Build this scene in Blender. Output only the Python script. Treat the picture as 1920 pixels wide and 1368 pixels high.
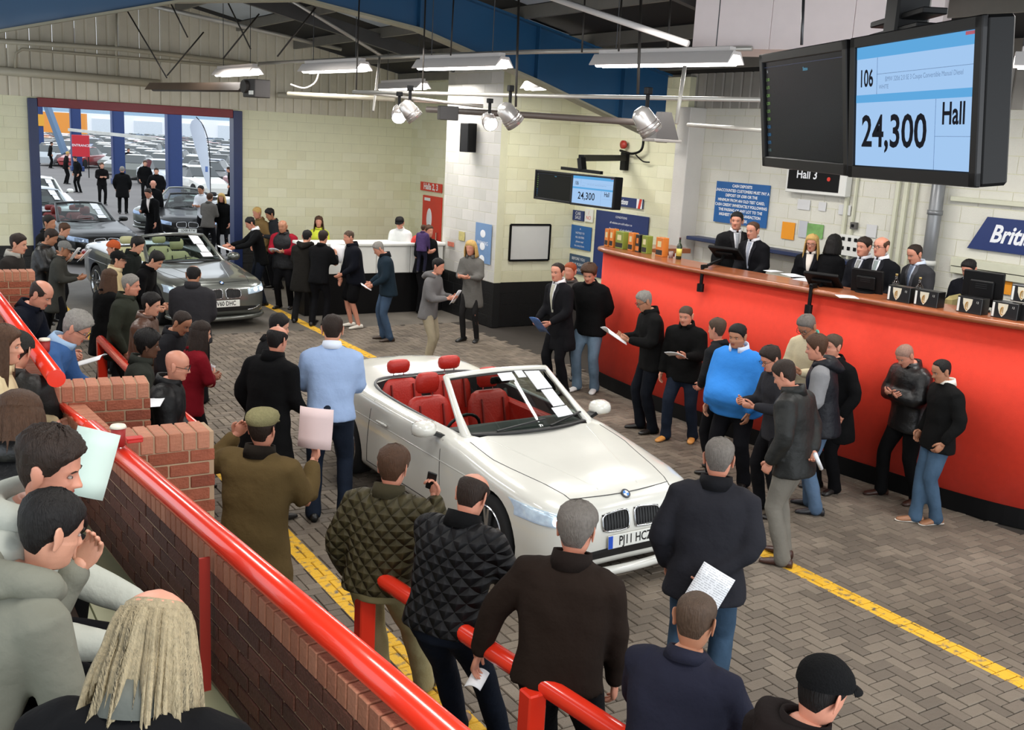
# Car auction hall: white open convertible in the lane, red rostrum, crowd on the floor and on the tiers
import bpy, bmesh, math, random
import numpy as np
from mathutils import Vector, Matrix
random.seed(7)
rng = np.random.RandomState(11)
for o in list(bpy.data.objects): bpy.data.objects.remove(o)
SC = bpy.context.scene
COL = SC.collection
PI = math.pi
# ------------------------------------------------------------------ camera
CAM_Z, FPX, PITCH, ROLL, HEAD = 3.514, 1923.0, 0.2153054, 0.0552948, 0.5602771
def _rz(v):
    c, s = math.cos(HEAD), math.sin(HEAD)
    return np.array([c*v[0]+s*v[1], -s*v[0]+c*v[1], v[2]])
_f = np.array([0, math.cos(PITCH), -math.sin(PITCH)]); _r = np.array([1., 0, 0]); _u = np.cross(_r, _f)
CR, CU = math.cos(ROLL)*_r+math.sin(ROLL)*_u, -math.sin(ROLL)*_r+math.cos(ROLL)*_u
CF, CR, CU = _rz(_f), _rz(CR), _rz(CU)
CC = np.array([0, 0, CAM_Z])
def ray(x, y): return CF*FPX+CR*(x-960)-CU*(y-684)
def G(x, y, z=0.):            # survey: point of the place seen at (x, y) and lying at height z
    d = ray(x, y); return CC+d*(z-CAM_Z)/d[2]
def GX(x, y, X): d = ray(x, y); return CC+d*X/d[0]
def GY(x, y, Y): d = ray(x, y); return CC+d*Y/d[1]
def GD(x, y, D): return CC+ray(x, y)*D/FPX
cd = bpy.data.cameras.new('camera'); co = bpy.data.objects.new('camera', cd); COL.objects.link(co)
cd.sensor_width = 36; cd.lens = 36*FPX/1920; cd.clip_end = 800; cd.clip_start = 0.05
M = Matrix(((CR[0], CU[0], -CF[0], 0), (CR[1], CU[1], -CF[1], 0), (CR[2], CU[2], -CF[2], CAM_Z), (0, 0, 0, 1)))
co.matrix_world = M
SC.camera = co
# ------------------------------------------------------------------ light and exposure
SC.view_settings.view_transform = 'Standard'; SC.view_settings.look = 'None'
SC.view_settings.gamma = 1; SC.view_settings.use_curve_mapping = False
SC.view_settings.exposure = 0.0
W = bpy.data.worlds.new('overcast'); SC.world = W; W.use_nodes = True
nt = W.node_tree; bg = nt.nodes['Background']
bg.inputs[0].default_value = (0.86, 0.93, 1.0, 1); bg.inputs[1].default_value = 1.9
def area_light(name, loc, sx, sy, power, col=(1, .97, .92), rot=(0, 0, 0)):
    l = bpy.data.lights.new(name, 'AREA'); l.shape = 'RECTANGLE'; l.size = sx; l.size_y = sy
    l.energy = power; l.color = col
    o = bpy.data.objects.new(name, l); COL.objects.link(o); o.location = loc; o.rotation_euler = rot
    return o
# ceiling strip lights (each is the light of a batten in the roof; the battens in view are built below)
for Y in (2.5, 6.5, 10.5, 14.5, 18.5):
    for X in (1.2, 5.2, 9.4):
        area_light('hall_light', (X, Y, 4.52), .5, 1.8, 72)
# added fill light behind the seating, brightening surfaces that face the camera
area_light('rear_fill_light', (4.5, -1.4, 2.9), 9., 2.6, 230, (.95, .98, 1.), (PI/2, 0, 0))
# ------------------------------------------------------------------ helpers
def lin(c):
    r = []
    for v in c[:3]:
        v = v/255.
        r.append(v/12.92 if v <= .04045 else ((v+.055)/1.055)**2.4)
    return (r[0], r[1], r[2], 1)
_mats = {}
def mat(name, rgb, rough=.6, metal=0., var=.12, vs=6., bump=0., bs=20., coat=0., emit=0., spec=None, alpha=1., detail=3):
    key = (name, tuple(rgb), rough, metal, var, bump, bs, coat, emit)
    if key in _mats: return _mats[key]
    m = bpy.data.materials.new(name); m.use_nodes = True; n = m.node_tree; N = n.nodes; L = n.links
    b = N['Principled BSDF']; c = lin(rgb)
    b.inputs['Base Color'].default_value = c; b.inputs['Roughness'].default_value = rough
    b.inputs['Metallic'].default_value = metal
    if spec is not None: b.inputs['Specular IOR Level'].default_value = spec
    if coat: b.inputs['Coat Weight'].default_value = coat; b.inputs['Coat Roughness'].default_value = .05
    if emit: b.inputs['Emission Color'].default_value = c; b.inputs['Emission Strength'].default_value = emit
    if var or bump:
        tc = N.new('ShaderNodeTexCoord')
    if var:
        no = N.new('ShaderNodeTexNoise'); no.inputs['Scale'].default_value = vs; no.inputs['Detail'].default_value = detail
        L.new(tc.outputs['Object'], no.inputs['Vector'])
        mx = N.new('ShaderNodeMix'); mx.data_type = 'RGBA'
        mx.inputs[6].default_value = (c[0]*(1-var*1.6), c[1]*(1-var*1.6), c[2]*(1-var*1.6), 1)
        mx.inputs[7].default_value = (min(1, c[0]*(1+var*1.4)), min(1, c[1]*(1+var*1.4)), min(1, c[2]*(1+var*1.4)), 1)
        L.new(no.outputs['Fac'], mx.inputs[0]); L.new(mx.outputs[2], b.inputs['Base Color'])
    if bump:
        n2 = N.new('ShaderNodeTexNoise'); n2.inputs['Scale'].default_value = bs; n2.inputs['Detail'].default_value = 4
        L.new(tc.outputs['Object'], n2.inputs['Vector'])
        bp = N.new('ShaderNodeBump'); bp.inputs['Strength'].default_value = bump; bp.inputs['Distance'].default_value = .03
        L.new(n2.outputs['Fac'], bp.inputs['Height']); L.new(bp.outputs['Normal'], b.inputs['Normal'])
    _mats[key] = m
    return m
def glow(name, rgb, strength):
    key = ('glow', name)
    if key in _mats: return _mats[key]
    m = bpy.data.materials.new(name); m.use_nodes = True; n = m.node_tree; n.nodes.clear()
    e = n.nodes.new('ShaderNodeEmission'); o = n.nodes.new('ShaderNodeOutputMaterial')
    e.inputs[0].default_value = lin(rgb); e.inputs[1].default_value = strength
    n.links.new(e.outputs[0], o.inputs[0]); _mats[key] = m
    return m
def glass_mat(name, rgb=(200, 215, 210), alpha=.25, rough=.02):
    key = ('glass', name)
    if key in _mats: return _mats[key]
    m = bpy.data.materials.new(name); m.use_nodes = True; n = m.node_tree; n.nodes.clear()
    t = n.nodes.new('ShaderNodeBsdfTransparent'); g = n.nodes.new('ShaderNodeBsdfGlossy'); x = n.nodes.new('ShaderNodeMixShader')
    fr = n.nodes.new('ShaderNodeFresnel'); o = n.nodes.new('ShaderNodeOutputMaterial'); fr.inputs[0].default_value = 1.45
    t.inputs[0].default_value = lin(rgb); g.inputs['Roughness'].default_value = rough
    n.links.new(fr.outputs[0], x.inputs[0]); n.links.new(t.outputs[0], x.inputs[1]); n.links.new(g.outputs[0], x.inputs[2])
    n.links.new(x.outputs[0], o.inputs[0]); _mats[key] = m
    return m
class MB:
    def __init__(s): s.v = []; s.f = []; s.m = []; s.n = 0
    def add(s, v, f, mi=0):
        v = np.asarray(v, float); s.v.append(v)
        k = s.n
        s.f.extend([tuple(i+k for i in q) for q in f]); s.m.extend([mi]*len(f) if isinstance(mi, int) else mi)
        s.n += len(v); return s
    def xf(s, fn):
        s.v = [fn(v) for v in s.v]; return s
def mesh_of(name, mb, mats, smooth=False):
    me = bpy.data.meshes.new(name)
    V = np.concatenate(mb.v) if mb.v else np.zeros((0, 3))
    me.from_pydata(V.tolist(), [], mb.f)
    for m in (mats if isinstance(mats, (list, tuple)) else [mats]): me.materials.append(m)
    if len(me.materials) > 1: me.polygons.foreach_set('material_index', mb.m)
    if smooth: me.polygons.foreach_set('use_smooth', [True]*len(me.polygons))
    me.update(); return me
def link(name, me, parent=None, loc=None, rot=None):
    o = bpy.data.objects.new(name, me); COL.objects.link(o)
    if parent: o.parent = parent
    if loc is not None: o.location = loc
    if rot is not None: o.rotation_euler = rot
    return o
def obj(name, mb, mats, parent=None, smooth=False, loc=None, rot=None):
    return link(name, mesh_of(name, mb, mats, smooth), parent, loc, rot)
def tag(o, label, cat, group=None):
    o['label'] = label; o['category'] = cat
    if group: o['group'] = group
    return o
def thing(name, label, cat, loc=(0, 0, 0), rz=0., group=None):
    o = bpy.data.objects.new(name, None); COL.objects.link(o); o.location = loc; o.rotation_euler = (0, 0, rz)
    o.empty_display_size = .1
    return tag(o, label, cat, group)
def struct(o): o['kind'] = 'structure'; return o
def kids(o): return [c for c in COL.objects if c.parent == o]
BOXF = [(0, 3, 2, 1), (4, 5, 6, 7), (0, 1, 5, 4), (1, 2, 6, 5), (2, 3, 7, 6), (3, 0, 4, 7)]
def box(x0, x1, y0, y1, z0, z1):
    return np.array([(x0, y0, z0), (x1, y0, z0), (x1, y1, z0), (x0, y1, z0), (x0, y0, z1), (x1, y0, z1), (x1, y1, z1), (x0, y1, z1)], float), BOXF
def cbox(x0, x1, y0, y1, z0, z1, b=.01):      # chamfered box
    P = []
    for ix, x in ((1, x0), (-1, x1)):
        for iy, y in ((1, y0), (-1, y1)):
            for iz, z in ((1, z0), (-1, z1)):
                P += [(x, y+iy*b, z+iz*b), (x+ix*b, y, z+iz*b), (x+ix*b, y+iy*b, z)]
    P = np.array(P)
    def c(a, bb, cc): return ((a*2+bb)*2+cc)*3
    F = []
    for a in (0, 1): F.append([c(a, 0, 0), c(a, 0, 1), c(a, 1, 1), c(a, 1, 0)])
    for a in (0, 1): F.append([c(0, a, 0)+1, c(0, a, 1)+1, c(1, a, 1)+1, c(1, a, 0)+1])
    for a in (0, 1): F.append([c(0, 0, a)+2, c(0, 1, a)+2, c(1, 1, a)+2, c(1, 0, a)+2])
    for p in (0, 1):
        for q in (0, 1):
            F.append([c(p, q, 0), c(p, q, 1), c(p, q, 1)+1, c(p, q, 0)+1])
            F.append([c(p, 0, q), c(p, 1, q), c(p, 1, q)+2, c(p, 0, q)+2])
            F.append([c(0, p, q)+1, c(1, p, q)+1, c(1, p, q)+2, c(0, p, q)+2])
            for k in (0, 1): F.append([c(p, q, k), c(p, q, k)+1, c(p, q, k)+2])
    ctr = P.mean(0); G2 = []
    for f in F:
        n = np.cross(P[f[1]]-P[f[0]], P[f[2]]-P[f[0]])
        G2.append(tuple(f) if n@(P[f].mean(0)-ctr) > 0 else tuple(f[::-1]))
    return P, G2
def loft(rings, close=True, cap=True):
    n = len(rings[0]); V = np.concatenate(rings); F = []
    for i in range(len(rings)-1):
        a = i*n; b = a+n
        for k in range(n if close else n-1):
            k2 = (k+1) % n; F.append((a+k, a+k2, b+k2, b+k))
    if cap:
        F.append(tuple(range(n-1, -1, -1))); F.append(tuple(range(len(V)-n, len(V))))
    return V, F
def frames(path):
    P = np.asarray(path, float); T = np.gradient(P, axis=0); T /= np.linalg.norm(T, axis=1)[:, None]+1e-9
    up = np.array([0, 0, 1.]) if abs(T[0][2]) < .9 else np.array([0, 1., 0])
    A = []; a = np.cross(T[0], up); a /= np.linalg.norm(a)
    for t in T:
        a = a-t*(a@t); a /= np.linalg.norm(a)+1e-9; A.append(a)
    A = np.array(A); return P, T, A, np.cross(A, T)
def tube(path, rad, n=8, round_ends=True, ratio=1., side=None):
    """tapered tube along a path; ratio flattens it, side (vector) turns its wide axis"""
    path = [np.asarray(p, float) for p in path]; rad = list(rad) if hasattr(rad, '__len__') else [rad]*len(path)
    if round_ends:
        d0 = path[0]-path[1]; d0 = d0/(np.linalg.norm(d0)+1e-9); d1 = path[-1]-path[-2]; d1 = d1/(np.linalg.norm(d1)+1e-9)
        path = [path[0]+d0*rad[0]*.75, path[0]+d0*rad[0]*.45]+path+[path[-1]+d1*rad[-1]*.45, path[-1]+d1*rad[-1]*.75]
        rad = [rad[0]*.3, rad[0]*.8]+rad+[rad[-1]*.8, rad[-1]*.3]
    P, T, A, B = frames(path)
    if side is not None:
        s = np.asarray(side, float); A = s[None]-T*(T@s)[:, None]; A /= np.linalg.norm(A, axis=1)[:, None]+1e-9; B = np.cross(A, T)
    th = np.arange(n)*2*PI/n; R = []
    for p, a, b, r in zip(P, A, B, rad):
        R.append(p+np.outer(np.cos(th)*r, a)+np.outer(np.sin(th)*r*ratio, b))
    V, F = loft(R); return V, [f[::-1] for f in F]
def smooth_path(pts, k=4):
    P = np.asarray(pts, float); n = len(P)
    if n < 3: return P
    out = []
    for i in range(n-1):
        p0, p1, p2, p3 = P[max(i-1, 0)], P[i], P[i+1], P[min(i+2, n-1)]
        for j in range(k):
            t = j/k; out.append(.5*((2*p1)+(-p0+p2)*t+(2*p0-5*p1+4*p2-p3)*t*t+(-p0+3*p1-3*p2+p3)*t**3))
    out.append(P[-1]); return np.array(out)
def ellipsoid(c, r, n=12, m=8):
    R = []
    for i in range(m+1):
        ph = PI*(i+.02)/(m+.04)-PI/2
        th = np.arange(n)*2*PI/n
        R.append(np.stack([c[0]+r[0]*math.cos(ph)*np.cos(th), c[1]+r[1]*math.cos(ph)*np.sin(th), np.full(n, c[2]+r[2]*math.sin(ph))], 1))
    return loft(R)
def cyl(c, r, h, n=16, axis=2, r2=None):
    th = np.arange(n)*2*PI/n; r2 = r if r2 is None else r2; R = []
    for z, rr in ((-h/2, r), (h/2, r2)):
        q = np.stack([rr*np.cos(th), rr*np.sin(th), np.full(n, z)], 1)
        if axis == 0: q = q[:, [2, 0, 1]]
        if axis == 1: q = q[:, [1, 2, 0]]
        R.append(q+np.asarray(c))
    return loft(R)
def bar(p, q, w, h=None, up=(0, 0, 1)):       # rectangular bar between two points
    p = np.asarray(p, float); q = np.asarray(q, float); h = h or w; t = q-p; t /= np.linalg.norm(t)
    s = np.cross(t, np.asarray(up, float)); s = s/np.linalg.norm(s) if np.linalg.norm(s) > 1e-3 else np.array([1., 0, 0]); u = np.cross(s, t)
    R = [c+np.array([s*w/2*a+u*h/2*b for a, b in ((-1, -1), (1, -1), (1, 1), (-1, 1))]) for c in (p, q)]
    V, F = loft(R); return V, [f[::-1] for f in F]
FONTCACHE = {}
def text_mb(body, size, bold=0., shear=0., depth=.0, align='CENTER', squeeze=1.):
    key = (body, size, bold, shear, align, squeeze)
    if key in FONTCACHE: return FONTCACHE[key]
    c = bpy.data.curves.new('lettering', 'FONT'); c.body = body; c.size = size; c.offset = bold; c.shear = shear
    c.align_x = align; c.align_y = 'CENTER'; c.resolution_u = 3; c.extrude = depth
    o = bpy.data.objects.new('t', c); COL.objects.link(o); dg = bpy.context.evaluated_depsgraph_get(); dg.update()
    me = bpy.data.meshes.new_from_object(o.evaluated_get(dg)); bpy.data.objects.remove(o)
    if squeeze != 1.:
        for v in me.vertices: v.co.x *= squeeze
    me.name = 'lettering'; FONTCACHE[key] = me; return me
def lettering(body, size, m, parent, loc, rot=(PI/2, 0, 0), **k):
    me = text_mb(body, size, **k)
    if len(me.materials) == 0: me.materials.append(m)
    elif me.materials[0] != m: me = me.copy(); me.materials.clear(); me.materials.append(m)
    return link('lettering', me, parent, loc, rot)
def rot_from(normal, up=(0, 0, 1)):      # euler so that local +Z = normal, local +Y ~ up
    n = Vector([float(a) for a in normal]).normalized(); u = Vector([float(a) for a in up]); x = u.cross(n).normalized(); y = n.cross(x)
    return Matrix((x, y, n)).transposed().to_euler()
# ------------------------------------------------------------------ the setting
RX = 4.96                                     # ridge line of the roof
def roof_z(x): return 6.1-.2*abs(x-RX)
def paving_material(name, base, dark):
    m = mat(name, base, .75, var=.22, vs=2.2, bump=.25, bs=60)
    if m.get('paint'): return m
    m['paint'] = 1; n = m.node_tree; N = n.nodes; L = n.links; b = N['Principled BSDF']
    geo = N.new('ShaderNodeNewGeometry'); sp = N.new('ShaderNodeSeparateXYZ'); L.new(geo.outputs['Position'], sp.inputs[0])
    src = b.inputs['Base Color'].links[0].from_socket
    # broad staining on the whole floor
    big = N.new('ShaderNodeTexNoise'); big.inputs['Scale'].default_value = .55; big.inputs['Detail'].default_value = 5
    L.new(geo.outputs['Position'], big.inputs['Vector'])
    ms = N.new('ShaderNodeMix'); ms.data_type = 'RGBA'; ms.blend_type = 'MULTIPLY'; ms.inputs[0].default_value = 1
    cr = N.new('ShaderNodeValToRGB'); cr.color_ramp.elements[0].position = .3; cr.color_ramp.elements[0].color = (.68, .66, .62, 1)
    cr.color_ramp.elements[1].position = .75; cr.color_ramp.elements[1].color = (1.15, 1.15, 1.15, 1)
    L.new(big.outputs['Fac'], cr.inputs[0]); L.new(src, ms.inputs[6]); L.new(cr.outputs[0], ms.inputs[7])
    cur = ms.outputs[2]
    wear = N.new('ShaderNodeTexNoise'); wear.inputs['Scale'].default_value = 14; wear.inputs['Detail'].default_value = 6
    L.new(geo.outputs['Position'], wear.inputs['Vector'])
    wr = N.new('ShaderNodeMapRange'); wr.inputs[1].default_value = .32; wr.inputs[2].default_value = .46; L.new(wear.outputs['Fac'], wr.inputs[0])
    for x0 in (2.89, 6.635):
        a = N.new('ShaderNodeMath'); a.operation = 'SUBTRACT'; a.inputs[1].default_value = x0; L.new(sp.outputs[0], a.inputs[0])
        c = N.new('ShaderNodeMath'); c.operation = 'ABSOLUTE'; L.new(a.outputs[0], c.inputs[0])
        d = N.new('ShaderNodeMath'); d.operation = 'LESS_THAN'; d.inputs[1].default_value = .085; L.new(c.outputs[0], d.inputs[0])
        e = N.new('ShaderNodeMath'); e.operation = 'MULTIPLY'; L.new(d.outputs[0], e.inputs[0]); L.new(wr.outputs[0], e.inputs[1])
        mx = N.new('ShaderNodeMix'); mx.data_type = 'RGBA'; mx.inputs[7].default_value = lin((222, 172, 40))
        L.new(e.outputs[0], mx.inputs[0]); L.new(cur, mx.inputs[6]); cur = mx.outputs[2]
    L.new(cur, b.inputs['Base Color']); return m
PAV = [paving_material('block_paving', c, 0) for c in ((115, 104, 92), (104, 94, 83), (123, 112, 99))]
JOINT = mat('paving_joint_sand', (52, 46, 40), .9, var=.1)
TARMAC = mat('tarmac_floor', (98, 90, 80), .8, var=.2, vs=1.5, bump=.3, bs=90)
# base slab (joint sand shows between the blocks)
fb = MB(); fb.add(*box(-3, 12, -1, 17.3, -.2, -.012)); floor = struct(obj('floor', fb, JOINT))
pv = (cbox(0, .2-.007, 0, .1-.007, -.06, 0, .004))
PAVME = {}
for r in (0, 1):
    for c in range(3):
        q = pv[0].copy(); 
        if r: q = q[:, [1, 0, 2]]
        b = MB(); b.add(q, pv[1] if not r else [f[::-1] for f in pv[1]]); PAVME[(r, c)] = mesh_of('paving_block', b, PAV[c])
cells = []
for i in range(-10, 110):
    for j in range(10, 180):
        k = (i-j) % 4      # 90 degree herringbone
        x, y = i*.1, j*.1
        if k == 0: cells.append((x, y, 0, x+.1, y+.05))
        elif k == 3: cells.append((x, y, 1, x+.05, y+.1))
def in_floor(x, y): return 1.45 < x < 9.45+max(0, 5-y)*.5 and 1.7 < y < 17.3
blocks = []
for x, y, r, cx, cy in cells:
    if not in_floor(cx, cy): continue
    d = np.array([cx, cy, 0])-CC; zz = d@CF
    px, py = 960+FPX*(d@CR)/zz, 684-FPX*(d@CU)/zz
    vis = -20 < px < 1940 and py < 1390
    blocks.append((x, y, r, cx, cy, zz, vis, px, py))
vb = sorted([b for b in blocks if b[6] and (b[7] > 1380 and b[8] > 1040 or (540 < b[7] < 700 and b[8] > 1000))], key=lambda b: b[5])[:300]
near = set(id(b) for b in vb)
st = MB(); pf = [tuple(f) for f in BOXF if f != (0, 3, 2, 1)]
SV, SF, SM = [], [], []
for b in blocks:
    x, y, r, cx, cy = b[:5]; h = rng.uniform(-.0025, .0025); ci = rng.randint(3)
    if id(b) in near:
        o = link('paving_block', PAVME[(r, ci)], floor, (x, y, h))
        continue
    if not b[6]: continue
    w, l = (.193, .093) if r == 0 else (.093, .193)
    q, _ = box(x, x+w, y, y+l, -.05, h-.004)
    q2, _ = box(x+.005, x+w-.005, y+.005, y+l-.005, -.05, h)
    v = np.concatenate([q[4:], q2[4:]]); v[:4, 2] = h-.006
    low = q[:4].copy(); low[:, 2] = -.03
    v = np.concatenate([v, low])
    st.add(v, [(4, 5, 6, 7), (0, 1, 5, 4), (1, 2, 6, 5), (2, 3, 7, 6), (3, 0, 4, 7), (8, 9, 1, 0), (9, 10, 2, 1), (10, 11, 3, 2), (11, 8, 0, 3)], [int(ci)]*9)
so = obj('paving', st, PAV, floor); so['kind'] = 'stuff'
tb = MB(); tb.add(*box(-3, 12, 17.3, 24.0, -.2, -.004))
struct(obj('floor_tarmac', tb, paving_material('tarmac_floor_marked', (98, 92, 84), 0)))
# ---- painted blockwork walls, every block its own piece
CREAM = [mat('cream_painted_block', c, .55, var=.05, vs=3, bump=.25, bs=90) for c in ((226, 224, 192), (222, 219, 186), (229, 227, 198))]
GREYW = [mat('grey_painted_block', c, .55, var=.05, vs=3, bump=.25, bs=90) for c in ((205, 202, 196), (200, 198, 191), (209, 206, 200))]
BLACKW = [mat('black_painted_block', (17, 17, 18), .5, var=.2, vs=3, bump=.3, bs=60)]
MORT = mat('wall_joint', (206, 204, 174), .9, var=.05)
MORTB = mat('wall_joint_black', (8, 8, 8), .9, var=.1)
_blk = {}
def block_me(l, h, m):
    k = (round(l, 3), round(h, 3), m.name)
    if k not in _blk:
        b = MB(); b.add(*cbox(.0025, l-.0025, -.05, 0.004, .0025, h-.0025, .003)); _blk[k] = mesh_of('block', b, m)
    return _blk[k]
def block_wall(name, p0, p1, z0, z1, mats=CREAM, holes=(), black=.86, thick=.15, cap_every=True):
    """wall whose visible face looks to the LEFT-hand side turned -90 from p0->p1 (front = local -Y... face at y=0+)"""
    p0 = np.array(p0, float); p1 = np.array(p1, float); d = p1-p0; Lw = np.hypot(*d); a = math.atan2(d[1], d[0])
    core = MB()
    # core slab, split around holes (u0,u1,w0,w1)
    us = sorted({0., Lw}|{h[0] for h in holes}|{h[1] for h in holes}); zs = sorted({z0, z1}|{h[2] for h in holes}|{h[3] for h in holes}|({black} if z0 < black < z1 else set()))
    for u0, u1 in zip(us[:-1], us[1:]):
        for w0, w1 in zip(zs[:-1], zs[1:]):
            if any(h[0] <= (u0+u1)/2 <= h[1] and h[2] <= (w0+w1)/2 <= h[3] for h in holes): continue
            core.add(*box(u0, u1, -thick, 0, w0, w1), 1 if (w0+w1)/2 < black else 0)
    w = struct(obj(name, core, [MORT, MORTB], None, False, (p0[0], p0[1], 0), (0, 0, a)))
    BL, BH = .45, .215; nz = int(math.ceil((z1-z0)/BH)); cnt = 0; rest = MB()
    for i in range(nz):
        za = z0+i*BH; zb = min(za+BH, z1); off = 0 if i % 2 else -BL/2; u = off
        while u < Lw-.01:
            ua, ub = max(u, 0), min(u+BL, Lw); u += BL
            segs = [(ua, ub)]
            for h in holes:
                if h[2]+.01 < zb and h[3]-.01 > za:
                    ns = []
                    for s0, s1 in segs:
                        if s1 <= h[0] or s0 >= h[1]: ns.append((s0, s1))
                        else:
                            if s0 < h[0]-.02: ns.append((s0, h[0]))
                            if s1 > h[1]+.02: ns.append((h[1], s1))
                    segs = ns
            for s0, s1 in segs:
                if s1-s0 < .03: continue
                mm = BLACKW if zb <= black+.05 else mats
                m = mm[rng.randint(len(mm))]
                if cnt < 295:
                    link('block', block_me(s1-s0, zb-za, m), w, (s0, rng.uniform(-.001, .001), za))
                else: rest.add(*box(s0+.004, s1-.004, 0, .006, za+.004, zb-.004))
                cnt += 1
    if rest.n: r = obj('blockwork', rest, mats[0], w); r['kind'] = 'stuff'
    return w
# face is on local +Y side; run p0->p1 so that +Y (left of travel) looks into the hall
YB = 23.2
block_wall('wall_back', (11.3, YB), (-1.7, YB), 0, 3.85, holes=((4.28, 8.52, 0, 3.8),))
block_wall('wall_side', (11.3, 18.6), (11.3, YB), 0, 5.2)
block_wall('wall_pilaster', (9.88, 16.56), (9.88, 18.7), 0, 5.1, mats=GREYW)
block_wall('wall_recess', (11.65, 16.6), (9.88, 16.6), 0, 5.0)
block_wall('wall_right', (11.65, 13.5), (11.65, 16.6), 0, 4.7, holes=())
block_wall('wall_rostrum', (11.8, 1.5), (11.8, 13.5), 0, 4.2, mats=[mat('white_painted_block', c, .55, var=.05, vs=3, bump=.25, bs=90) for c in ((214, 212, 200), (210, 208, 196), (218, 216, 206))])
# frame column at the end of the blue portal
pb = MB(); pb.add(*cbox(11.45, 11.8, 13.2, 13.52, 0, 4.2, .01)); struct(obj('trim_1', pb, GREYW[0]))
# steel cladding over the rostrum wall
CLAD = [mat('ribbed_cladding', c, .5, var=.08, vs=4) for c in ((206, 198, 178), (200, 192, 172), (211, 203, 183))]
def panel_me(w, h, h2, m):
    b = MB(); x1 = w-.008; V = []; pro = [(0, 0), (.0, .03), (.03, .045), (w*.5-.03, .045), (w*.5-.01, .03), (w*.5+.01, .03), (w*.5+.03, .045), (x1-.03, .045), (x1, .03), (x1, 0)]
    n = len(pro)
    for k in (0, 1):
        for x, y in pro: V.append((x, y, 0 if k == 0 else h+(h2-h)*x/w))
    F = [(i, i+n, i+1+n, i+1) for i in range(n-1)]+[tuple(range(n)), tuple(range(2*n-1, n-1, -1))]
    b.add(V, F); return mesh_of('cladding_panel', b, m)
cw = struct(obj('wall_gable', MB().add(*box(-1.7, 11.9, YB+.02, YB+.12, 3.85, 4.75)), mat('cladding_backing', (60, 56, 50), .8)))
x = 11.65
while x > -1.7:
    za, zb = roof_z(x)-3.85, roof_z(x-.42)-3.85
    link('cladding_panel', panel_me(.42, za, zb, CLAD[rng.randint(3)]), cw, (x, YB+.02, 3.85), (0, 0, PI)); x -= .42
rw = struct(obj('wall_upper_right', MB().add(*box(11.8, 11.95, -1, 16.6, 4.2, 5.0)), mat('upper_wall', (120, 116, 108), .8)))
y = 1.5
while y < 13.4:
    link('cladding_panel', panel_me(.42, .62, .62, mat('grey_cladding', (150, 146, 138), .5, var=.1)), rw, (11.82, y, 4.2), (0, 0, PI/2)); y += .42
# door opening frame
DB = mat('dark_blue_steel', (18, 38, 84), .4, var=.1); DR = mat('dark_red_steel', (120, 22, 34), .45, var=.1)
df = struct(obj('door_1', MB().add(*cbox(2.74, 2.92, YB-.12, YB+.2, 0, 3.82, .01)), DB)); 
obj('door_jamb', MB().add(*cbox(6.88, 7.08, YB-.12, YB+.2, 0, 3.82, .01)), DB, df)
obj('door_header', MB().add(*cbox(2.92, 6.88, YB-.10, YB+.2, 3.66, 3.84, .01)), DR, df)
# ---- roof
ROOF = mat('dark_roof_lining', (24, 22, 22), .9, var=.15); PUR = mat('steel_purlin', (112, 108, 100), .5, var=.1)
cb = MB()
for s in (-1, 1):
    xe = -1.9 if s < 0 else 12.0
    V = [(RX, -1, 6.12), (RX, 24, 6.12), (xe, 24, roof_z(xe)+.02), (xe, -1, roof_z(xe)+.02)]
    V += [(a, b_, c+.12) for a, b_, c in V]; cb.add(V, BOXF)
roof = struct(obj('ceiling', cb, ROOF))
for x in (-1, .3, 1.6, 2.9, 4.2, 5.7, 7.0, 8.3, 9.6, 10.9):
    obj('purlin', MB().add(*bar((x, -.9, roof_z(x)-.09), (x, 23.2, roof_z(x)-.09), .06, .18)), PUR, roof)
for y in (5.5, 9.5, 18.5):
    for sg, xe in ((-1, -1.6), (1, 11.7)):
        obj('rafter', MB().add(*bar((RX, y, roof_z(RX)-.24), (xe, y, roof_z(xe)-.24), .1, .24)), mat('grey_rafter', (70, 70, 70), .6), roof)
SKY = mat('rooflight_sheet', (176, 186, 196), .5, var=.05)
for x0, x1, y0, y1 in ((7.1, 8.2, 10, 13.2), (8.4, 9.5, 14, 17.5), (7.1, 8.2, 15, 18.3), (3.0, 4.1, 15, 18.3), (5.8, 6.9, 19, 22.5), (8.4, 9.5, 7, 9.4)):
    V = [(x0, y0, roof_z(x0)-.005), (x1, y0, roof_z(x1)-.005), (x1, y1, roof_z(x1)-.005), (x0, y1, roof_z(x0)-.005)]
    V = [(a, b_, c-.02) for a, b_, c in V]+V
    obj('rooflight', MB().add(V, BOXF), SKY, roof)
# blue portal frame (I section, haunched towards the columns)
BLUE = mat('blue_painted_girder', (24, 78, 118), .35, var=.15, vs=1.2, coat=.2)
low = [(4.96, 5.15), (6.6, 4.95), (8.57, 4.41), (11.15, 3.62)]
gf = MB()
for s in (1, -1):
    prof = [(RX+s*(x-RX), z) for x, z in low]
    for (xa, za), (xb, zb) in zip(prof[:-1], prof[1:]):
        ta, tb_ = roof_z(xa)-.19, roof_z(xb)-.19
        V = [(xa, 13.48, za), (xb, 13.48, zb), (xb, 13.52, zb), (xa, 13.52, za), (xa, 13.48, ta), (xb, 13.48, tb_), (xb, 13.52, tb_), (xa, 13.52, ta)]
        gf.add(V, BOXF if s > 0 else [f[::-1] for f in BOXF])
        gf.add(*bar((xa, 13.5, za), (xb, 13.5, zb), .26, .03), 1); gf.add(*bar((xa, 13.5, ta), (xb, 13.5, tb_), .26, .03))
gd = struct(obj('trim_girder', gf, [BLUE, mat('girder_lower_flange', (150, 148, 128), .5, var=.1)]))
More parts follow.
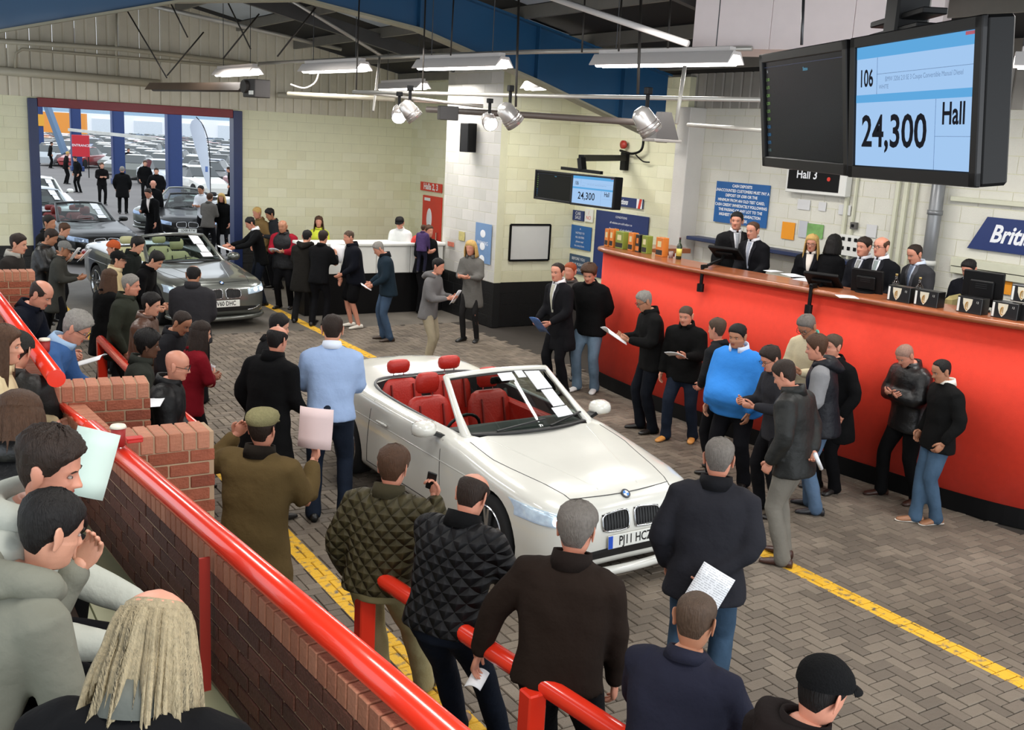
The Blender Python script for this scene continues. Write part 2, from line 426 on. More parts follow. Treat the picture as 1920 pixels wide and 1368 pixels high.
for x in (6.6, 8.57, 10.2):
    z0 = np.interp(x, [p[0] for p in low], [p[1] for p in low])
    obj('stiffener', MB().add(*box(x-.01, x+.01, 13.38, 13.62, z0, roof_z(x)-.19)), BLUE, gd)
# ------------------------------------------------------------------ cars
TYRE = mat('tyre_rubber', (22, 22, 23), .85, var=.1); ALLOY = mat('alloy_wheel', (190, 192, 194), .25, metal=.9, var=0)
DARKP = mat('black_plastic', (16, 16, 17), .5, var=.1); CHROME = mat('chrome_trim', (210, 212, 215), .12, metal=1, var=0)
LAMPG = glass_mat('lamp_glass', (235, 240, 250)); PANE = glass_mat('car_glass', (196, 212, 206))
PAPER = mat('printed_paper', (226, 228, 232), .7, var=.03)
def text_paper(name='printed_sheet', rgb=(228, 229, 232), ink=(120, 122, 130), sc=1.):
    key = ('tp', name, rgb)
    if key in _mats: return _mats[key]
    m = mat(name, rgb, .7, var=.02).copy(); n = m.node_tree; N = n.nodes; L = n.links; b = N['Principled BSDF']
    tc = N.new('ShaderNodeTexCoord'); mp = N.new('ShaderNodeMapping'); L.new(tc.outputs['Generated'], mp.inputs[0])
    w = N.new('ShaderNodeTexWave'); w.bands_direction = 'Y'; w.inputs['Scale'].default_value = 7*sc; w.inputs['Distortion'].default_value = .0
    L.new(mp.outputs[0], w.inputs['Vector']); no = N.new('ShaderNodeTexNoise'); no.inputs['Scale'].default_value = 14
    L.new(mp.outputs[0], no.inputs['Vector'])
    g = N.new('ShaderNodeMath'); g.operation = 'GREATER_THAN'; g.inputs[1].default_value = .62; L.new(w.outputs['Fac'], g.inputs[0])
    g2 = N.new('ShaderNodeMath'); g2.operation = 'GREATER_THAN'; g2.inputs[1].default_value = .45; L.new(no.outputs['Fac'], g2.inputs[0])
    g3 = N.new('ShaderNodeMath'); g3.operation = 'MULTIPLY'; L.new(g.outputs[0], g3.inputs[0]); L.new(g2.outputs[0], g3.inputs[1])
    g4 = N.new('ShaderNodeMath'); g4.operation = 'MULTIPLY'; g4.inputs[1].default_value = .55; L.new(g3.outputs[0], g4.inputs[0])
    mx = N.new('ShaderNodeMix'); mx.data_type = 'RGBA'; src = b.inputs['Base Color'].links[0].from_socket
    L.new(g4.outputs[0], mx.inputs[0]); L.new(src, mx.inputs[6]); mx.inputs[7].default_value = lin(ink); L.new(mx.outputs[2], b.inputs['Base Color'])
    _mats[key] = m; return m
TXT = text_paper()
# body tables: distance from nose, top on the centre line, shoulder height, half width, underside
ST = np.array([
 (0.00, .46, .44, .40, .34), (.015, .56, .50, .52, .27), (.05, .69, .60, .65, .22), (.12, .76, .675, .75, .19), (.24, .805, .72, .815, .17),
 (.45, .84, .755, .862, .165), (.80, .875, .80, .888, .165), (1.15, .925, .85, .893, .165), (1.45, .965, .895, .893, .165), (1.8, .975, .905, .893, .165),
 (2.6, .975, .915, .893, .165), (3.2, .985, .935, .893, .17), (3.6, 1.005, .955, .89, .18), (4.0, 1.03, .965, .875, .2), (4.3, 1.03, .95, .84, .24),
 (4.45, 1.01, .91, .80, .28), (4.54, .93, .84, .76, .32), (4.575, .75, .72, .70, .36), (4.58, .55, .55, .60, .42)])
def body_section(y, k=1.):
    zc, zs, w, zb = [np.interp(y, ST[:, 0], ST[:, i]) for i in range(1, 5)]
    hgt = zs-zb
    p = [(0, zb), (w*.80, zb), (w*.955, zb+.05*min(1, hgt/.3)), (w*.985, zb+.16*min(1, hgt/.5)), (w, zb+hgt*.50), (w*.992, zs-.15*hgt), (w*.965, zs-.02*hgt), (w*.90, zs+(zc-zs)*.38), (w*.74, zs+(zc-zs)*.70), (w*.40, zs+(zc-zs)*.95), (0, zc)]
    return smooth_path(np.array(p), 3)
SEC_N = len(body_section(1.))
def surf(y, s):
    """point of the bodywork: y from nose, s in 0..1 bottom centre to top centre (negative s = other side)"""
    P = body_section(y); i = abs(s)*(SEC_N-1); a = int(min(i, SEC_N-2)); q = P[a]*(1-(i-a))+P[a+1]*(i-a)
    return np.array([q[0]*(1 if s >= 0 else -1), y, q[1]])
def surf_z(y, z, side=1):
    P = body_section(y); k = P[:, 1].argmax(); zz = P[:, 1]; j = np.searchsorted(zz[5:], z)+5; j = min(max(j, 6), SEC_N-1)
    t = (z-zz[j-1])/(zz[j]-zz[j-1]+1e-9); return np.array([side*(P[j-1, 0]*(1-t)+P[j, 0]*t), y, z])
def surf_x(y, x):     # top surface
    P = body_section(y)[SEC_N//2:]; q = np.interp(abs(x), P[::-1, 0], P[::-1, 1]); return np.array([x, y, q])
def front_pt(x, z):   # nose surface seen from the front, by height
    lo, hi = 0., 1.2
    for _ in range(24):
        m = (lo+hi)/2; P = body_section(m); inside = P[:, 1].max() >= z and P[:, 1].min() <= z
        if inside:
            up = P[SEC_N//2-4:]; wx = max([P[j, 0] for j in range(SEC_N) if abs(P[j, 1]-z) < .06] or [0])
            top = np.interp(abs(x), P[SEC_N//2:, 0][::-1], P[SEC_N//2:, 1][::-1]) if abs(x) <= P[SEC_N//2:, 0].max() else -1
            inside = top >= z and wx >= abs(x)
        if inside: hi = m
        else: lo = m
    return np.array([x, hi, z])
def patch(fn, off, n, m, wrap=None):
    """grid patch: fn(u,v)->point, pushed off by off along its own normal"""
    P = np.array([[fn(i/(n-1), j/(m-1)) for j in range(m)] for i in range(n)])
    du = np.gradient(P, axis=0); dv = np.gradient(P, axis=1); N_ = np.cross(du, dv); N_ /= np.linalg.norm(N_, axis=2)[..., None]+1e-9
    Q = P+N_*off; V = np.concatenate([Q.reshape(-1, 3), (P-N_*.004).reshape(-1, 3)]); F = []
    for i in range(n-1):
        for j in range(m-1):
            a = i*m+j; F.append((a, a+m, a+m+1, a+1))
    k = n*m
    edge = [(i*m, (i+1)*m) for i in range(n-1)]+[((n-1)*m+j, (n-1)*m+j+1) for j in range(m-1)]+[((n-1-i)*m+m-1, (n-2-i)*m+m-1) for i in range(n-1)]+[(m-1-j, m-2-j) for j in range(m-1)]
    F += [(a, a+k, b+k, b) for a, b in edge]
    return V, F
def wheel(parent, x, y, side, r=.325, spokes=5):
    w = .23; th = np.arange(40)*2*PI/40
    b = MB(); R = []
    for dx, rr in ((-w/2, r*.70), (-w/2, r*.94), (-w*.42, r*.99), (-.05, r), (.05, r), (w*.42, r*.99), (w/2, r*.94), (w/2, r*.70)):
        R.append(np.stack([np.full(40, dx), rr*np.cos(th), rr*np.sin(th)], 1))
    V, F = loft(R, cap=False); b.add(V, F)
    V, F = cyl((0, 0, 0), r*.70, w*.55, 40, 0); b.add(V, F)
    t = obj('wheel', b, TYRE, parent, True, (x, y, r))
    rm = MB(); R = []
    for dx, rr in ((.115, r*.74), (.122, r*.72), (.10, r*.665), (.03, r*.64)):
        R.append(np.stack([np.full(40, dx*side), rr*np.cos(th), rr*np.sin(th)], 1))
    V, F = loft(R, cap=False); rm.add(V, F)
    for k in range(spokes):
        for dd in (-.16, .16):
            a = k*2*PI/spokes+.3; e = a+dd*.9; c0 = a+dd*.35
            p = np.array([.10*side, math.cos(c0)*r*.12, math.sin(c0)*r*.12]); q = np.array([.108*side, math.cos(e)*r*.68, math.sin(e)*r*.68])
            rm.add(*bar(p, q, .032, .03, up=(1, 0, 0)))
    rm.add(*cyl((.105*side, 0, 0), r*.2, .03, 16, 0)); rm.add(*cyl((.122*side, 0, 0), r*.1, .012, 12, 0))
    obj('rim', rm, ALLOY, t, False); 
    ds = MB(); ds.add(*cyl((.03*side, 0, 0), r*.5, .02, 24, 0)); obj('brake_disc', ds, mat('brake_disc', (90, 88, 86), .35, metal=.8, var=0), t)
    return t
def seat(parent, x, y, m, z=.30, rear=False, w=.50, head=True):
    def cushion(x0, x1, y0, y1, z0, z1, b=.05): return cbox(x0, x1, y0, y1, z0, z1, b)
    s = MB(); s.add(*cushion(x-w/2, x+w/2, y-.50, y, z, z+.2)); s.add(*cushion(x-w/2, x-w/2+.1, y-.46, y, z+.05, z+.25, .04)); s.add(*cushion(x+w/2-.1, x+w/2, y-.46, y, z+.05, z+.25, .04))
    o = obj('seat', s, m, parent)
    bk = MB(); tilt = .16
    th = np.linspace(0, 2*PI, 17)[:-1]; R = []
    for z_, ww, dd in ((z+.12, .40, .13), (z+.2, .46, .15), (z+.4, .50, .15), (z+.56, .48, .13), (z+.64, .40, .11), (z+.67, .30, .07)):
        if rear: z_ -= .02
        R.append(np.stack([x+ww/2*np.sign(np.cos(th))*abs(np.cos(th))**.5*w/.5, y+.06+(z_-z)*tilt+dd/2*np.sign(np.sin(th))*abs(np.sin(th))**.6, np.full(16, z_)], 1))
    bk.add(*loft(R)); bo = obj('backrest', bk, m, parent, True)
    for xx in (x-.13*w/.5, x+.13*w/.5): obj('bolster_seam', MB().add(*bar((xx, y+.0+.3*tilt-.045, z+.3), (xx, y+.05+.58*tilt-.05, z+.6), .012, .03)), mat('seat_seam', (120, 26, 20), .7, var=0) if m.name.startswith('red') else DARKP, bo)
    if head:
        h = MB(); hx = .135 if not rear else .13
        R = []
        for z_, ww, dd in ((.0, .20, .06), (.03, .25, .10), (.10, .27, .115), (.16, .255, .105), (.195, .20, .07), (.205, .12, .03)):
            R.append(np.stack([x+ww/2*np.sign(np.cos(th))*abs(np.cos(th))**.6, y+.07+.75*tilt+dd/2*np.sin(th), np.full(16, z+.705+z_*(1 if not rear else .7))], 1))
        h.add(*loft(R)); ho = obj('headrest', h, m, parent, True)
        [obj('headrest_post', MB().add(*cyl((x+dx, y+.07+.7*tilt, z+.68), .007, .1, 6)), CHROME, ho) for dx in (-.06, .06)]
def make_car(name, label, loc, rz, paint, interior, trim, open_top=True, plate='', roundel=True, lights_on=False, papers=2, group=None, scale=1., detail=True):
    r = thing(name, label, 'car', loc, rz, group); r.scale = (scale,)*3
    # body shell: wheel arches and cabin cut out
    ys = np.concatenate([[0, .008, .02, .04, .07], np.linspace(.1, 4.4, 60), [4.44, 4.48, 4.52, 4.55, 4.57, 4.58]])
    R = []
    for y in ys:
        P = body_section(y); L_ = P[::-1][1:-1]*np.array([-1, 1])
        R.append(np.array([(q[0], y, q[1]) for q in list(P)+list(L_)]))
    b = MB(); V, F = loft(R); b.add(V, F); body = obj('bodywork', b, [paint, DARKP], r, True)
    bm = bmesh.new(); bm.from_mesh(body.data); bmesh.ops.recalc_face_normals(bm, faces=bm.faces[:]); bm.to_mesh(body.data); bm.free()
    cut = MB()
    for wy in (.80, 3.56):
        for sx in (-1, 1): cut.add(*cyl((sx*.87, wy, .335), .372, .30, 36, 0))
    co_ = obj('cut', cut, DARKP, r)
    cuts = [co_]
    if open_top:
        c2 = MB(); R2 = []
        for z_ in (.20, .6, 1.3):
            k = 1. if z_ > .5 else .95
            R2.append(np.array([(x_*k, y_, z_) for x_, y_ in ((-.60, 1.42), (-.70, 1.62), (-.715, 2.2), (-.695, 3.1), (-.62, 3.42), (-.4, 3.50), (.4, 3.50), (.62, 3.42), (.695, 3.1), (.715, 2.2), (.70, 1.62), (.60, 1.42))]))
        V, F = loft(R2); c2.add(V, [f[::-1] for f in F]); cuts.append(obj('cut', c2, trim, r))
    for c in cuts[::-1]:
        bmc = bmesh.new(); bmc.from_mesh(c.data); bmesh.ops.recalc_face_normals(bmc, faces=bmc.faces[:]); bmc.to_mesh(c.data); bmc.free()
        md = body.modifiers.new('b', 'BOOLEAN'); md.operation = 'DIFFERENCE'; md.solver = 'EXACT'; md.object = c; md.material_mode = 'TRANSFER'
        dg = bpy.context.evaluated_depsgraph_get(); dg.update()
        me = bpy.data.meshes.new_from_object(body.evaluated_get(dg)); body.modifiers.clear(); body.data = me
    for c in cuts: bpy.data.objects.remove(c)
    bm = bmesh.new(); bm.from_mesh(me)
    for e in bm.edges:
        if len(e.link_faces) == 2: e.smooth = e.link_faces[0].normal.angle(e.link_faces[1].normal, 0) < .75
    bm.to_mesh(me); bm.free()
    for wy in (.80, 3.56):
        for sx in (-1, 1): wheel(r, sx*.775, wy, sx)
    # shut lines: door, bonnet, boot
    gap = mat('panel_gap', (38, 38, 40), .8, var=0); g = MB()
    for sx in (-1, 1):
        for yy, z0, z1, dy in ((1.62, .28, .90, -.05), (2.98, .28, .93, .10)):
            pts = [surf_z(yy+dy*(1-t), z0+(z1-z0)*t, sx) for t in np.linspace(0, 1, 8)]
            g.add(*tube(pts, .004, 5, False))
        g.add(*tube([surf_z(y_, .28, sx) for y_ in np.linspace(1.57, 3.08, 10)], .004, 5, False))
        if detail:
            g.add(*tube([surf_x(y_, sx*(.50+.22*min(1, (y_-.12)/.9))) for y_ in np.linspace(.14, 1.38, 14)], .0035, 5, False))
    g.add(*tube([surf_x(.13+.05*(x_/.5)**2, x_) for x_ in np.linspace(-.52, .52, 12)], .0035, 5, False))
    obj('panel_gap', g, gap, r)
    if detail:
        cr = MB()
        for sx in (-1, 1):
            cr.add(*tube([surf_x(y_, sx*(.20+.30*(y_-.2)))+np.array([0, 0, -.002]) for y_ in np.linspace(.22, 1.36, 12)], .009, 6, True, .6))
            cr.add(*tube([surf_z(y_, .70+.03*(y_/3), sx)+np.array([-sx*.004, 0, 0]) for y_ in np.linspace(1.0, 4.2, 16)], .009, 6, True))
        obj('crease_line', cr, paint, r, True)
    # lamps
    for sx in (-1, 1):
        def hl(u, v, sx=sx):
            x_ = sx*(.44+.415*u); z_ = .555+.05*u+.125*v-.03*(1-u)*v-.01*u*v
            p = front_pt(x_, z_); return p if sx > 0 else p
        V, F = patch(hl, .010 if sx > 0 else -.010, 10, 7)
        lo = obj('headlight', MB().add(V, F), mat('lit_headlight', (186, 204, 232), .1, metal=.35, var=.45, vs=16, emit=.35) if lights_on else mat('headlight_unit', (150, 170, 200), .15, metal=.3, var=.2, vs=20), r, True)
        if detail:
            for k in (.58, .70):
                p = front_pt(sx*k, .635); rr = MB(); rr.add(*ellipsoid(p+np.array([0, -.010, 0]), (.038, .03, .038), 14, 8))
                obj('projector_ring', rr, glow('headlight_ring', (225, 238, 255), 4.) if lights_on else CHROME, lo, True)
    # kidney grilles
    for sx in (-1, 1):
        def kd(u, v, sx=sx):
            x_ = sx*(.035+.26*u); z_ = .515+.145*v*(1-.10*u); q = front_pt(x_, z_); return q
        V, F = patch(kd, .005 if sx > 0 else -.005, 8, 6); ko = obj('kidney_grille', MB().add(V, F), DARKP, r)
        fr = [kd(u, v)+np.array([0, -.012, 0]) for u, v in [(0.02, .0), (.5, -.06), (.95, .05), (1.02, .5), (.95, .95), (.5, 1.05), (.05, 1.), (-.02, .5), (.02, 0)]]
        rg = MB(); rg.add(*tube(smooth_path(fr, 3), .0075, 6, False)); obj('chrome_surround', rg, CHROME, ko, True)
        sl = MB()
        for k in range(8):
            u = .1+.8*k/7; sl.add(*bar(kd(u, .06)+np.array([0, -.008, 0]), kd(u, .94)+np.array([0, -.008, 0]), .006, .01))
        obj('slat_insert', sl, mat('dark_slat', (24, 24, 26), .4, var=0), ko)
    if roundel:
        p = surf_x(.115, 0); rb = MB(); c = p+np.array([0, -.005, .006])
        bo_ = thing_part('roundel', r, c, (math.radians(40), 0, 0))
        ring = MB(); ring.add(*cyl((0, 0, 0), .042, .008, 24)); obj('ring', ring, mat('roundel_ring', (30, 34, 44), .3, var=0), bo_)
        for q_ in range(4):
            a0 = q_*PI/2; pts = [(0, 0, .005)]+[(.027*math.cos(a0+t), .027*math.sin(a0+t), .005) for t in np.linspace(0, PI/2, 6)]
            mb = MB(); mb.add(np.array(pts+[(a, c_, -.001) for a, c_, _ in pts]), [tuple(range(7)), tuple(range(13, 6, -1))]+[(i, i+7, (i+1) % 7+7, (i+1) % 7) for i in range(7)])
            obj('quarter', mb, mat('roundel_blue', (40, 120, 200), .3, var=0) if q_ % 2 else mat('roundel_white', (235, 235, 235), .3, var=0), bo_)
    # lower front: intake, lip, fog trims
    def ink(u, v):
        q = front_pt((u-.5)*1.16, .295+.085*v*(1-.5*abs(u-.5))); return q
    V, F = patch(ink, .006, 14, 4); obj('air_intake', MB().add(V, F), DARKP, r)
    lp = MB(); pts = [(sx_*w_, y_, z_) for sx_, w_, y_, z_ in ((-1, .83, .40, .20), (-1, .76, .17, .185), (-1, .56, .05, .175), (-1, .2, -.0, .17), (1, .2, -.0, .17), (1, .56, .05, .175), (1, .76, .17, .185), (1, .83, .40, .20))]
    lp.add(*tube(smooth_path(pts, 4), .045, 8, True, .55, side=(0, 0, 1)) if False else tube(smooth_path(pts, 4), .04, 8)); obj('front_lip', lp, paint, r, True)
    for sx in (-1, 1):
        q = [front_pt(sx*x_, z_)+np.array([0, -.012, 0]) for x_, z_ in ((.42, .30), (.55, .315), (.66, .36))]
        obj('fog_trim', MB().add(*tube(smooth_path(q, 3), .012, 6)), CHROME, r, True)
    if plate:
        p = front_pt(0, .44); po = thing_part('number_plate', r, (0, p[1]-.02, .425), (math.radians(-4), 0, 0))
        obj('plate', MB().add(*cbox(-.26, .26, -.008, .0, -.055, .055, .003)), mat('plate_white', (225, 226, 220), .3, var=0), po)
        if detail: obj('country_band', MB().add(*box(-.26, -.215, -.0095, -.0075, -.052, .052)), mat('plate_blue', (30, 80, 190), .4, var=0), po)
        lettering(plate, .105, mat('plate_ink', (18, 18, 18), .5, var=0), po, (.02, -.0092, 0), bold=.002, squeeze=.8)
    # door handles, mirrors
    for sx in (-1, 1):
        hp = [surf_z(y_, .765, sx)+np.array([sx*.018, 0, 0]) for y_ in (2.62, 2.70, 2.82)]
        obj('door_handle', MB().add(*tube(hp, [.011, .015, .011], 8)), paint, r, True)
        m = MB(); c = np.array([sx*.99, 1.72, .985]); R = []; th = np.linspace(0, 2*PI, 17)[:-1]
        for dy, a, b_ in ((-.10, .03, .02), (-.085, .07, .045), (-.04, .105, .065), (.02, .115, .075), (.045, .11, .072)):
            R.append(np.stack([c[0]+a*np.sign(np.cos(th))*abs(np.cos(th))**.7, np.full(16, c[1]+dy), c[2]+b_*np.sign(np.sin(th))*abs(np.sin(th))**.8], 1))
        m.add(*loft(R)); mo = obj('door_mirror', m, paint, r, True)
        obj('mirror_stalk', MB().add(*bar((sx*.80, 1.70, .905), (sx*.93, 1.71, .955), .09, .035, up=(0, 0, 1))), DARKP, mo)
        obj('mirror_glass', MB().add(*box(c[0]-.095, c[0]+.095, c[1]+.046, c[1]+.05, c[2]-.055, c[2]+.055)), CHROME, mo)
    # windscreen: frame, pane, wipers
    B0, B1, T0, T1 = (.68, 1.56, .955), (.0, 1.36, .985), (.565, 2.10, 1.335), (.0, 2.03, 1.375)
    def wsb(u): x_ = (u-.5)*2*B0[0]; k = (abs(u-.5)*2)**2; return np.array([x_, B1[1]+(B0[1]-B1[1])*k, B1[2]+(B0[2]-B1[2])*k])
    def wst(u): x_ = (u-.5)*2*T0[0]; k = (abs(u-.5)*2)**2; return np.array([x_, T1[1]+(T0[1]-T1[1])*k, T1[2]+(T0[2]-T1[2])*k])
    def wp(u, v): return wsb(u)*(1-v)+wst(u)*v
    fb_ = MB()
    for sx in (0, 1): fb_.add(*tube([wsb(sx)+np.array([0, -.05, -.02]), wp(sx, .33), wp(sx, .66), wst(sx)], [.05, .036, .033, .032], 8, True, .8))
    fb_.add(*tube([wst(u) for u in np.linspace(0, 1, 13)], .03, 8)); wf = obj('windscreen_frame', fb_, paint if open_top else paint, r, True)
    P = [[wp(.02+.96*i/12, .01+.95*j/4) for j in range(5)] for i in range(13)]
    V = np.array(P).reshape(-1, 3); F = [(i*5+j, (i+1)*5+j, (i+1)*5+j+1, i*5+j+1) for i in range(12) for j in range(4)]
    obj('windscreen_pane', MB().add(V, F), PANE, r, True)
    # dark frit band around the pane
    fr = MB(); 
    for v0, v1, u0, u1 in ((.93, 1., .02, .98),):
        q = lambda u, v: wp(u0+(u1-u0)*u, v0+(v1-v0)*v)+np.array([0, -.004, .004])
        fr.add(*patch(q, .001, 12, 2))
    obj('screen_band', fr, DARKP, wf)
    for x0 in (-.42, .12):
        a, b_ = wsb(.5+x0/1.36)+np.array([0, -.02, .01]), wp(.5+(x0+.52)/1.36, .10)+np.array([0, -.02, .02])
        obj('wiper', MB().add(*bar(a, b_, .02, .012)), DARKP, r)
    # cowl
    obj('cowl', MB().add(*tube([wsb(u)+np.array([0, -.03, -.012]) for u in np.linspace(.05, .95, 11)], .03, 6, True, .5)), DARKP, r, True)
    if open_top:
        # cabin tub and furniture
        t = MB(); t.add(*box(-.66, .66, 1.5, 3.4, .22, .27)); obj('cabin_floor', t, trim, r)
        d = MB(); R = []
        for x_ in np.linspace(-.66, .66, 9):
            R.append(np.array([(x_, 1.38, .80), (x_, 1.5, .955-.03*(x_/.66)**2), (x_, 1.72, .96-.03*(x_/.66)**2), (x_, 1.93, .90), (x_, 1.95, .74), (x_, 1.80, .55), (x_, 1.5, .5)]))
        V, F = loft(R); d.add(V, [f[::-1] for f in F]); obj('dashboard', d, mat('dashboard', (44, 47, 46), .6, var=.1), r)
        cs = MB(); cs.add(*cbox(-.11, .11, 1.85, 2.9, .27, .52, .03)); cs.add(*cbox(-.09, .09, 2.45, 2.85, .5, .60, .03)); obj('centre_console', cs, DARKP, r)
        obj('gear_lever', MB().add(*tube([(0, 2.15, .5), (0, 2.13, .62)], [.012, .025], 8)), DARKP, r, True)
        sw = MB(); th = np.linspace(0, 2*PI, 21); ctr = np.array([-.36, 2.10, .80]); 
        sw.add(*tube([ctr+np.array([.185*math.cos(a), .185*math.sin(a)*-.35, .185*math.sin(a)*.93]) for a in th], .016, 6, False))
        sw.add(*bar(ctr-np.array([.17, 0, 0]), ctr+np.array([.17, 0, 0]), .03, .06)); sw.add(*ellipsoid(ctr, (.07, .03, .06), 10, 6)); obj('steering_wheel', sw, DARKP, r, True)
        for x_ in (-.36, .36):
            seat(r, x_, 2.62, interior, .30); seat(r, x_*.86, 3.34, interior, .34, True, .5)
        for sx in (-1, 1): obj('door_card', MB().add(*cbox(sx*.62-.05, sx*.62+.05, 1.75, 3.0, .35, .86, .02)), interior, r)
        # hood cover (dark lid well behind the rear seats) + beltline gasket
        bl = MB(); bl.add(*tube(smooth_path([(-.70, 1.75, .93), (-.722, 2.3, .945), (-.71, 3.05, .965), (-.63, 3.42, .99), (-.4, 3.52, 1.01), (.4, 3.52, 1.01), (.63, 3.42, .99), (.71, 3.05, .965), (.722, 2.3, .945), (.70, 1.75, .93)], 4), .014, 6))
        obj('beltline_seal', bl, mat('grey_seal', (92, 94, 96), .5, var=0), r, True)
        mr = MB(); mr.add(*cbox(-.11, .11, 2.02, 2.06, 1.24, 1.31, .015)); mr.add(*bar((0, 2.03, 1.30), (0, 2.0, 1.36), .02)); obj('rear_view_mirror', mr, DARKP, r)
        for sx in (-1, 1):     # seat belts
            obj('seat_belt', MB().add(*tube(smooth_path([(sx*.66, 2.92, .92), (sx*.60, 2.80, .75), (sx*.56, 2.72, .5)], 3), .02, 6, True, .2)), DARKP, r)
    else:
        rf = MB(); R = []
        for y_, hw, z_ in ((1.50, .62, .95), (2.08, .55, 1.34), (2.5, .555, 1.40), (3.0, .55, 1.385), (3.4, .535, 1.31), (3.95, .58, 1.02)):
            R.append(np.array([(-.70, y_, .90), (-hw-.06, y_, z_-.14 if z_ > 1.1 else .92), (-hw, y_, z_), (-hw*.5, y_, z_+.03), (hw*.5, y_, z_+.03), (hw, y_, z_), (hw+.06, y_, z_-.14 if z_ > 1.1 else .92), (.70, y_, .90)]))
        V, F = loft(R[1:5]); rf.add(V, F); obj('roof', rf, paint, r, True)
        gh = MB(); V, F = loft([q*np.array([.97, 1, .985]) for q in R]); gh.add(V, F); obj('side_glass', gh, mat('tinted_glass', (40, 48, 50), .08, var=0), r, True)
    # rear lamps
    for sx in (-1, 1):
        q = [surf_z(4.2+.3*t, .80, sx)+np.array([sx*.002, 0, 0]) for t in np.linspace(0, 1, 5)]
        obj('tail_light', MB().add(*tube(q, [.03, .05, .06, .06, .05], 8)), mat('red_lens', (150, 16, 20), .15, var=0), r, True)
    # sale papers on the windscreen
    SH = [(.17, .55, .86, .34), (.215, .56, .30, .12)]
    if papers:
        for k, (u0, v0, wu, hv, c_) in enumerate([(.79, .60, .17, .33, 0), (.80, .28, .13, .30, 0), (.79, .10, .17, .16, 1), (.50, .80, .14, .13, 1), (.645, .83, .08, .12, 1)][:papers]):
            q = lambda u, v: wp(u0-wu/2+wu*u, v0+hv*v)+np.array([0, -.012, .012])
            po = obj('sale_sheet', MB().add(*patch(q, .002, 4, 4)), TXT if c_ == 0 else PAPER, r)
    return r
def thing_part(name, parent, loc, rot=(0, 0, 0)):
    o = bpy.data.objects.new(name, None); COL.objects.link(o); o.parent = parent; o.location = loc; o.rotation_euler = rot; o.empty_display_size = .05; return o
WHITE = mat('white_car_paint', (214, 213, 205), .22, var=.02, coat=.9); GREYC = mat('grey_metallic_paint', (104, 107, 102), .3, metal=.55, var=.04, coat=.9)
BLACKC = mat('black_car_paint', (8, 8, 9), .35, var=0, coat=.3, spec=.3); SILV = mat('silver_car_paint', (168, 174, 178), .3, metal=.5, var=.03, coat=.8)
REDL = mat('red_leather', (178, 38, 26), .45, var=.10, bump=.15, bs=50); CREAML = mat('cream_leather', (186, 184, 140), .5, var=.1)
TRIMD = mat('dark_trim', (28, 28, 30), .7, var=.1); 
# local +y runs from nose to tail
make_car('convertible_car', 'white open convertible with red leather seats and papers on its windscreen', (5.06, 6.10, 0), math.radians(2.2), WHITE, REDL, TRIMD, True, 'PJ11 HCZ', True, True, 5)
make_car('convertible_car', 'dark grey open convertible with cream seats and bright headlights', (5.12, 17.75, 0), math.radians(9), GREYC, CREAML, TRIMD, True, 'V60 DHC', True, True, 3, scale=1.05)
# ------------------------------------------------------------------ people
HT = np.array([  # height from skull centre, front, back, half width
 (-.118, .030, -.040, .036), (-.112, .066, -.042, .042), (-.100, .080, -.045, .048), (-.085, .085, -.050, .055), (-.062, .086, -.058, .062), (-.035, .085, -.072, .067),
 (-.010, .084, -.084, .0715), (.020, .085, -.094, .0750), (.045, .084, -.098, .0765), (.065, .078, -.096, .0745), (.085, .062, -.084, .065), (.100, .042, -.062, .050),
 (.110, .022, -.040, .032), (.116, .004, -.018, .014), (.118, -.004, -.012, .005)])
def head_surf(th, z, off=0.):
    yf, yb, w = np.interp(z, HT[:, 0], HT[:, 1]), np.interp(z, HT[:, 0], HT[:, 2]), np.interp(z, HT[:, 0], HT[:, 3])
    c, s = np.cos(th), np.sin(th); y0 = np.where(np.asarray(z) > .095, (yf+yb)/2, -.008)
    x = w*np.sign(s)*np.abs(s)**.88; y = y0+np.where(c > 0, yf-y0, y0-yb)*np.sign(c)*np.abs(c)**.88
    k = np.clip((np.asarray(z)-.02)/.096, 0, 1)**1.6; h = np.sqrt(np.maximum(1-k*k, 0))
    return np.stack([x+off*s*h, y+off*c*h, z+off*k+0*x], -1)
def face_relief(P):
    x, y, z = P[..., 0], P[..., 1], P[..., 2]; ax = np.abs(x); fr = np.clip((y-.02)/.04, 0, 1)
    g = lambda a, m, s: np.exp(-((a-m)/s)**2)
    nose = np.clip((.016-z)/.040, 0, 1)*np.clip((z+.044)/.010, 0, 1)
    d = .026*g(x, 0, .0105)*nose+.009*g(ax, .013, .008)*g(z, -.032, .009)
    d -= .012*g(ax, .032, .014)*g(z, .003, .012); d += .005*g(z, .024, .008)*g(ax, .022, .028)
    d += .006*g(z, -.066, .0065)*g(x, 0, .020)+.006*g(z, -.056, .0055)*g(x, 0, .020)-.004*g(z, -.061, .003)*g(x, 0, .022)
    d += .006*g(z, -.094, .012)*g(x, 0, .020)-.003*g(z, -.078, .006)*g(x, 0, .02)+.004*g(ax, .042, .016)*g(z, -.022, .018)-.003*g(ax, .04, .014)*g(z, -.062, .018)
    Q = P.copy(); Q[..., 1] += d*fr; return Q
def rotm(yaw=0, pitch=0, roll=0):
    a, b, c = [math.radians(v) for v in (yaw, pitch, roll)]
    Rz = np.array([[math.cos(a), -math.sin(a), 0], [math.sin(a), math.cos(a), 0], [0, 0, 1]])
    Rx = np.array([[1, 0, 0], [0, math.cos(b), -math.sin(b)], [0, math.sin(b), math.cos(b)]])
    Ry = np.array([[math.cos(c), 0, math.sin(c)], [0, 1, 0], [-math.sin(c), 0, math.cos(c)]])
    return Rz@Rx@Ry
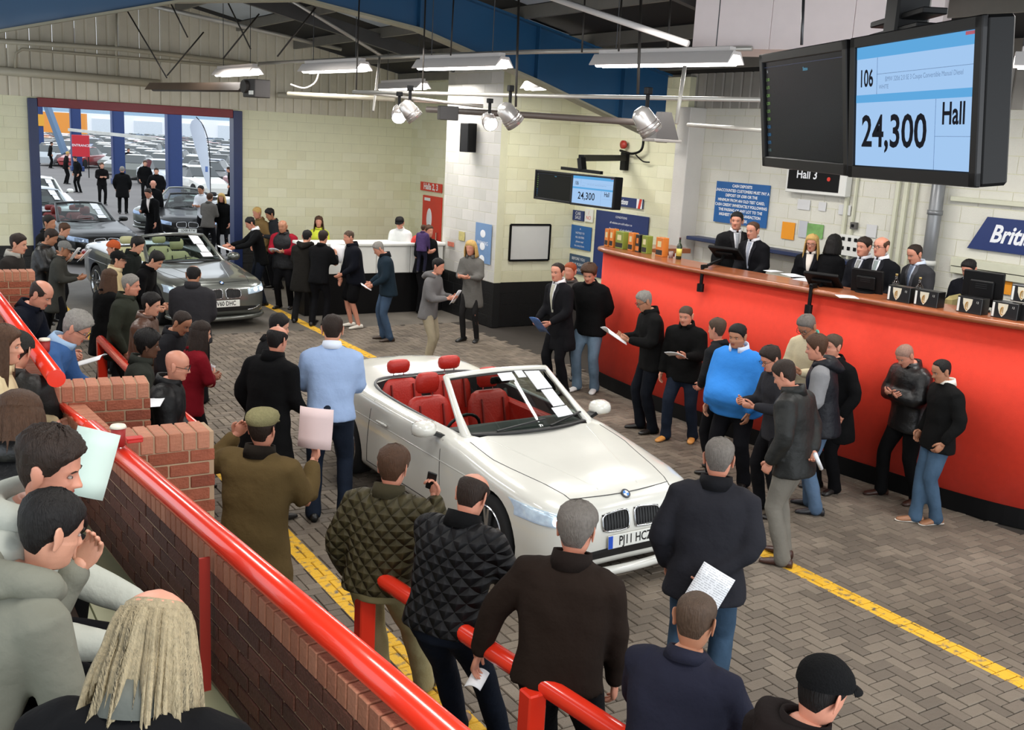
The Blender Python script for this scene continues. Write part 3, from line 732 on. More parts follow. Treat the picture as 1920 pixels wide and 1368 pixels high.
ARMS = {  # upper arm direction, forearm direction (x outwards, y forwards, z up) of one arm
 'down': ((.22, -.02, -1), (.10, .22, -1)), 'pocket': ((.42, -.22, -1), (-.15, .45, -.85)), 'hold': ((.20, .22, -1), (-.42, .85, .12)),
 'low': ((.20, .10, -1), (-.32, .75, -.45)), 'high': ((.25, .40, -.9), (-.42, .75, .55)), 'cross': ((.25, .30, -.95), (-.95, .42, .12)),
 'phone': ((.45, .45, -.75), (-.28, .20, .95)), 'rail': ((.25, .55, -.80), (.05, .75, -.50)), 'back': ((.28, -.30, -.95), (-.62, -.28, -.45)),
 'chin': ((.15, .65, -.75), (-.25, .30, .92)), 'front': ((.15, .15, -1), (-.62, .55, -.50)), 'head': ((.85, .35, .35), (-.75, -.1, .65)),
 'raise': ((.30, .35, -.75), (-.10, .55, .80)), 'lap': ((.18, .35, -.85), (-.25, .92, -.20)), 'hang': ((.16, .25, -1), (.0, .35, -1)), 'reach': ((.25, .75, -.65), (.0, 1., -.15)),
 'elbow': ((.75, .45, -.30), (-.65, .10, .85)), 'carry': ((.18, .05, -1), (-.40, .80, .42)), 'side': ((.30, -.05, -1), (-.1, .3, -.9))}
SKIN = {'fair': (204, 148, 122), 'pink': (196, 134, 110), 'tan': (168, 116, 88), 'brown': (126, 84, 60), 'dark': (88, 58, 42)}
HAIRC = {'black': (20, 17, 16), 'dark': (40, 29, 23), 'brown': (72, 49, 34), 'grey': (128, 124, 118), 'white': (186, 182, 174), 'blond': (196, 160, 96), 'red': (150, 70, 36), 'shaved': (74, 58, 46), 'silver': (104, 98, 92), 'longgrey': (150, 136, 108)}
def skin_m(k):
    return mat('skin_'+k, SKIN[k], .5, var=.08, vs=30, bump=.05, bs=200)
def lip_m(k):
    c = SKIN[k]; return mat('lips_'+k, (int(c[0]*.84), int(c[1]*.62), int(c[2]*.62)), .45, var=0)
def hair_m(k, sk=None):
    if sk:
        a_, b_ = HAIRC[k], SKIN[sk]; nk = 'cropped_'+k+'_'+sk; HAIRC[nk] = tuple(int(p*.55+q*.45) for p, q in zip(a_, b_)); return hair_m(nk)
    key = ('hairm', k)
    if key in _mats: return _mats[key]
    m = mat('hair_'+k, HAIRC[k], .6, var=.25, vs=60, spec=.25).copy(); n = m.node_tree; b = n.nodes['Principled BSDF']
    tc = n.nodes.new('ShaderNodeTexCoord'); mp = n.nodes.new('ShaderNodeMapping'); mp.inputs['Scale'].default_value = (1, 1, .12)
    no = n.nodes.new('ShaderNodeTexNoise'); no.inputs['Scale'].default_value = 190; bp = n.nodes.new('ShaderNodeBump'); bp.inputs['Strength'].default_value = .7; bp.inputs['Distance'].default_value = .01
    n.links.new(tc.outputs['Object'], mp.inputs[0]); n.links.new(mp.outputs[0], no.inputs['Vector']); n.links.new(no.outputs['Fac'], bp.inputs['Height']); n.links.new(bp.outputs[0], b.inputs['Normal'])
    _mats[key] = m; return m
def cloth(name, rgb, kind='cloth'):
    if sum(rgb) < 190: rgb = tuple(int(c*(.55+.35*sum(rgb)/190)) for c in rgb)
    if kind == 'leather': return mat(name+'_leather', rgb, .42, var=.15, vs=8, bump=.35, bs=14)
    if kind == 'denim': return mat(name+'_denim', rgb, .85, var=.35, vs=5, bump=.35, bs=12, spec=.15)
    if kind == 'shiny': return mat(name+'_shell', rgb, .55, var=.15, vs=6, bump=.6, bs=9, spec=.25)
    if kind == 'quilt':
        key = ('quilt', rgb)
        if key in _mats: return _mats[key]
        m = mat(name+'_quilted', rgb, .6, var=.12, vs=5, spec=.25).copy(); n = m.node_tree; N = n.nodes; L = n.links; b = N['Principled BSDF']
        tc = N.new('ShaderNodeTexCoord'); src = None; hs = []
        for a in (45, -45):
            mp = N.new('ShaderNodeMapping'); mp.inputs['Rotation'].default_value = (0, math.radians(a), 0); L.new(tc.outputs['Object'], mp.inputs[0])
            w = N.new('ShaderNodeTexWave'); w.bands_direction = 'X'; w.inputs['Scale'].default_value = 5.2; w.wave_profile = 'SIN'; L.new(mp.outputs[0], w.inputs['Vector'])
            p = N.new('ShaderNodeMath'); p.operation = 'POWER'; p.inputs[1].default_value = .35; L.new(w.outputs['Fac'], p.inputs[0]); hs.append(p)
        mn = N.new('ShaderNodeMath'); mn.operation = 'MINIMUM'; L.new(hs[0].outputs[0], mn.inputs[0]); L.new(hs[1].outputs[0], mn.inputs[1])
        bp = N.new('ShaderNodeBump'); bp.inputs['Strength'].default_value = 1.; bp.inputs['Distance'].default_value = .035
        L.new(mn.outputs[0], bp.inputs['Height']); L.new(bp.outputs[0], b.inputs['Normal'])
        _mats[key] = m; return m
    return mat(name+'_cloth', rgb, .9, var=.14, vs=4, bump=.45, bs=10, spec=.12)
GARMENTS = []
TSEC = np.array([  # height over the hips, half width, half depth, forward offset
 (-.50, .225, .165, .0), (-.24, .215, .150, .0), (-.12, .200, .138, .0), (0., .185, .128, .0), (.12, .168, .118, .005), (.24, .178, .120, .01), (.36, .196, .125, .01), (.44, .200, .118, .0),
 (.495, .185, .098, -.01), (.535, .135, .078, -.012), (.575, .072, .066, -.008)])
def person(label, head, h=1.75, face=0, ground=0., foot=None, arms=('down', 'down'), lean=4, hunch=.5, hp=10, hy=0, skin='fair', hair='dark', style='short', top=(30, 30, 32), kind='cloth',
           hem='hip', collar=None, shirt=None, tie=None, legs=(24, 24, 28), lkind='cloth', shoes=(22, 18, 16), sit=False, girth=1., belly=0., hat=None, hatc=(24, 24, 26), stance=.11, stride=.04, skirt=False,
           hood=False, glasses=False, lapel=False, female=False, vest=None, open_legs=False, bare=False, group=None, cross=False, roll=0, knee=.06, see='', cuff=None, socks=None, roll_h=0, seat_h=.45, child=False):
    s = 1.
    # rough place first, to know the distance
    zt = ground+(h if not sit else seat_h+.86*h/1.75)
    T0 = G(head[0], head[1], zt) if len(head) == 2 else np.array(head)
    dist = float(np.dot(T0-CC, CF)); lod = 0 if dist < 5 else 1 if dist < 9.5 else 2 if dist < 15 else 3
    nc = (40, 32, 22, 16)[lod]
    sx_f = .90 if female else 1.
    hipz = .93 if not sit else seat_h+.08
    Rl = rotm(0, -lean, roll)
    def TF(P):      # torso frame -> person frame
        P = np.asarray(P, float).copy(); z = np.clip(P[..., 2], 0, .6)/.6
        P[..., 1] += hunch*.11*z**2; P[..., 2] -= hunch*.02*z**2
        return P@Rl.T+np.array([0, 0, hipz])
    N0 = TF(np.array([0, -.008, .565])); Rh = rotm(hy, -hp, roll_h)
    hc = N0+np.array([0, .012, .02])+Rh@np.array([0, .022, .112])
    def HF(P): return np.asarray(P)@Rh.T+hc
    tt = np.linspace(0, 2*PI, nc+1)[:-1]; th = tt-.38*np.sin(tt)
    # ---------- body: one continuous skin from hips to crown, limbs and hands grown on
    B = MB(); rings = []
    for z, rx, ry, yo in TSEC[3:]:
        if z > .56: continue
        k = .80; rings.append(TF(np.stack([rx*k*sx_f*np.sin(th), yo+ry*k*np.cos(th), np.full(nc, z)], 1)))
    rings[-1] = TF(np.stack([.10*sx_f*np.sin(th), -.012+.062*np.cos(th), np.full(nc, .535)], 1))
    nr = .058 if not female else .050; nr *= 1+.25*(girth-1)
    nb = TF(np.stack([nr*1.08*np.sin(th), -.010+nr*1.1*np.cos(th), np.full(nc, .570)], 1)); rings.append(nb)
    h0 = HF(head_surf(th, np.full(nc, -.118)))
    nt = HF(np.stack([nr*np.sin(th), -.020+nr*np.cos(th), np.full(nc, -.118)], 1)); 
    rings.append(nb*.5+nt*.5); rings.append(nt*.9+nb*.1)
    nt2 = HF(np.stack([.050*np.sin(th), -.012+.056*np.cos(th), np.full(nc, -.108)], 1)); rings.append(nt2)
    zs = (np.concatenate([np.linspace(-.113, .04, 30), np.linspace(.052, .118, 10)]), np.concatenate([np.linspace(-.113, .04, 24), np.linspace(.052, .118, 8)]),
          np.concatenate([np.linspace(-.112, .035, 15), np.linspace(.05, .118, 6)]), np.concatenate([np.linspace(-.112, .03, 9), np.linspace(.05, .118, 5)]))[lod]
    jaw = 1.+.10*(girth-1)/.3 if girth > 1 else 1.
    first = len(rings)
    lipf = []
    for z in zs:
        P = face_relief(head_surf(th, np.full(nc, z)))
        if z < -.02: P[:, 0] *= 1+(jaw-1)*1.5
        if female and z < -.03: P[:, 0] *= .92
        rings.append(HF(P))
    V, F = loft(rings); mi = [0]*len(F)
    if lod < 3:
        for i in range(first, len(rings)-1):
            zc = zs[i-first]
            if -.071 < zc < -.051:
                for k in range(nc):
                    if abs(head_surf(th[k:k+1], np.array([zc]))[0, 0]) < .021 and math.cos(th[k]) > 0: mi[i*nc+k] = 1
    B.add(V, [f[::-1] for f in F], mi)
    for sg in (-1, 1):   # ears
        V, F = tube([(0, -.008, -.034), (0, -.004, -.014), (0, -.010, .012), (0, -.018, .026)], [.010, .016, .019, .012], (10, 8, 6, 5)[lod], True, .38, side=(0, 1, 0))
        V = V@rotm(0, 0, 0).T; V = V+np.array([sg*.078, -.004, -.004]); V[:, 0] += sg*np.clip(-V[:, 1]-.0, 0, .03)*.5; B.add(HF(V), F)
    # arms
    hands = {}; sl = MB(); fin = (6, 6, 5, 4)[lod]
    for side, sg, pose in (('L', -1, arms[0]), ('R', 1, arms[1])):
        sh = TF(np.array([sg*.172*sx_f*(1+.5*(girth-1)), -.008, .475]))
        U, Fd = [np.array(v, float) for v in (ARMS[pose] if isinstance(pose, str) else pose)]
        U[0] *= sg; Fd[0] *= sg; U /= np.linalg.norm(U); Fd /= np.linalg.norm(Fd)
        Rt = rotm(0, -lean*.5, 0); U, Fd = Rt@U, Rt@Fd
        el = sh+U*.285; wr = el+Fd*.255
        if pose == 'head': wr = el+Fd*.2
        B.add(*tube([sh, (sh+el)/2, el, (el+wr)/2, wr, wr+Fd*.03], [.045, .042, .036, .036, .026, .027], (10, 8, 8, 6)[lod]))
        # hand
        n = np.array([-sg, 0, 0]) if Fd[2] < -.6 else (np.array([-sg*.8, -.2, .45]) if Fd[2] < .5 else np.array([-sg*.5, -.8, .1]))
        n = n-Fd*(n@Fd); n /= np.linalg.norm(n); tb = np.cross(Fd, n)*sg
        k0 = wr+Fd*.02; k1 = wr+Fd*.095
        B.add(*tube([wr, k0, wr+Fd*.06, k1], [.026, .030, .042, .040], (10, 8, 6, 6)[lod], True, .42, side=tb))
        grip = pose in ('hold', 'low', 'high', 'carry', 'rail', 'phone', 'raise', 'lap')
        cu = 1.5 if grip else .85
        if lod < 3:
            for j, (o_, l_) in enumerate(((.027, .072), (.009, .080), (-.009, .075), (-.026, .060))):
                a = k1+tb*o_-Fd*.008; d = Fd.copy(); pts = [a]; ang = 0
                for q in range(3):
                    ang += cu*(.35, .55, .5)[q]; d = Fd*math.cos(ang)+n*math.sin(ang)+tb*o_*1.2; d /= np.linalg.norm(d)
                    pts.append(pts[-1]+d*l_*(.42, .33, .25)[q])
                B.add(*tube(pts, [.0095, .009, .0082, .007], fin))
            a = wr+Fd*.03+tb*.026; B.add(*tube([a, a+tb*.022+Fd*.022, a+tb*.030+Fd*.050+n*.012, a+tb*.026+Fd*.070+n*.026], [.013, .012, .010, .008], fin))
        else:
            B.add(*tube([k1, k1+Fd*.03+n*.01, k1+Fd*.055+n*.035], [.036, .034, .026], 6, True, .4, side=tb))
            a = wr+Fd*.03+tb*.026; B.add(*tube([a, a+tb*.026+Fd*.03+n*.01], [.012, .009], 5))
        hands[side] = (k1+n*.02+Fd*.02, Fd, n, tb)
        f_ = 1.28 if kind in ('leather', 'shiny', 'quilt') else 1.12
        f_ *= 1+.35*(girth-1)
        if bare is True: f_ *= .85
        end = wr-Fd*.01 if bare is not True else el+Fd*.02
        pts = [sh+np.array([-sg*.05, 0, .0]), sh+U*.02, (sh+el)/2, el-U*.02, el+Fd*.03, (el+wr)/2, end]; rad = [.070, .076, .066, .062, .059, .054, .044]
        if bare is True: pts = pts[:4]; rad = rad[:4]
        sl.add(*tube(pts, [r_*f_*(.90 if female else 1) for r_ in rad], (14, 12, 10, 8)[lod]))
        if cuff is not None and not bare and lod < 3:
            pass
    # legs
    legm = MB(); feet = []
    for sg in (-1, 1):
        hip = np.array([sg*.09*sx_f, 0, hipz-.01]) if not sit else np.array([sg*.10, 0.02, hipz+.0])
        if sit: ft = np.array([sg*.15, .46, .085])
        else:
            ft = np.array([sg*stance, (stride if sg > 0 else -stride), .085])
            if cross and sg > 0: ft = np.array([-.06, .16, .085])
        d = ft-hip; Ld = np.linalg.norm(d); a, b = .44, .425; Ld = min(Ld, a+b-.002); dn = d/np.linalg.norm(d); ft = hip+dn*Ld if not sit else ft
        ca = (a*a+Ld*Ld-b*b)/(2*a*Ld); ca = max(-1, min(1, ca)); sa = math.sqrt(1-ca*ca)
        fwd = np.array([sg*.15, 1, 0.]); 
        if sit: fwd = np.array([sg*.12, .4, 1.])
        fwd -= dn*(fwd@dn); fwd /= np.linalg.norm(fwd); kn = hip+dn*a*ca+fwd*a*sa
        B.add(*tube([hip, (hip+kn)/2, kn, (kn*.6+ft*.4), ft, ft-np.array([0, 0, .03])], [.072, .062, .048, .050, .034, .036], (8, 8, 6, 6)[lod]))
        w_ = (.93 if female else 1.06)*(1+.5*(girth-1)); cu_ = .062 if not female else .05
        if skirt: pass
        elif bare == 'shorts': legm.add(*tube([hip, (hip+kn)/2, kn-(kn-hip)*.1], [.098*w_, .098*w_, .10*w_], 12))
        else:
            ank = ft-np.array([0, .0, .035])
            legm.add(*tube([hip, (hip+kn)/2, kn, kn*.55+ft*.45, kn*.2+ft*.8, ank], [.098*w_, .086*w_, .068*w_, .066*w_, .060*w_, cu_*w_*1.08], (14, 12, 10, 8)[lod]))
        # shoe
        ff = np.array([sg*.22, 1., 0]); ff /= np.linalg.norm(ff); sd = np.array([ff[1], -ff[0], 0]); f0 = np.array([ft[0], ft[1], 0]); R = []
        n_ = (14, 12, 10, 8)[lod]; t_ = np.linspace(0, 2*PI, n_+1)[:-1]
        for yy, w2, hh in ((-.085, .022, .05), (-.075, .034, .075), (-.03, .038, .085), (.03, .038, .078), (.09, .045, .058), (.14, .046, .045), (.175, .036, .036), (.19, .018, .026)):
            c = f0+ff*yy; R.append(np.array([c+sd*w2*math.cos(q)+np.array([0, 0, hh/2+hh/2*math.sin(q)]) for q in t_]))
        feet.append((R, f0, ff, sd))
    # ---------- assemble
    crown = HF(np.array([[0, -.01, .118]]))[0]
    sc = h/1.75
    if foot is not None and len(head) == 2:
        g = G(foot[0], foot[1], ground)
        lo, hi = .8, 1.2
        for _ in range(25):
            m_ = (lo+hi)/2; p = np.array([g[0], g[1], ground+crown[2]*m_]); d = p-CC; zz = d@CF
            if 684-FPX*(d@CU)/zz > head[1]: lo = m_
            else: hi = m_
        sc = min(max(m_, .93), 1.09)
    T = G(head[0], head[1]+1, ground+crown[2]*sc) if len(head) == 2 else np.array([head[0], head[1], ground+crown[2]*sc])
    tc = -T[:2]/np.linalg.norm(T[:2]); rt = np.array([-tc[1], tc[0]])
    fa = math.radians(face); fv = math.cos(fa)*tc+math.sin(fa)*rt*1.
    rz = math.atan2(fv[1], fv[0])-PI/2; c_, s_ = math.cos(rz), math.sin(rz)
    off = np.array([c_*crown[0]-s_*crown[1], s_*crown[0]+c_*crown[1]])*sc
    loc = (T[0]-off[0], T[1]-off[1], ground)
    root = thing('person', label, 'person', loc, rz, group); root.scale = (sc, sc, sc)
    obj('body', B, [skin_m(skin), lip_m(skin)], root, True)
    # trousers
    vox = (.012, .015, .021, .032)[lod]
    lm = cloth('trouser', legs, lkind)
    if skirt:
        sk = MB(); n_ = 20; t_ = np.linspace(0, 2*PI, n_+1)[:-1]; R = []
        for z, r1, r2 in ((.52, .21, .18), (.7, .20, .16), (.9, .17, .13), (1.0, .15, .11)): R.append(np.stack([r1*np.cos(t_), r2*np.sin(t_), np.full(n_, z)], 1))
        V, F = loft(R); sk.add(V, [f[::-1] for f in F]); obj('skirt', sk, lm, root, True)
    else:
        t_ = np.linspace(0, 2*PI, 17)[:-1]; R = []
        for z, rx, ry in ((-.10, .12, .105), (-.04, .175, .13), (.04, .172, .125), (.12, .16, .115)):
            gg = girth
            R.append(TF(np.stack([rx*gg*sx_f*np.sin(t_), ry*gg*np.cos(t_), np.full(16, z)], 1)))
        V, F = loft(R); legm.add(V, [f[::-1] for f in F]); o = obj('trousers' if bare != 'shorts' else 'shorts', legm, lm, root, True); GARMENTS.append((o, vox*1.1, .004 if lod < 3 else 0))
    shm = mat('shoe', shoes, .4, var=.08)
    hide_feet = see and 'nofeet' in see
    for R, f0, ff, sd in feet:
        b = MB(); V, F = loft(R); b.add(V, F); so_ = obj('shoe', b, shm, root, True)
        if lod < 2 and sum(shoes) > 300:
            b2 = MB(); b2.add(*tube([f0-ff*.07+np.array([0, 0, .008]), f0+ff*.17+np.array([0, 0, .008])], [.04, .044], 8, True, .2, side=sd)); obj('sole', b2, mat('pale_sole', (205, 200, 190), .7, var=.05), so_)
    # jacket
    hm = {'waist': -.06, 'hip': -.15, 'coat': -.34, 'long': -.50}[hem]; J = MB(); n_ = (28, 24, 20, 14)[lod]; t_ = np.linspace(0, 2*PI, n_+1)[:-1]; R = []
    puf = 1.10 if kind in ('quilt', 'shiny', 'leather') else 1.04
    def torso_pt(t, z, grow=0.):
        rx, ry, yo = np.interp(z, TSEC[:, 0], TSEC[:, 1]), np.interp(z, TSEC[:, 0], TSEC[:, 2]), np.interp(z, TSEC[:, 0], TSEC[:, 3])
        up = np.clip((z+.2)/.3, 0, 1)*np.clip((.56-z)/.1, 0, 1); rx = rx*(1+(girth*puf-1)*np.clip((.60-z)/.1, 0, 1))*sx_f; ry = ry*(1+(girth*puf-1)*np.clip((.60-z)/.1, 0, 1))
        bl = belly*math.exp(-((z-.10)/.17)**2)
        if female: bl += .035*math.exp(-((z-.34)/.07)**2)
        c, s2 = np.cos(t), np.sin(t)
        return np.stack([(rx+grow+bl*.35)*np.sign(s2)*np.abs(s2)**.85, yo+(ry+grow)*np.sign(c)*np.abs(c)**.9+bl*np.clip(c+.15, 0, 1), np.full(len(np.atleast_1d(t)), z)], -1)
    zz_ = [z for z in np.linspace(hm, .56, (16, 14, 11, 8)[lod])]+[.58]
    for z in zz_: R.append(TF(torso_pt(t_, z)))
    if sit and hm < -.1: R = R[2:]
    V, F = loft(R); J.add(V, [f[::-1] for f in F])
    tm = cloth('top', top, kind)
    nm = 'jacket' if kind != 'cloth' or lapel or collar else 'sweater'
    if vest is not None:
        obv = obj('waistcoat', J, tm, root, True); GARMENTS.append((obv, vox, .005 if lod < 3 else 0))
        obs = obj('sleeves', sl, cloth('top', vest, 'cloth'), root, True); GARMENTS.append((obs, vox, .004 if lod < 3 else 0))
    else:
        J.add(np.concatenate(sl.v), sl.f); obj_j = obj(nm if hem in ('waist', 'hip') else 'coat', J, tm, root, True); GARMENTS.append((obj_j, vox, .007 if lod < 2 else .005 if lod == 2 else 0))
    # collar / hood / shirt front
    def neck_band(r0, r1, z0, z1, th0=.0, m=tm, name='collar', k=1.):
        n2 = 22; tq = np.linspace(th0, 2*PI-th0, n2); P = []
        for z, r_ in ((z0, r0), (z1, r1), (z1-.004, r1-.012), (z0, r0-.014)):
            P.append(TF(np.stack([r_*k*np.sin(tq), -.010+r_*1.08*k*np.cos(tq), np.full(n2, z)+.016*np.cos(tq)*-1*(1 if z > .56 else 0)], 1)))
        V = np.concatenate(P); F = []
        for a, b in ((0, 1), (1, 2), (2, 3), (3, 0)):
            for i in range(n2-1): F.append((a*n2+i, a*n2+i+1, b*n2+i+1, b*n2+i))
        F += [(0, n2, 2*n2, 3*n2), (n2-1, 4*n2-1, 3*n2-1, 2*n2-1)]
        return obj(name, MB().add(V, F), m, root, True)
    gk = 1+.3*(girth-1)
    if collar is not None: neck_band(.100*gk, .088*gk, .530, .603, .40, cloth('collar', collar, kind if kind != 'quilt' else 'cloth'))
    elif not hood and not shirt: neck_band(.098*gk, .076*gk, .545, .585, .0)
    if shirt is not None:
        neck_band(.088*gk, .072*gk, .55, .605, .22, mat('shirt_cotton', shirt, .8, var=.04), 'shirt_collar')
    if shirt is not None and lapel:
        def vfront(hw, zt, zb, g):
            P = []; rows = 6
            for i in range(rows):
                u = i/(rows-1); z = zt+(zb-zt)*u; w2 = hw*(1-u)+.004
                for q in (-1, -.33, .33, 1): 
                    p = torso_pt(np.array([0.]), z, g)[0]; P.append((q*w2, p[1]-abs(q*w2)*.18, z))
            P = TF(np.array(P)); V = np.concatenate([P, P-np.array([0, .03, 0])]); F = []; k = rows*4
            for i in range(rows-1):
                for j in range(3): a = i*4+j; F.append((a, a+4, a+5, a+1))
            for i in range(rows-1):
                for j in (0, 3): a = i*4+j; F.append((a, a+4, a+4+k, a+k) if j else (a+4, a, a+k, a+4+k))
            return V, [f[::-1] for f in F]
        obj('shirt_front', MB().add(*vfront(.062, .548, .20, .012)), mat('shirt_cotton', shirt, .8, var=.04), root, True)
        if tie is not None: obj('tie', MB().add(*vfront(.026, .540, .17, .022)), mat('tie_silk', tie, .4, var=.2, vs=40), root, True)
        for sg in (-1, 1):
            P = []
            for z, x0, x1 in ((.555, .055, .085), (.48, .05, .105), (.44, .045, .090), (.34, .026, .055), (.21, .004, .022)):
                for x_ in (x0, x1): p = torso_pt(np.array([0.]), z, .020)[0]; P.append((sg*x_, p[1]-x_*.28, z))
            P = TF(np.array(P)); V = np.concatenate([P, P-np.array([0, .02, 0])]); F = [(2*i, 2*i+1, 2*i+3, 2*i+2) for i in range(4)]+[(2*i+1, 2*i+11, 2*i+13, 2*i+3) for i in range(4)]+[(2*i, 2*i+2, 2*i+12, 2*i+10) for i in range(4)]
            obj('lapel', MB().add(V, F if sg < 0 else [f[::-1] for f in F]), cloth('lapel', tuple(min(255, int(c*1.25+6)) for c in top)), root)
    if hood:
        hd = MB(); pts = [(-.085, .06, .535), (-.125, .0, .56), (-.11, -.075, .565), (0, -.125, .545), (.11, -.075, .565), (.125, .0, .56), (.085, .06, .535)]
        hd.add(*tube([TF(np.array(p)) for p in smooth_path(pts, 3)], [.026]+[.04]*4+[.052]*11+[.04]*2+[.026], 12, True, 1.)); hd.add(*tube([TF(np.array(p)) for p in ((-.09, -.10, .53), (0, -.15, .50), (.09, -.10, .53))], [.045, .075, .045], 12, True, .7))
        o = obj('hood', hd, tm, root, True); GARMENTS.append((o, vox, .004))
    # ---------- face details
    hm_ = hair_m(hair, skin if style == 'buzz' and hair != 'shaved' else None)
    if lod < 3:
        for sg in (-1, 1):
            e = MB(); V, F = ellipsoid((sg*.032, .0722, .003), (.0115, .0085, .0060), 12, 8); e.add(V, F, 0)
            V, F = ellipsoid((sg*.032+.0, .0792, .003), (.0048, .0026, .0050), 8, 5); e.add(V, F, 1); e.xf(HF); obj('eye', e, [mat('eyeball', (150, 134, 124), .3, var=0), mat('iris', (38, 30, 24), .2, var=0)], root, True)
            b = MB(); b.add(*tube([(sg*.016, .0865, .021), (sg*.032, .0855, .0255), (sg*.047, .077, .021)], [.003, .0036, .0025], 5, True, .6)); b.xf(HF)
            obj('eyebrow', b, hm_ if style != 'none' else hair_m('brown'), root, True)
    if glasses and lod < 3:
        g = MB(); tq = np.linspace(0, 2*PI, 17)
        for sg in (-1, 1):
            g.add(*tube([(sg*.033+.024*math.cos(a), .098-abs(.024*math.cos(a))*.05, .001+.018*math.sin(a)) for a in tq], .0022, 5, False))
            g.add(*tube([(sg*.057, .096, .004), (sg*.076, .06, .004), (sg*.081, -.005, .006)], .0022, 5))
        g.add(*bar((-.010, .100, .004), (.010, .100, .004), .003)); g.xf(HF); obj('glasses', g, mat('spectacle_frame', (20, 18, 18), .3, var=0), root)
    # ---------- hair
    def shell(thick, zl, zu=None, nth=None, nv=None, noise=0., name='hair', m=hm_, taper=True, cover=None, r_out=None):
        """cap over the skull: zl(theta) lower rim, zu(theta) upper rim"""
        nth = nth or (44, 34, 24, 18)[lod]; nv = nv or (12, 10, 8, 6)[lod]
        tq = np.linspace(0, 2*PI, nth+1)[:-1]; P = np.zeros((nv, nth, 3))
        lo = np.array([zl(a if a <= PI else 2*PI-a) for a in tq]); hi = np.array([.118 if zu is None else zu(a if a <= PI else 2*PI-a) for a in tq])
        for i in range(nv):
            v = i/(nv-1); zq = lo+(hi-lo)*(1-(1-v)**1.35 if zu is None else v)
            sm = min(1, v*nv/1.6+.12) if taper else 1
            if zu is not None: sm *= min(1, (1-v)*nv/1.6+.1)
            off = thick*sm if not callable(thick) else np.array([thick(a if a <= PI else 2*PI-a, z_) for a, z_ in zip(tq, zq)])*sm
            Q = head_surf(tq, zq, 0.); k = np.clip((zq-.0)/.118, 0, 1)**1.5; hq = np.sqrt(np.maximum(1-k*k, 0.0)); Q[:, 0] += off*np.sin(tq)*hq; Q[:, 1] += off*np.cos(tq)*hq; Q[:, 2] += off*k
            if noise: Q += noise*sm*np.stack([np.sin(tq*9+i*1.9+j*2.1)*np.cos(tq*5-i*1.3+j) for j in range(3)], 1)
            P[i] = Q
        V, F = loft(list(P), cap=False); 
        if zu is None: F.append(tuple(range((nv-1)*nth, nv*nth)))
        keep = F
        if cover is not None: keep = [f for f in F if cover(V[list(f)].mean(0))]
        o = obj(name, MB().add(HF(V), [f for f in keep]), m, root, True); return o
    def rim(front, temple, side, nape):
        return lambda a: float(np.interp(a, [0, .6, 1.0, 1.25, 1.5, 1.95, 2.4, PI], [front, front-.004, temple, side+.01, side, -.035, nape, nape]))
    if hat and style == 'short': shell(.006, rim(.060, .044, -.004, -.070))
    elif style == 'short': shell(lambda a, z: .010+.006*np.clip((z-.04)/.06, 0, 1), rim(.068, .044, -.004, -.070), noise=.0028)
    elif style == 'thick': shell(lambda a, z: .016+.012*np.clip((z-.03)/.07, 0, 1), rim(.066, .038, -.012, -.078), noise=.004)
    elif style == 'spiky': shell(lambda a, z: .010+.022*np.clip((z-.02)/.08, 0, 1), rim(.066, .040, -.006, -.07), noise=.006)
    elif style == 'curly': shell(lambda a, z: .022+.016*np.clip((z)/.08, 0, 1), rim(.066, .036, -.02, -.085), noise=.009)
    elif style == 'buzz': shell(.0035, rim(.062, .042, .0, -.068))
    elif style == 'receding': shell(.008, rim(.090, .078, .0, -.070), noise=.001)
    elif style == 'bald':   # ring of hair, bare crown
        f = lambda p: not (p[1] > .045)
        shell(.008, lambda a: float(np.interp(a, [0, 1.0, 1.25, 1.5, 1.95, 2.4, PI], [.03, .03, .0, -.004, -.035, -.070, -.070])), lambda a: float(np.interp(a, [0, 1.1, 1.6, 2.4, PI], [.05, .052, .075, .082, .085])), cover=f)
    elif style in ('long', 'longbald', 'bob', 'pony'):
        if style == 'longbald':
            shell(.004, lambda a: float(np.interp(a, [0, 1.0, 1.3, 1.9, PI], [.06, .03, -.02, -.05, -.09])), lambda a: float(np.interp(a, [0, 1.1, 1.6, 2.4, PI], [.072, .085, .092, .094, .096])), noise=.003)
        else: shell(lambda a, z: .014+.012*np.clip((z-.02)/.08, 0, 1), rim(.064, .036, -.03, -.09), noise=.003)
        Ld = {'long': .30, 'longbald': .19, 'bob': .15, 'pony': .30}[style]; hd = MB(); nt_ = (64, 44, 28, 20)[lod]*(3 if style == 'longbald' else 1); a0 = 1.15 if style != 'pony' else 2.4
        if style == 'longbald': a0 = .95
        tq = np.linspace(a0, 2*PI-a0, nt_); P = []; nrow = (16, 14, 10, 8)[lod]
        for i in range(nrow):
            u = i/(nrow-1); zt_ = .078 if style != 'longbald' else .072; z = zt_-(Ld+zt_)*u**(1 if style != 'longbald' else .85); q = head_surf(tq, np.full(nt_, max(z, -.02)), .012+.028*math.sin(min(u*2.4, 1.6)) if style != 'longbald' else .006+.034*math.sin(min(u*2.6, 1.6)))
            q[:, 2] = z; sp = 1+(.10*u if style != 'longbald' else .24*u**1.5); q[:, 0] *= sp; q[:, 1] = q[:, 1]*(1+.15*u)-(.02*u)+(.03*u**2 if style == 'longbald' else 0)
            strand = .004*np.sin(np.arange(nt_)*2.4)+.003*np.sin(np.arange(nt_)*1.1+u*5); q[:, 0] += strand*np.sin(tq)*(.4+u); q[:, 1] += strand*np.cos(tq)*(.4+u)
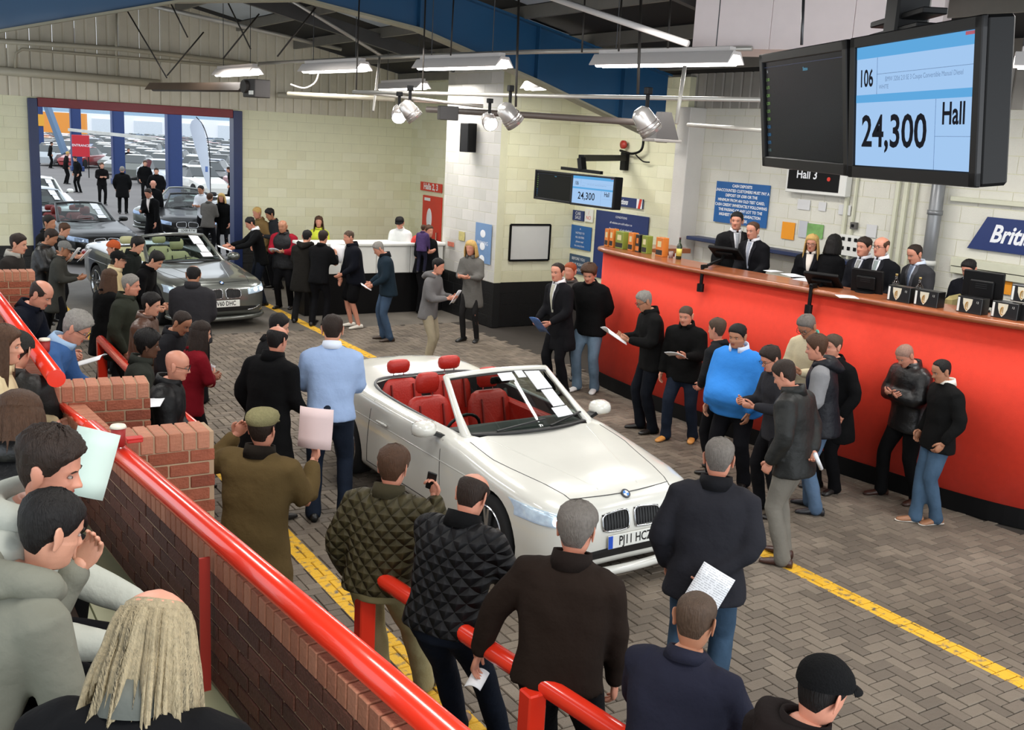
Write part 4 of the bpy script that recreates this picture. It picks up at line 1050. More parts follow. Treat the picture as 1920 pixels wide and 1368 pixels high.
            if style == 'longbald':
                rs = np.random.RandomState(5); cl = np.convolve(rs.randn(nt_+8), np.ones(5)/5, 'valid')[:nt_]; fine = rs.randn(nt_); q[:, 0] += (.016*cl+.004*fine)*np.sin(tq)*(.25+u); q[:, 1] += (.016*cl+.004*fine)*np.cos(tq)*(.25+u); q[:, 2] -= (.05*cl+.012*fine)*u**2; q[:, 0] += .010*np.convolve(rs.randn(nt_+8), np.ones(7)/7, 'valid')[:nt_]*u*3
            elif style == 'long': q[:, 2] -= .025*u*np.sin(np.arange(nt_)*1.7)
            P.append(q)
        inn = [p*np.array([.86, .86, 1]) for p in P]
        V = np.concatenate(P+inn); F = []; k = nrow*nt_
        for i in range(nrow-1):
            for j in range(nt_-1): a = i*nt_+j; F.append((a, a+1, a+nt_+1, a+nt_)); F.append((a+k, a+nt_+k, a+nt_+1+k, a+1+k))
        for j in range(nt_-1): a = (nrow-1)*nt_+j; F.append((a, a+1, a+1+k, a+k))
        for i in range(nrow-1):
            a = i*nt_; F.append((a, a+nt_, a+nt_+k, a+k)); a += nt_-1; F.append((a, a+k, a+nt_+k, a+nt_))
        Rh2 = rotm(hy, -hp*.45, 0); V = V@Rh2.T+hc if style != 'longbald' else HF(V)
        hd.add(V, F); obj('long_hair', hd, hm_, root, True)
    # ---------- hats
    if hat:
        hmt = mat('hat_cloth', hatc, .9, var=.18, vs=60, bump=.4, bs=120, spec=.1)
        if hat == 'cap':
            shell(.018, lambda a: float(np.interp(a, [0, 1.5, PI], [.052, .03, .0])), name='cap', m=hmt, taper=False)
            b = MB(); tq = np.linspace(-1.15, 1.15, 13); inn = head_surf(tq, np.full(13, .055), .016); out = inn.copy(); out[:, 1] += .072*np.cos(tq*1.2)**.6; out[:, 2] -= .014+.010*np.abs(tq); V = np.concatenate([inn, out, out-np.array([0, 0, .005]), inn-np.array([0, 0, .006])]); F = []
            for a_, b_ in ((0, 1), (1, 2), (2, 3), (3, 0)):
                for i in range(12): F.append((a_*13+i, b_*13+i, b_*13+i+1, a_*13+i+1))
            b.add(HF(V), F); obj('cap_peak', b, hmt, root, True)
        elif hat == 'flat':
            n_ = 28; tq = np.linspace(0, 2*PI, n_+1)[:-1]; R = []
            for rr, z, yo in ((.96, .035, -.004), (1.06, .040, -.002), (1.22, .066, .008), (1.24, .082, .012), (1.12, .108, .012), (.8, .130, .008), (.4, .141, .0), (.05, .144, 0)):
                R.append(HF(np.stack([.082*rr*np.sin(tq), -.006+yo+.106*rr*np.cos(tq), z+.0*tq+(-.012*np.cos(tq) if z < .1 else -.008*np.cos(tq))], 1)))
            V, F = loft(R); obj('flat_cap', MB().add(V, [f[::-1] for f in F]), hmt, root, True)
            b = MB(); tq = np.linspace(-.95, .95, 13); inn = np.stack([.085*np.sin(tq), .082*np.cos(tq), np.full(13, .042)], 1); out = np.stack([.088*np.sin(tq), .148*np.cos(tq)**.7, .030-.0*tq], 1)
            V = np.concatenate([inn, out, out-np.array([0, 0, .006]), inn-np.array([0, 0, .006])]); F = []
            for a_, b_ in ((0, 1), (1, 2), (2, 3), (3, 0)):
                for i in range(12): F.append((a_*13+i, b_*13+i, b_*13+i+1, a_*13+i+1))
            b.add(HF(V), F); obj('cap_peak', b, hmt, root, True)
        elif hat == 'beanie': shell(.020, lambda a: float(np.interp(a, [0, 1.5, PI], [.045, .02, -.03])), name='knitted_hat', m=hmt, taper=False)
        elif hat == 'headphones':
            b = MB(); b.add(*tube([(.082*math.cos(a), -.01, .02+.108*math.sin(a)) for a in np.linspace(0, PI, 14)], .007, 6)); [b.add(*ellipsoid((sg*.088, -.008, -.005), (.016, .03, .034), 10, 8)) for sg in (-1, 1)]; b.xf(HF); obj('headphones', b, DARKP, root, True)
    def wpt(p):
        p = np.asarray(p)*sc; return np.array([loc[0]+c_*p[0]-s_*p[1], loc[1]+s_*p[0]+c_*p[1], ground+p[2]])
    def wdir(v): return np.array([c_*v[0]-s_*v[1], s_*v[0]+c_*v[1], v[2]])
    return dict(root=root, hands=hands, wpt=wpt, wdir=wdir, TF=TF, HF=HF, sc=sc, rz=rz, torso_pt=torso_pt, label=label)
def sheet(name, label, c, normal, up, w=.21, hh=.297, m=None, bend=.03, cat='paper', group=None, thick=.004):
    """a held sheet or brochure: gently curved, with thickness"""
    n, k = 7, 5; P = np.array([[((i/(n-1)-.5)*w, (j/(k-1)-.5)*hh, bend*(1-(2*i/(n-1)-1)**2)+bend*.4*(j/(k-1))**2) for j in range(k)] for i in range(n)]).reshape(-1, 3)
    V = np.concatenate([P, P-np.array([0, 0, thick])]); F = []; q = n*k
    for i in range(n-1):
        for j in range(k-1): a = i*k+j; F.append((a, a+k, a+k+1, a+1)); F.append((a+q, a+1+q, a+k+1+q, a+k+q))
    for i in range(n-1):
        a = i*k; F.append((a, a+q, a+k+q, a+k)); a += k-1; F.append((a, a+k, a+k+q, a+q))
    for j in range(k-1):
        a = j; F.append((a, a+1, a+1+q, a+q)); a = (n-1)*k+j; F.append((a, a+q, a+1+q, a+1))
    o = obj(name, MB().add(V, F), m or TXT, None, True, tuple(float(v) for v in c), rot_from(normal, up)); tag(o, label, cat, group); return o
def held(p, hand, label, w=.21, hh=.297, fwd=.07, m=None, both=False, tilt=.7, cat='paper', name='paper_sheet', drop=0., bend=.02):
    a, Fd, n, tb = p['hands'][hand]
    c = a.copy()
    if both: c = (p['hands']['L'][0]+p['hands']['R'][0])/2
    c = c+np.array([0, fwd, drop]); nn = p['wdir'](np.array([0, -math.sin(tilt), math.cos(tilt)])); up = p['wdir'](np.array([0, math.cos(tilt), math.sin(tilt)]))
    return sheet(name, label, p['wpt'](c), nn, up, w, hh, m, cat=cat, bend=bend)
# ------------------------------------------------------------------ rostrum
REDF = mat('red_carpet_cladding', (214, 52, 28), .8, var=.06, vs=14, bump=.12, bs=150); WOOD = mat('varnished_hardwood', (150, 84, 50), .3, var=.25, vs=5, coat=.3)
BK = mat('satin_black', (8, 8, 9), .5, var=0, spec=.2); WHITEP = mat('white_board', (222, 222, 216), .6, var=.03)
CT = 2.05
base = smooth_path([(10.6, 12.35), (9.9, 12.42), (9.3, 12.34), (9.12, 12.1), (9.02, 11.4), (8.96, 10.4), (9.02, 9.2), (9.14, 8.1), (9.26, 7.0), (9.38, 6.1), (9.62, 5.4), (10.1, 4.8), (10.9, 4.4), (11.7, 4.25)], 5)
def offset_path(P, d):
    T = np.gradient(P, axis=0); T /= np.linalg.norm(T, axis=1)[:, None]; N_ = np.stack([T[:, 1], -T[:, 0]], 1); return P+N_*d   # d>0: towards the hall (left of +x)
def wall_strip(P0, P1, z0, z1, mb, mi=0):
    n = len(P0); V = np.array([(*p, z0) for p in P0]+[(*p, z1) for p in P0]+[(*p, z0) for p in P1]+[(*p, z1) for p in P1]); F = []
    for i in range(n-1):
        F += [(i, i+1, n+i+1, n+i), (2*n+i, 3*n+i, 3*n+i+1, 2*n+i+1), (n+i, n+i+1, 3*n+i+1, 3*n+i), (i, 2*n+i, 2*n+i+1, i+1)]
    F += [(0, n, 3*n, 2*n), (n-1, 3*n-1, 4*n-1, 2*n-1)]; mb.add(V, F, mi)
sgn = 1 if offset_path(base, .1)[20][0] < base[20][0] else -1
ros = thing('rostrum', 'long curved red auction rostrum with wooden top and black plinth', 'rostrum', (0, 0, 0))
m = MB(); wall_strip(base, offset_path(base, -.06*sgn), .20, CT-.07, m); obj('red_front', m, REDF, ros, True)
m = MB(); wall_strip(offset_path(base, .012*sgn), offset_path(base, -.05*sgn), 0, .20, m); obj('plinth', m, BK, ros)
m = MB(); wall_strip(offset_path(base, .055*sgn), offset_path(base, -.48*sgn), CT-.07, CT, m); obj('worktop', m, WOOD, ros)
m = MB(); q = offset_path(base, .055*sgn); m.add(*tube([(*p, CT-.035) for p in q], .035, 8, False)); obj('worktop_nosing', m, WOOD, ros, True)
m = MB(); m.add(*box(9.75, 11.8, 4.6, 12.2, 0, .92)); pf = struct(obj('floor_rostrum', m, mat('dark_carpet', (50, 48, 48), .9, var=.1)))
def rb(name, label, cat, x, y, z, w, d, h, rz, parts, group=None):
    t = thing(name, label, cat, (x, y, z), rz, group); return t
def cpos(px, py, X=None, z=CT): 
    g = G(px, py, z) if X is None else GX(px, py, X); return g
# cartons at the far end of the worktop
OR, GRN, KB = (206, 118, 44), (126, 138, 52), (26, 24, 22)
def carton(px, label, col, w=.15, h=.26, alt=KB, X=9.30):
    # stands on the worktop where its foot is seen
    lo, hi = 4., 12.3
    for _ in range(40):
        mid = (lo+hi)/2; d = np.array([X, mid, CT])-CC
        if 960+FPX*(d@CR)/(d@CF) > px: lo = mid
        else: hi = mid
    t = thing('carton', label, 'carton', (X, mid, CT), math.radians(-4), 'drink cartons on the worktop' if False else None)
    obj('box', MB().add(*cbox(-.05, .05, -w/2, w/2, 0, h, .004)), mat('carton_board', col, .45, var=.05), t)
    obj('dark_panel', MB().add(*box(-.0515, -.0495, -w/2+.01, w/2-.01, h*.08, h*.34)), mat('carton_print', alt, .45, var=0), t)
    obj('label_panel', MB().add(*box(-.0515, -.0495, -w*.25, w*.25, h*.5, h*.8)), mat('carton_label', (206, 196, 150) if col != KB else OR, .45, var=0), t)
    obj('lid_seam', MB().add(*box(-.052, .052, -.003, .003, h-.001, h+.001)), mat('seam', (60, 50, 40), .8, var=0), t)
    return t
carton(1140, 'orange drinks carton at the far end of the rostrum worktop', OR, .10)
carton(1150, 'second orange carton beside the end one on the rostrum', OR, .10, .27)
carton(1165, 'olive green carton, widest of the row on the rostrum', GRN, .20, .25)
carton(1186, 'orange carton between green cartons on the rostrum', OR, .12)
carton(1199, 'black carton in the row on the rostrum', KB, .10, .25, OR)
carton(1212, 'green and black carton right of the black one', GRN, .13, .25)
carton(1240, 'orange carton at the bottle end of the row', OR, .17, .26)
def bottle(px, X, label, mats_, h=.30, r=.038):
    lo, hi = 4., 12.3
    for _ in range(40):
        mid = (lo+hi)/2; d = np.array([X, mid, CT])-CC
        if 960+FPX*(d@CR)/(d@CF) > px: lo = mid
        else: hi = mid
    t = thing('bottle', label, 'bottle', (X, mid, CT)); th = np.linspace(0, 2*PI, 17)[:-1]
    R = [np.stack([rr*r*np.cos(th), rr*r*np.sin(th), np.full(16, z*h)], 1) for rr, z in ((.9, 0), (1, .02), (1, .58), (.8, .66), (.36, .74), (.32, .92))]
    obj('glass', MB().add(*loft(R)), mats_[0], t, True); obj('cap', MB().add(*cyl((0, 0, h*.95), r*.36, h*.09, 12)), mats_[1], t, True)
    obj('label', MB().add(*cyl((0, 0, h*.32), r*1.02, h*.34, 20)), mats_[2], t, True); return t
bottle(1272, 9.32, 'dark green bottle with a yellow label on the rostrum', (mat('green_glass', (30, 42, 20), .1, var=0), mat('cap_dark', (60, 20, 20), .4, var=0), mat('bottle_label', (196, 184, 84), .5, var=0)))
gl = thing('tumbler', 'small tumbler left of the green bottle on the rostrum', 'glass', (9.30, float(cpos(1258, 478, 9.30)[1]), CT))
obj('cup', MB().add(*cyl((0, 0, .045), .03, .09, 14, r2=.036)), mat('clear_tumbler', (150, 130, 125), .1, var=0), gl, True); obj('rim', MB().add(*tube([(.036*math.cos(a), .036*math.sin(a), .09) for a in np.linspace(0, 2*PI, 15)], .002, 5, False)), CHROME, gl)
# monitors on clamp arms over the worktop
def desk_monitor(px, py, label, X=9.42, yaw=-95, tilt=25, w=.38, h=.30, arm=True, stand=False, z=None):
    g = GX(px, py, X); t = thing('monitor', label, 'monitor', tuple(g), math.radians(yaw+90)+PI/2)
    # built facing the clerks (+x local is away from hall)
    k = MB(); k.add(*cbox(-w/2, w/2, -.02, .02, -h/2, h/2, .008)); hs = obj('housing', k, BK, t, False, None, (math.radians(-tilt), 0, 0))
    obj('rear_hump', MB().add(*cbox(-w*.3, w*.3, .015, .05, -h*.3, h*.25, .012)), BK, hs) 
    obj('screen', MB().add(*box(-w/2+.015, w/2-.015, -.0215, -.0195, -h/2+.015, h/2-.015)), glow('desk_screen', (120, 150, 180), .6), hs)
    for k_ in range(3): obj('vent', MB().add(*box(-.06, .06, .0505, .052, .01+.02*k_, .016+.02*k_)), DARKP, hs)
    if arm:
        a = MB(); dz = CT-g[2]; a.add(*tube([(0, .02, 0), (0, .12, -.08), (0, .40+g[0]-9.42, dz+.04)], .02, 8)); obj('arm', a, BK, t, True)
        a = MB(); yy = float(g[0]-8.93 if px < 1450 else g[0]-9.08); a.add(*bar((-.0, yy-.05, dz+.03), (0, yy+.06, dz+.03), .05, .04)); a.add(*bar((0, yy+.05, dz+.05), (0, yy+.05, dz-.24), .035, .03)); a.add(*cyl((0, yy+.06, dz-.24), .045, .10, 12)); obj('clamp', a, BK, t)
    if stand:
        obj('neck', MB().add(*bar((0, 0.03, -h/2+.03), (0, .03, CT-g[2]), .05, .03)), BK, t); obj('foot', MB().add(*cyl((0, .02, CT-g[2]+.008), .11, .016, 20)), BK, t)
    return t
desk_monitor(1362, 474, 'flat black monitor on a clamp arm at the auctioneer end', X=9.50, yaw=-70, tilt=60, w=.42, h=.30)
desk_monitor(1545, 528, 'flat black monitor on a clamp arm before the blonde clerk', X=9.36, yaw=-72, tilt=50, w=.42, h=.32)
desk_monitor(1626, 528, 'upright black screen with a grey tag on the rostrum', X=9.50, yaw=-78, tilt=8, w=.38, h=.28, arm=False, stand=True)
desk_monitor(1843, 541, 'black desktop monitor seen from behind near the right edge', X=9.70, yaw=-80, tilt=4, w=.42, h=.36, arm=False, stand=True)
# stacked can packs with a cream shield
def can_pack(px, X, label, z=CT):
    lo, hi = 3., 12.3
    for _ in range(40):
        mid = (lo+hi)/2; d = np.array([X, mid, z])-CC
        if 960+FPX*(d@CR)/(d@CF) > px: lo = mid
        else: hi = mid
    t = thing('can_pack', label, 'can pack', (X, mid, z), math.radians(4), None)
    w = .27; h = .165; obj('box', MB().add(*cbox(-.07, .07, -w/2, w/2, 0, h, .004)), mat('black_pack_board', (14, 14, 15), .3, var=0), t)
    P = [(-.055, .155), (.055, .155), (.050, .10), (.030, .05), (0, .015), (-.030, .05), (-.050, .10)]
    def flat(P, x, dy=.0, s=1.): V = [(x, -p[0]*s+dy, p[1]*s+.0) for p in P]; V += [(x+.002, a, b) for _, a, b in V]; n = len(P); return np.array(V), [tuple(range(n)), tuple(range(2*n-1, n-1, -1))]+[(i, i+n, (i+1) % n+n, (i+1) % n) for i in range(n)]
    obj('shield', MB().add(*flat(P, -.0725, .02, .95)), mat('cream_shield', (214, 206, 184), .4, var=0), t)
    hp = MB(); hp.add(*tube([(-.074, .02+.018*math.sin(a), .075+.038*math.cos(a)) for a in np.linspace(-.4, 3.6, 14)], .0045, 5, False))
    for k in range(4): hp.add(*bar((-.074, .012+.007*k, .05+.006*k), (-.074, .012+.007*k, .105), .0022))
    obj('harp', hp, mat('gold_print', (168, 124, 40), .4, var=0), t)
    lettering('12', .03, WHITEP, t, (-.0722, -.085, .12), (PI/2, 0, -PI/2)); obj('side_band', MB().add(*box(-.0722, -.0702, .105, .128, .01, .15)), WHITEP, t); return t
can_pack(1690, 9.34, 'black can pack with shield, leftmost of the row on the rostrum'); can_pack(1741, 9.38, 'black can pack with shield, second from the left')
can_pack(1822, 9.46, 'black can pack with shield under the desktop monitor'); can_pack(1888, 9.54, 'black can pack with shield nearest the right edge of the photo'); can_pack(1938, 9.62, 'black can pack with shield beyond the edge of the photo')
can_pack(1925, 9.74, 'black can pack with shield stacked highest behind the right edge', CT+.165)
for px, X, lab in ((1676, 9.55, 'dark bottle standing behind the leftmost can pack'), (1720, 9.58, 'dark bottle behind the second can pack')):
    bottle(px, X, lab, (mat('brown_glass', (26, 18, 14), .08, var=0), mat('cap_gold', (150, 130, 80), .3, metal=.6, var=0), mat('cream_label', (190, 186, 160), .5, var=0)), .26, .04)
for k, (px, py, w, h_, rz, lab) in enumerate(((1488, 516, .21, .30, .3, 'loose sheet on the rostrum left of the blonde clerk'), (1512, 524, .30, .21, -.2, 'second loose sheet under the hand of the blonde clerk'), (1450, 508, .21, .15, .1, 'small white slip on the worktop by the second auctioneer'), (1588, 556, .21, .2, .6, 'white sheet beside the clasped hands of the clerk'))):
    g = G(px, py, CT+.006); sheet('loose_sheet', lab, g, (0, 0, 1), (math.sin(rz), math.cos(rz), 0), w, h_, PAPER, bend=.004)
ch_ = thing('office_chair', 'beige office chair of the seated clerk behind the rostrum', 'chair', (float(GX(1795, 520, 10.35)[0]), float(GX(1795, 520, 10.35)[1]), .92), .3)
obj('backrest', MB().add(*cbox(-.22, .22, -.04, .04, .55, 1.16, .04)), mat('beige_fabric', (160, 146, 96), .8, var=.1), ch_); obj('seat', MB().add(*cbox(-.24, .24, -.48, 0, .42, .52, .04)), mat('beige_fabric', (160, 146, 96), .8, var=.1), ch_); obj('column', MB().add(*cyl((0, -.24, .22), .03, .42)), BK, ch_)
for k in range(5): obj('leg', MB().add(*bar((0, -.24, .06), (.28*math.cos(k*1.257), -.24+.28*math.sin(k*1.257), .04), .04, .03)), BK, ch_)
# ------------------------------------------------------------------ tiers and brick walls on the left
BR = [mat('red_brick', c, .8, var=.2, vs=14, bump=.4, bs=60) for c in ((138, 72, 48), (126, 62, 42), (148, 80, 56))]
DBR = [mat('dark_brick', c, .8, var=.2, vs=14, bump=.4, bs=60) for c in ((88, 50, 38), (78, 44, 34), (98, 56, 42))]
CBR = [mat('coping_brick', c, .8, var=.15, vs=14, bump=.3, bs=60) for c in ((166, 108, 82), (158, 100, 76), (174, 116, 90))]
MOR = mat('lime_mortar', (168, 140, 112), .9, var=.15)
_bm = {}
def brick_me(l, d, h, m):
    k = (round(l, 3), round(d, 3), round(h, 3), m.name, id(m))
    if k not in _bm: _bm[k] = mesh_of('brick', MB().add(*cbox(0, l, 0, d, 0, h, .004)), m)
    return _bm[k]
def brick_wall(label, p0, p1, z0, z1, face_both=True, cop=CBR, br=BR, thick=.215):
    """runs p0 -> p1; body to the right of travel; soldier coping on top"""
    p0 = np.array(p0, float); p1 = np.array(p1, float); d = p1-p0; L_ = np.hypot(*d); a = math.atan2(d[1], d[0])
    t = thing('brick_wall', label, 'wall', (p0[0], p0[1], 0), a)
    zt = z1-.105
    obj('mortar_core', MB().add(*box(.008, L_-.008, -thick+.008, -.008, z0, z1-.012)), MOR, t)
    cnt = 0; x = 0
    while x < L_-.03:       # brick-on-edge coping
        w = min(.066, L_-x-.008); link('brick', brick_me(w, thick, .102, cop[rng.randint(3)]), t, (x+.004, -thick, zt)); x += .0755; cnt += 1
    z = zt-.075; i = 0
    while z > z0-.03:
        off = 0 if i % 2 else -.1125; u = off
        while u < L_-.02:
            ua, ub = max(u, 0), min(u+.225, L_); u += .225
            if ub-ua < .04: continue
            for yy in ((-.1025, -thick) if face_both else (-.1025,)):
                if cnt < 296: link('brick', brick_me(ub-ua-.010, .1025, .065, br[rng.randint(3)]), t, (ua+.005, yy+rng.uniform(-.0015, .0015), z+.005)); cnt += 1
        z -= .075; i += 1
    return t
brick_wall('short red brick wall nearest the camera, beside the flat cap man', (1.05, 5.71), (1.53, 5.71), .95, 1.86)
brick_wall('middle short red brick wall with the round rail flange', (.86, 6.97), (1.47, 6.91), .95, 1.86)
brick_wall('far short red brick wall behind the bald navy coat man', (.60, 12.26), (1.43, 12.26), .95, 1.86)
cl0 = G(225, 862, 1.74); cl1 = G(692, 1320, 1.74); dv = (cl0-cl1)[:2]/np.linalg.norm((cl0-cl1)[:2])
a0 = cl1[:2]-dv*.9; a1 = cl0[:2]+dv*1.35
# camera-side face must show: travel p0->p1 with body on the right = away from the camera
brick_wall('long dark brick wall with pale coping under the near red rail', a0, a1, z1=1.74, z0=1.10, face_both=False, br=DBR, thick=.125)
brick_wall('long brick wall with coping under the far red rail', (.74, 6.9), (.74, 13.5), 1.0, 1.84, face_both=False, br=DBR, thick=.13)
VIN = mat('worn_vinyl_step', (150, 152, 122), .5, var=.15, vs=3)
tr = struct(obj('floor_tier', MB().add(*box(-3, .9, 1.2, 14.5, 0, 1.08)), VIN)); 
pl = np.array([(*(a0-dv*1.), 0), (*a1, 0)]); nx = np.array([-dv[1], dv[0]])
mbt = MB(); q0 = a0-dv*.3; q1 = a1+dv*.2; V = [(q0[0]+.2, q0[1], 0), (q1[0]+.2, q1[1], 0), (.8, q1[1], 0), (.8, q0[1], 0)]; V = V+[(a, b, 1.10) for a, b, _ in V]; mbt.add(np.array(V), [f[::-1] for f in BOXF]); obj('step_platform', mbt, VIN, tr)
obj('upper_step', MB().add(*box(-3, .05, 1.2, 14.5, 1.08, 1.5)), VIN, tr)
t2 = struct(obj('floor_lower_tier', MB().add(*box(.9, 1.72, 5.55, 13.4, 0, .88)), mat('tier_riser', (120, 112, 100), .7, var=.1)))
t3 = struct(obj('floor_far_tier', MB().add(*box(-1.7, 1.55, 14.5, 22.8, 0, .35)), mat('tier_riser', (120, 112, 100), .7, var=.1)))
REDP = mat('red_gloss_rail', (226, 52, 30), .25, var=.03, vs=3, coat=.5)
DRED = mat('dark_red_bracket', (96, 24, 20), .5, var=.1)
def rail_thing(label): return thing('handrail', label, 'handrail', (0, 0, 0))
r1 = rail_thing('thick red handrail over the long near brick wall')
A, B_ = G(170, 803, 1.80), G(835, 1372, 1.80); dd = (B_-A)/np.linalg.norm(B_-A)
V, F = tube([A, A+dd*.01, (A+B_)/2, B_+dd*1.2], [.05, .052, .052, .052], 20, False); obj('rail', MB().add(V, F), REDP, r1, True)
fl = G(112, 757, 1.72); thn = [fl, fl+(A-fl)*.6, A+dd*.02]; obj('thin_rail', MB().add(*tube(thn, .026, 12, False)), REDP, r1, True)
obj('flange', MB().add(*cyl(tuple(np.array([fl[0], fl[1]-.01, fl[2]])), .062, .03, 20, 1)), REDP, r1, True)
for px, py in ((392, 1052), (905, 1400)):
    g = G(px, py, 1.70); obj('post', MB().add(*bar((g[0]-.02, g[1], 1.72), (g[0]-.02, g[1], 1.10), .045, .012, up=(0, 1, 0))), mat('red_post', (160, 44, 34), .4, var=.05), r1)
r2 = rail_thing('thick red handrail with a round end cap on the far long brick wall')
A2, B2 = np.array([.86, 6.52, 1.97]), np.array([.80, 13.4, 1.97]); obj('rail', MB().add(*tube([A2, (A2+B2)/2, B2], .052, 20, False)), REDP, r2, True)
obj('end_cap', MB().add(*cyl((A2[0], A2[1]-.006, A2[2]), .054, .014, 24, 1)), REDP, r2)
for k in range(6): obj('bracket', MB().add(*bar((.85, 7+1.1*k, 1.95), (.85, 7+1.1*k, 1.83), .03, .03)), DRED, r2)
def low_rail(label, pts, posts, r=.05):
    t = rail_thing(label); obj('rail', MB().add(*tube(pts, r, 16)), REDP, t, True)
    for p in posts: obj('post', MB().add(*cbox(p[0]-.05, p[0]+.05, p[1]-.05, p[1]+.05, 0, p[2], .008)), REDP, t)
    return t
P0, P1 = G(700, 1075, .98), G(1140, 1362, .98); e = (P1-P0)/np.linalg.norm(P1-P0)
low_rail('low red handrail with square posts in the foreground', [P0-e*.05, (P0+P1)/2, P1+e*1.5], [(P0[0]-.02, P0[1]+.06, 1.02), (*G(1000, 1290, .98)[:2], .97)], .05)
low_rail('low red handrail with square posts beside the left crowd', [np.array([2.13, 12.4, 1.]), np.array([2.12, 10.2, 1.]), np.array([2.2, 8.2, 1.])], [(2.13, 12.35, 1.), (2.13, 10.4, .97), (2.2, 8.3, .97)])
# benches the near rows sit on
for k, (x0, x1, y0, y1, z, lab) in enumerate(((.25, .62, 1.6, 6.0, 1.08, 'dark bench of the front tier, mostly hidden by its sitters'), (.98, 1.30, 7.0, 9.6, .88, 'dark bench behind the middle brick wall'))):
    b = thing('bench', lab, 'bench', ((x0+x1)/2, (y0+y1)/2, z)); L_ = (y1-y0)/2; w = (x1-x0)/2
    for j in range(3): obj('slat', MB().add(*cbox(-w+j*w*.68, -w+j*w*.68+w*.6, -L_, L_, .36, .40, .006)), mat('dark_timber', (52, 40, 32), .6, var=.2), b)
    for j in (-1, 0, 1): obj('leg', MB().add(*cbox(-w+.03, w-.03, j*(L_-.1)-.03, j*(L_-.1)+.03, 0, .36, .005)), BK, b)
def cup(x, y, z, label):
    t = thing('coffee_cup', label, 'cup', (x, y, z)); obj('cup_body', MB().add(*cyl((0, 0, .05), .030, .10, 20, r2=.038)), mat('red_paper_cup', (150, 34, 30), .6, var=0), t, True); obj('lid', MB().add(*cyl((0, 0, .107), .043, .014, 20, r2=.036)), mat('cream_lid', (222, 216, 198), .4, var=0), t, True); return t
g = G(225, 818, 1.86); cup(float(G(224, 838, 1.86)[0]), float(G(224, 838, 1.86)[1])+.02, 1.86, 'red paper cup with a cream lid on the nearest short brick wall')
g = G(84, 648, 1.90); cup(float(g[0]), float(g[1]), 1.84, 'red cup with a white lid beside the far red handrail')
bx = thing('lunch_box', 'small red lid next to the cup on the short brick wall', 'box', (float(G(252, 828, 1.86)[0]), float(G(252, 828, 1.86)[1]), 1.86)); obj('tray', MB().add(*cbox(-.04, .04, -.025, .025, 0, .02, .004)), mat('red_plastic', (190, 40, 34), .4, var=0), bx); obj('tray_lid', MB().add(*cbox(-.042, .042, -.027, .027, .02, .026, .002)), mat('red_plastic', (190, 40, 34), .4, var=0), bx)
# ------------------------------------------------------------------ catering counter
fc = thing('catering_counter', 'white topped catering counter with black base by the back wall', 'counter', (0, 18.6, 0))
obj('base', MB().add(*box(6.9, 9.86, 0, .5, 0, .80)), BK, fc)
for k in range(4): obj('panel', MB().add(*cbox(6.9+.74*k, 6.9+.74*(k+1)-.01, -.01, .5, .80, 1.34, .008)), WHITEP, fc)
obj('worktop', MB().add(*cbox(6.85, 9.88, -.06, .58, 1.34, 1.40, .012)), WHITEP, fc)
# ------------------------------------------------------------------ signs and posters
NAVYS = mat('navy_sign', (22, 44, 100), .4, var=.04); BLUES = mat('blue_sign', (28, 92, 156), .4, var=.04); INKW = mat('white_lettering', (232, 234, 238), .5, var=0); REDS = mat('red_sign', (208, 50, 34), .45, var=.04); INKB = mat('dark_lettering', (30, 34, 50), .5, var=0)
def yz_on(X, px, py): g = GX(px, py, X); return g[1], g[2]
def sign_x(name, label, cat, X, px0, py0, px1, py1, m, lines=(), size=None, ink=None, skew=0., frame=None, depth=.02, bold=.0, group=None):
    """flat board on a wall x = X; (px0,py0) upper left and (px1,py1) lower right as seen"""
    y0, z0 = yz_on(X, px0, py0); y1, z1 = yz_on(X, px1, py1); w, h = y0-y1, z0-z1; yc, zc = (y0+y1)/2, (z0+z1)/2
    t = thing(name, label, cat, (X, yc, zc), -PI/2, group)      # local +x to the right as seen, -y towards the hall
    k = skew; V = np.array([(-w/2-k, -depth, -h/2), (w/2-k, -depth, -h/2), (w/2+k, -depth, h/2), (-w/2+k, -depth, h/2)]); V = np.concatenate([V, V+np.array([0, depth, 0])])
    obj('board', MB().add(V, [(0, 1, 2, 3), (7, 6, 5, 4), (0, 4, 5, 1), (1, 5, 6, 2), (2, 6, 7, 3), (3, 7, 4, 0)]), m, t)
    n = len(lines)
    for i, ln in enumerate(lines):
        if not ln: continue
        s = size or h/(n+.6); lettering(ln, s, ink or INKW, t, (0, -depth-.002, h/2-h*(i+.75)/(n+.5)), (PI/2, 0, 0), bold=bold)
    if frame:
        for a, b in (((-w/2, h/2), (w/2, h/2)), ((w/2, h/2), (w/2, -h/2)), ((w/2, -h/2), (-w/2, -h/2)), ((-w/2, -h/2), (-w/2, h/2))):
            obj('frame_bar', MB().add(*bar((a[0], -depth, a[1]), (b[0], -depth, b[1]), .03, .03, up=(0, 1, 0))), frame, t)
    return t, w, h
XR, XW = 11.78, 11.63
t, w, h = sign_x('notice_board', 'large blue notice board of white text behind the auctioneers', 'sign', XR, 1346, 339, 1437, 428, BLUES, ('CASH DEPOSITS', 'UNACCOUNTED CUSTOMERS MUST PAY A', 'DEPOSIT OF £500 OR THE', 'MINIMUM FROM AN OLD TEST CARD,', 'CASH CREDIT IMMEDIATELY FOLLOWING', 'THE PASSING OF ANY LOT TO THE', 'HIGHEST BIDDER, TRANSACTION', 'AT THE DESK'), size=.062, bold=.002)
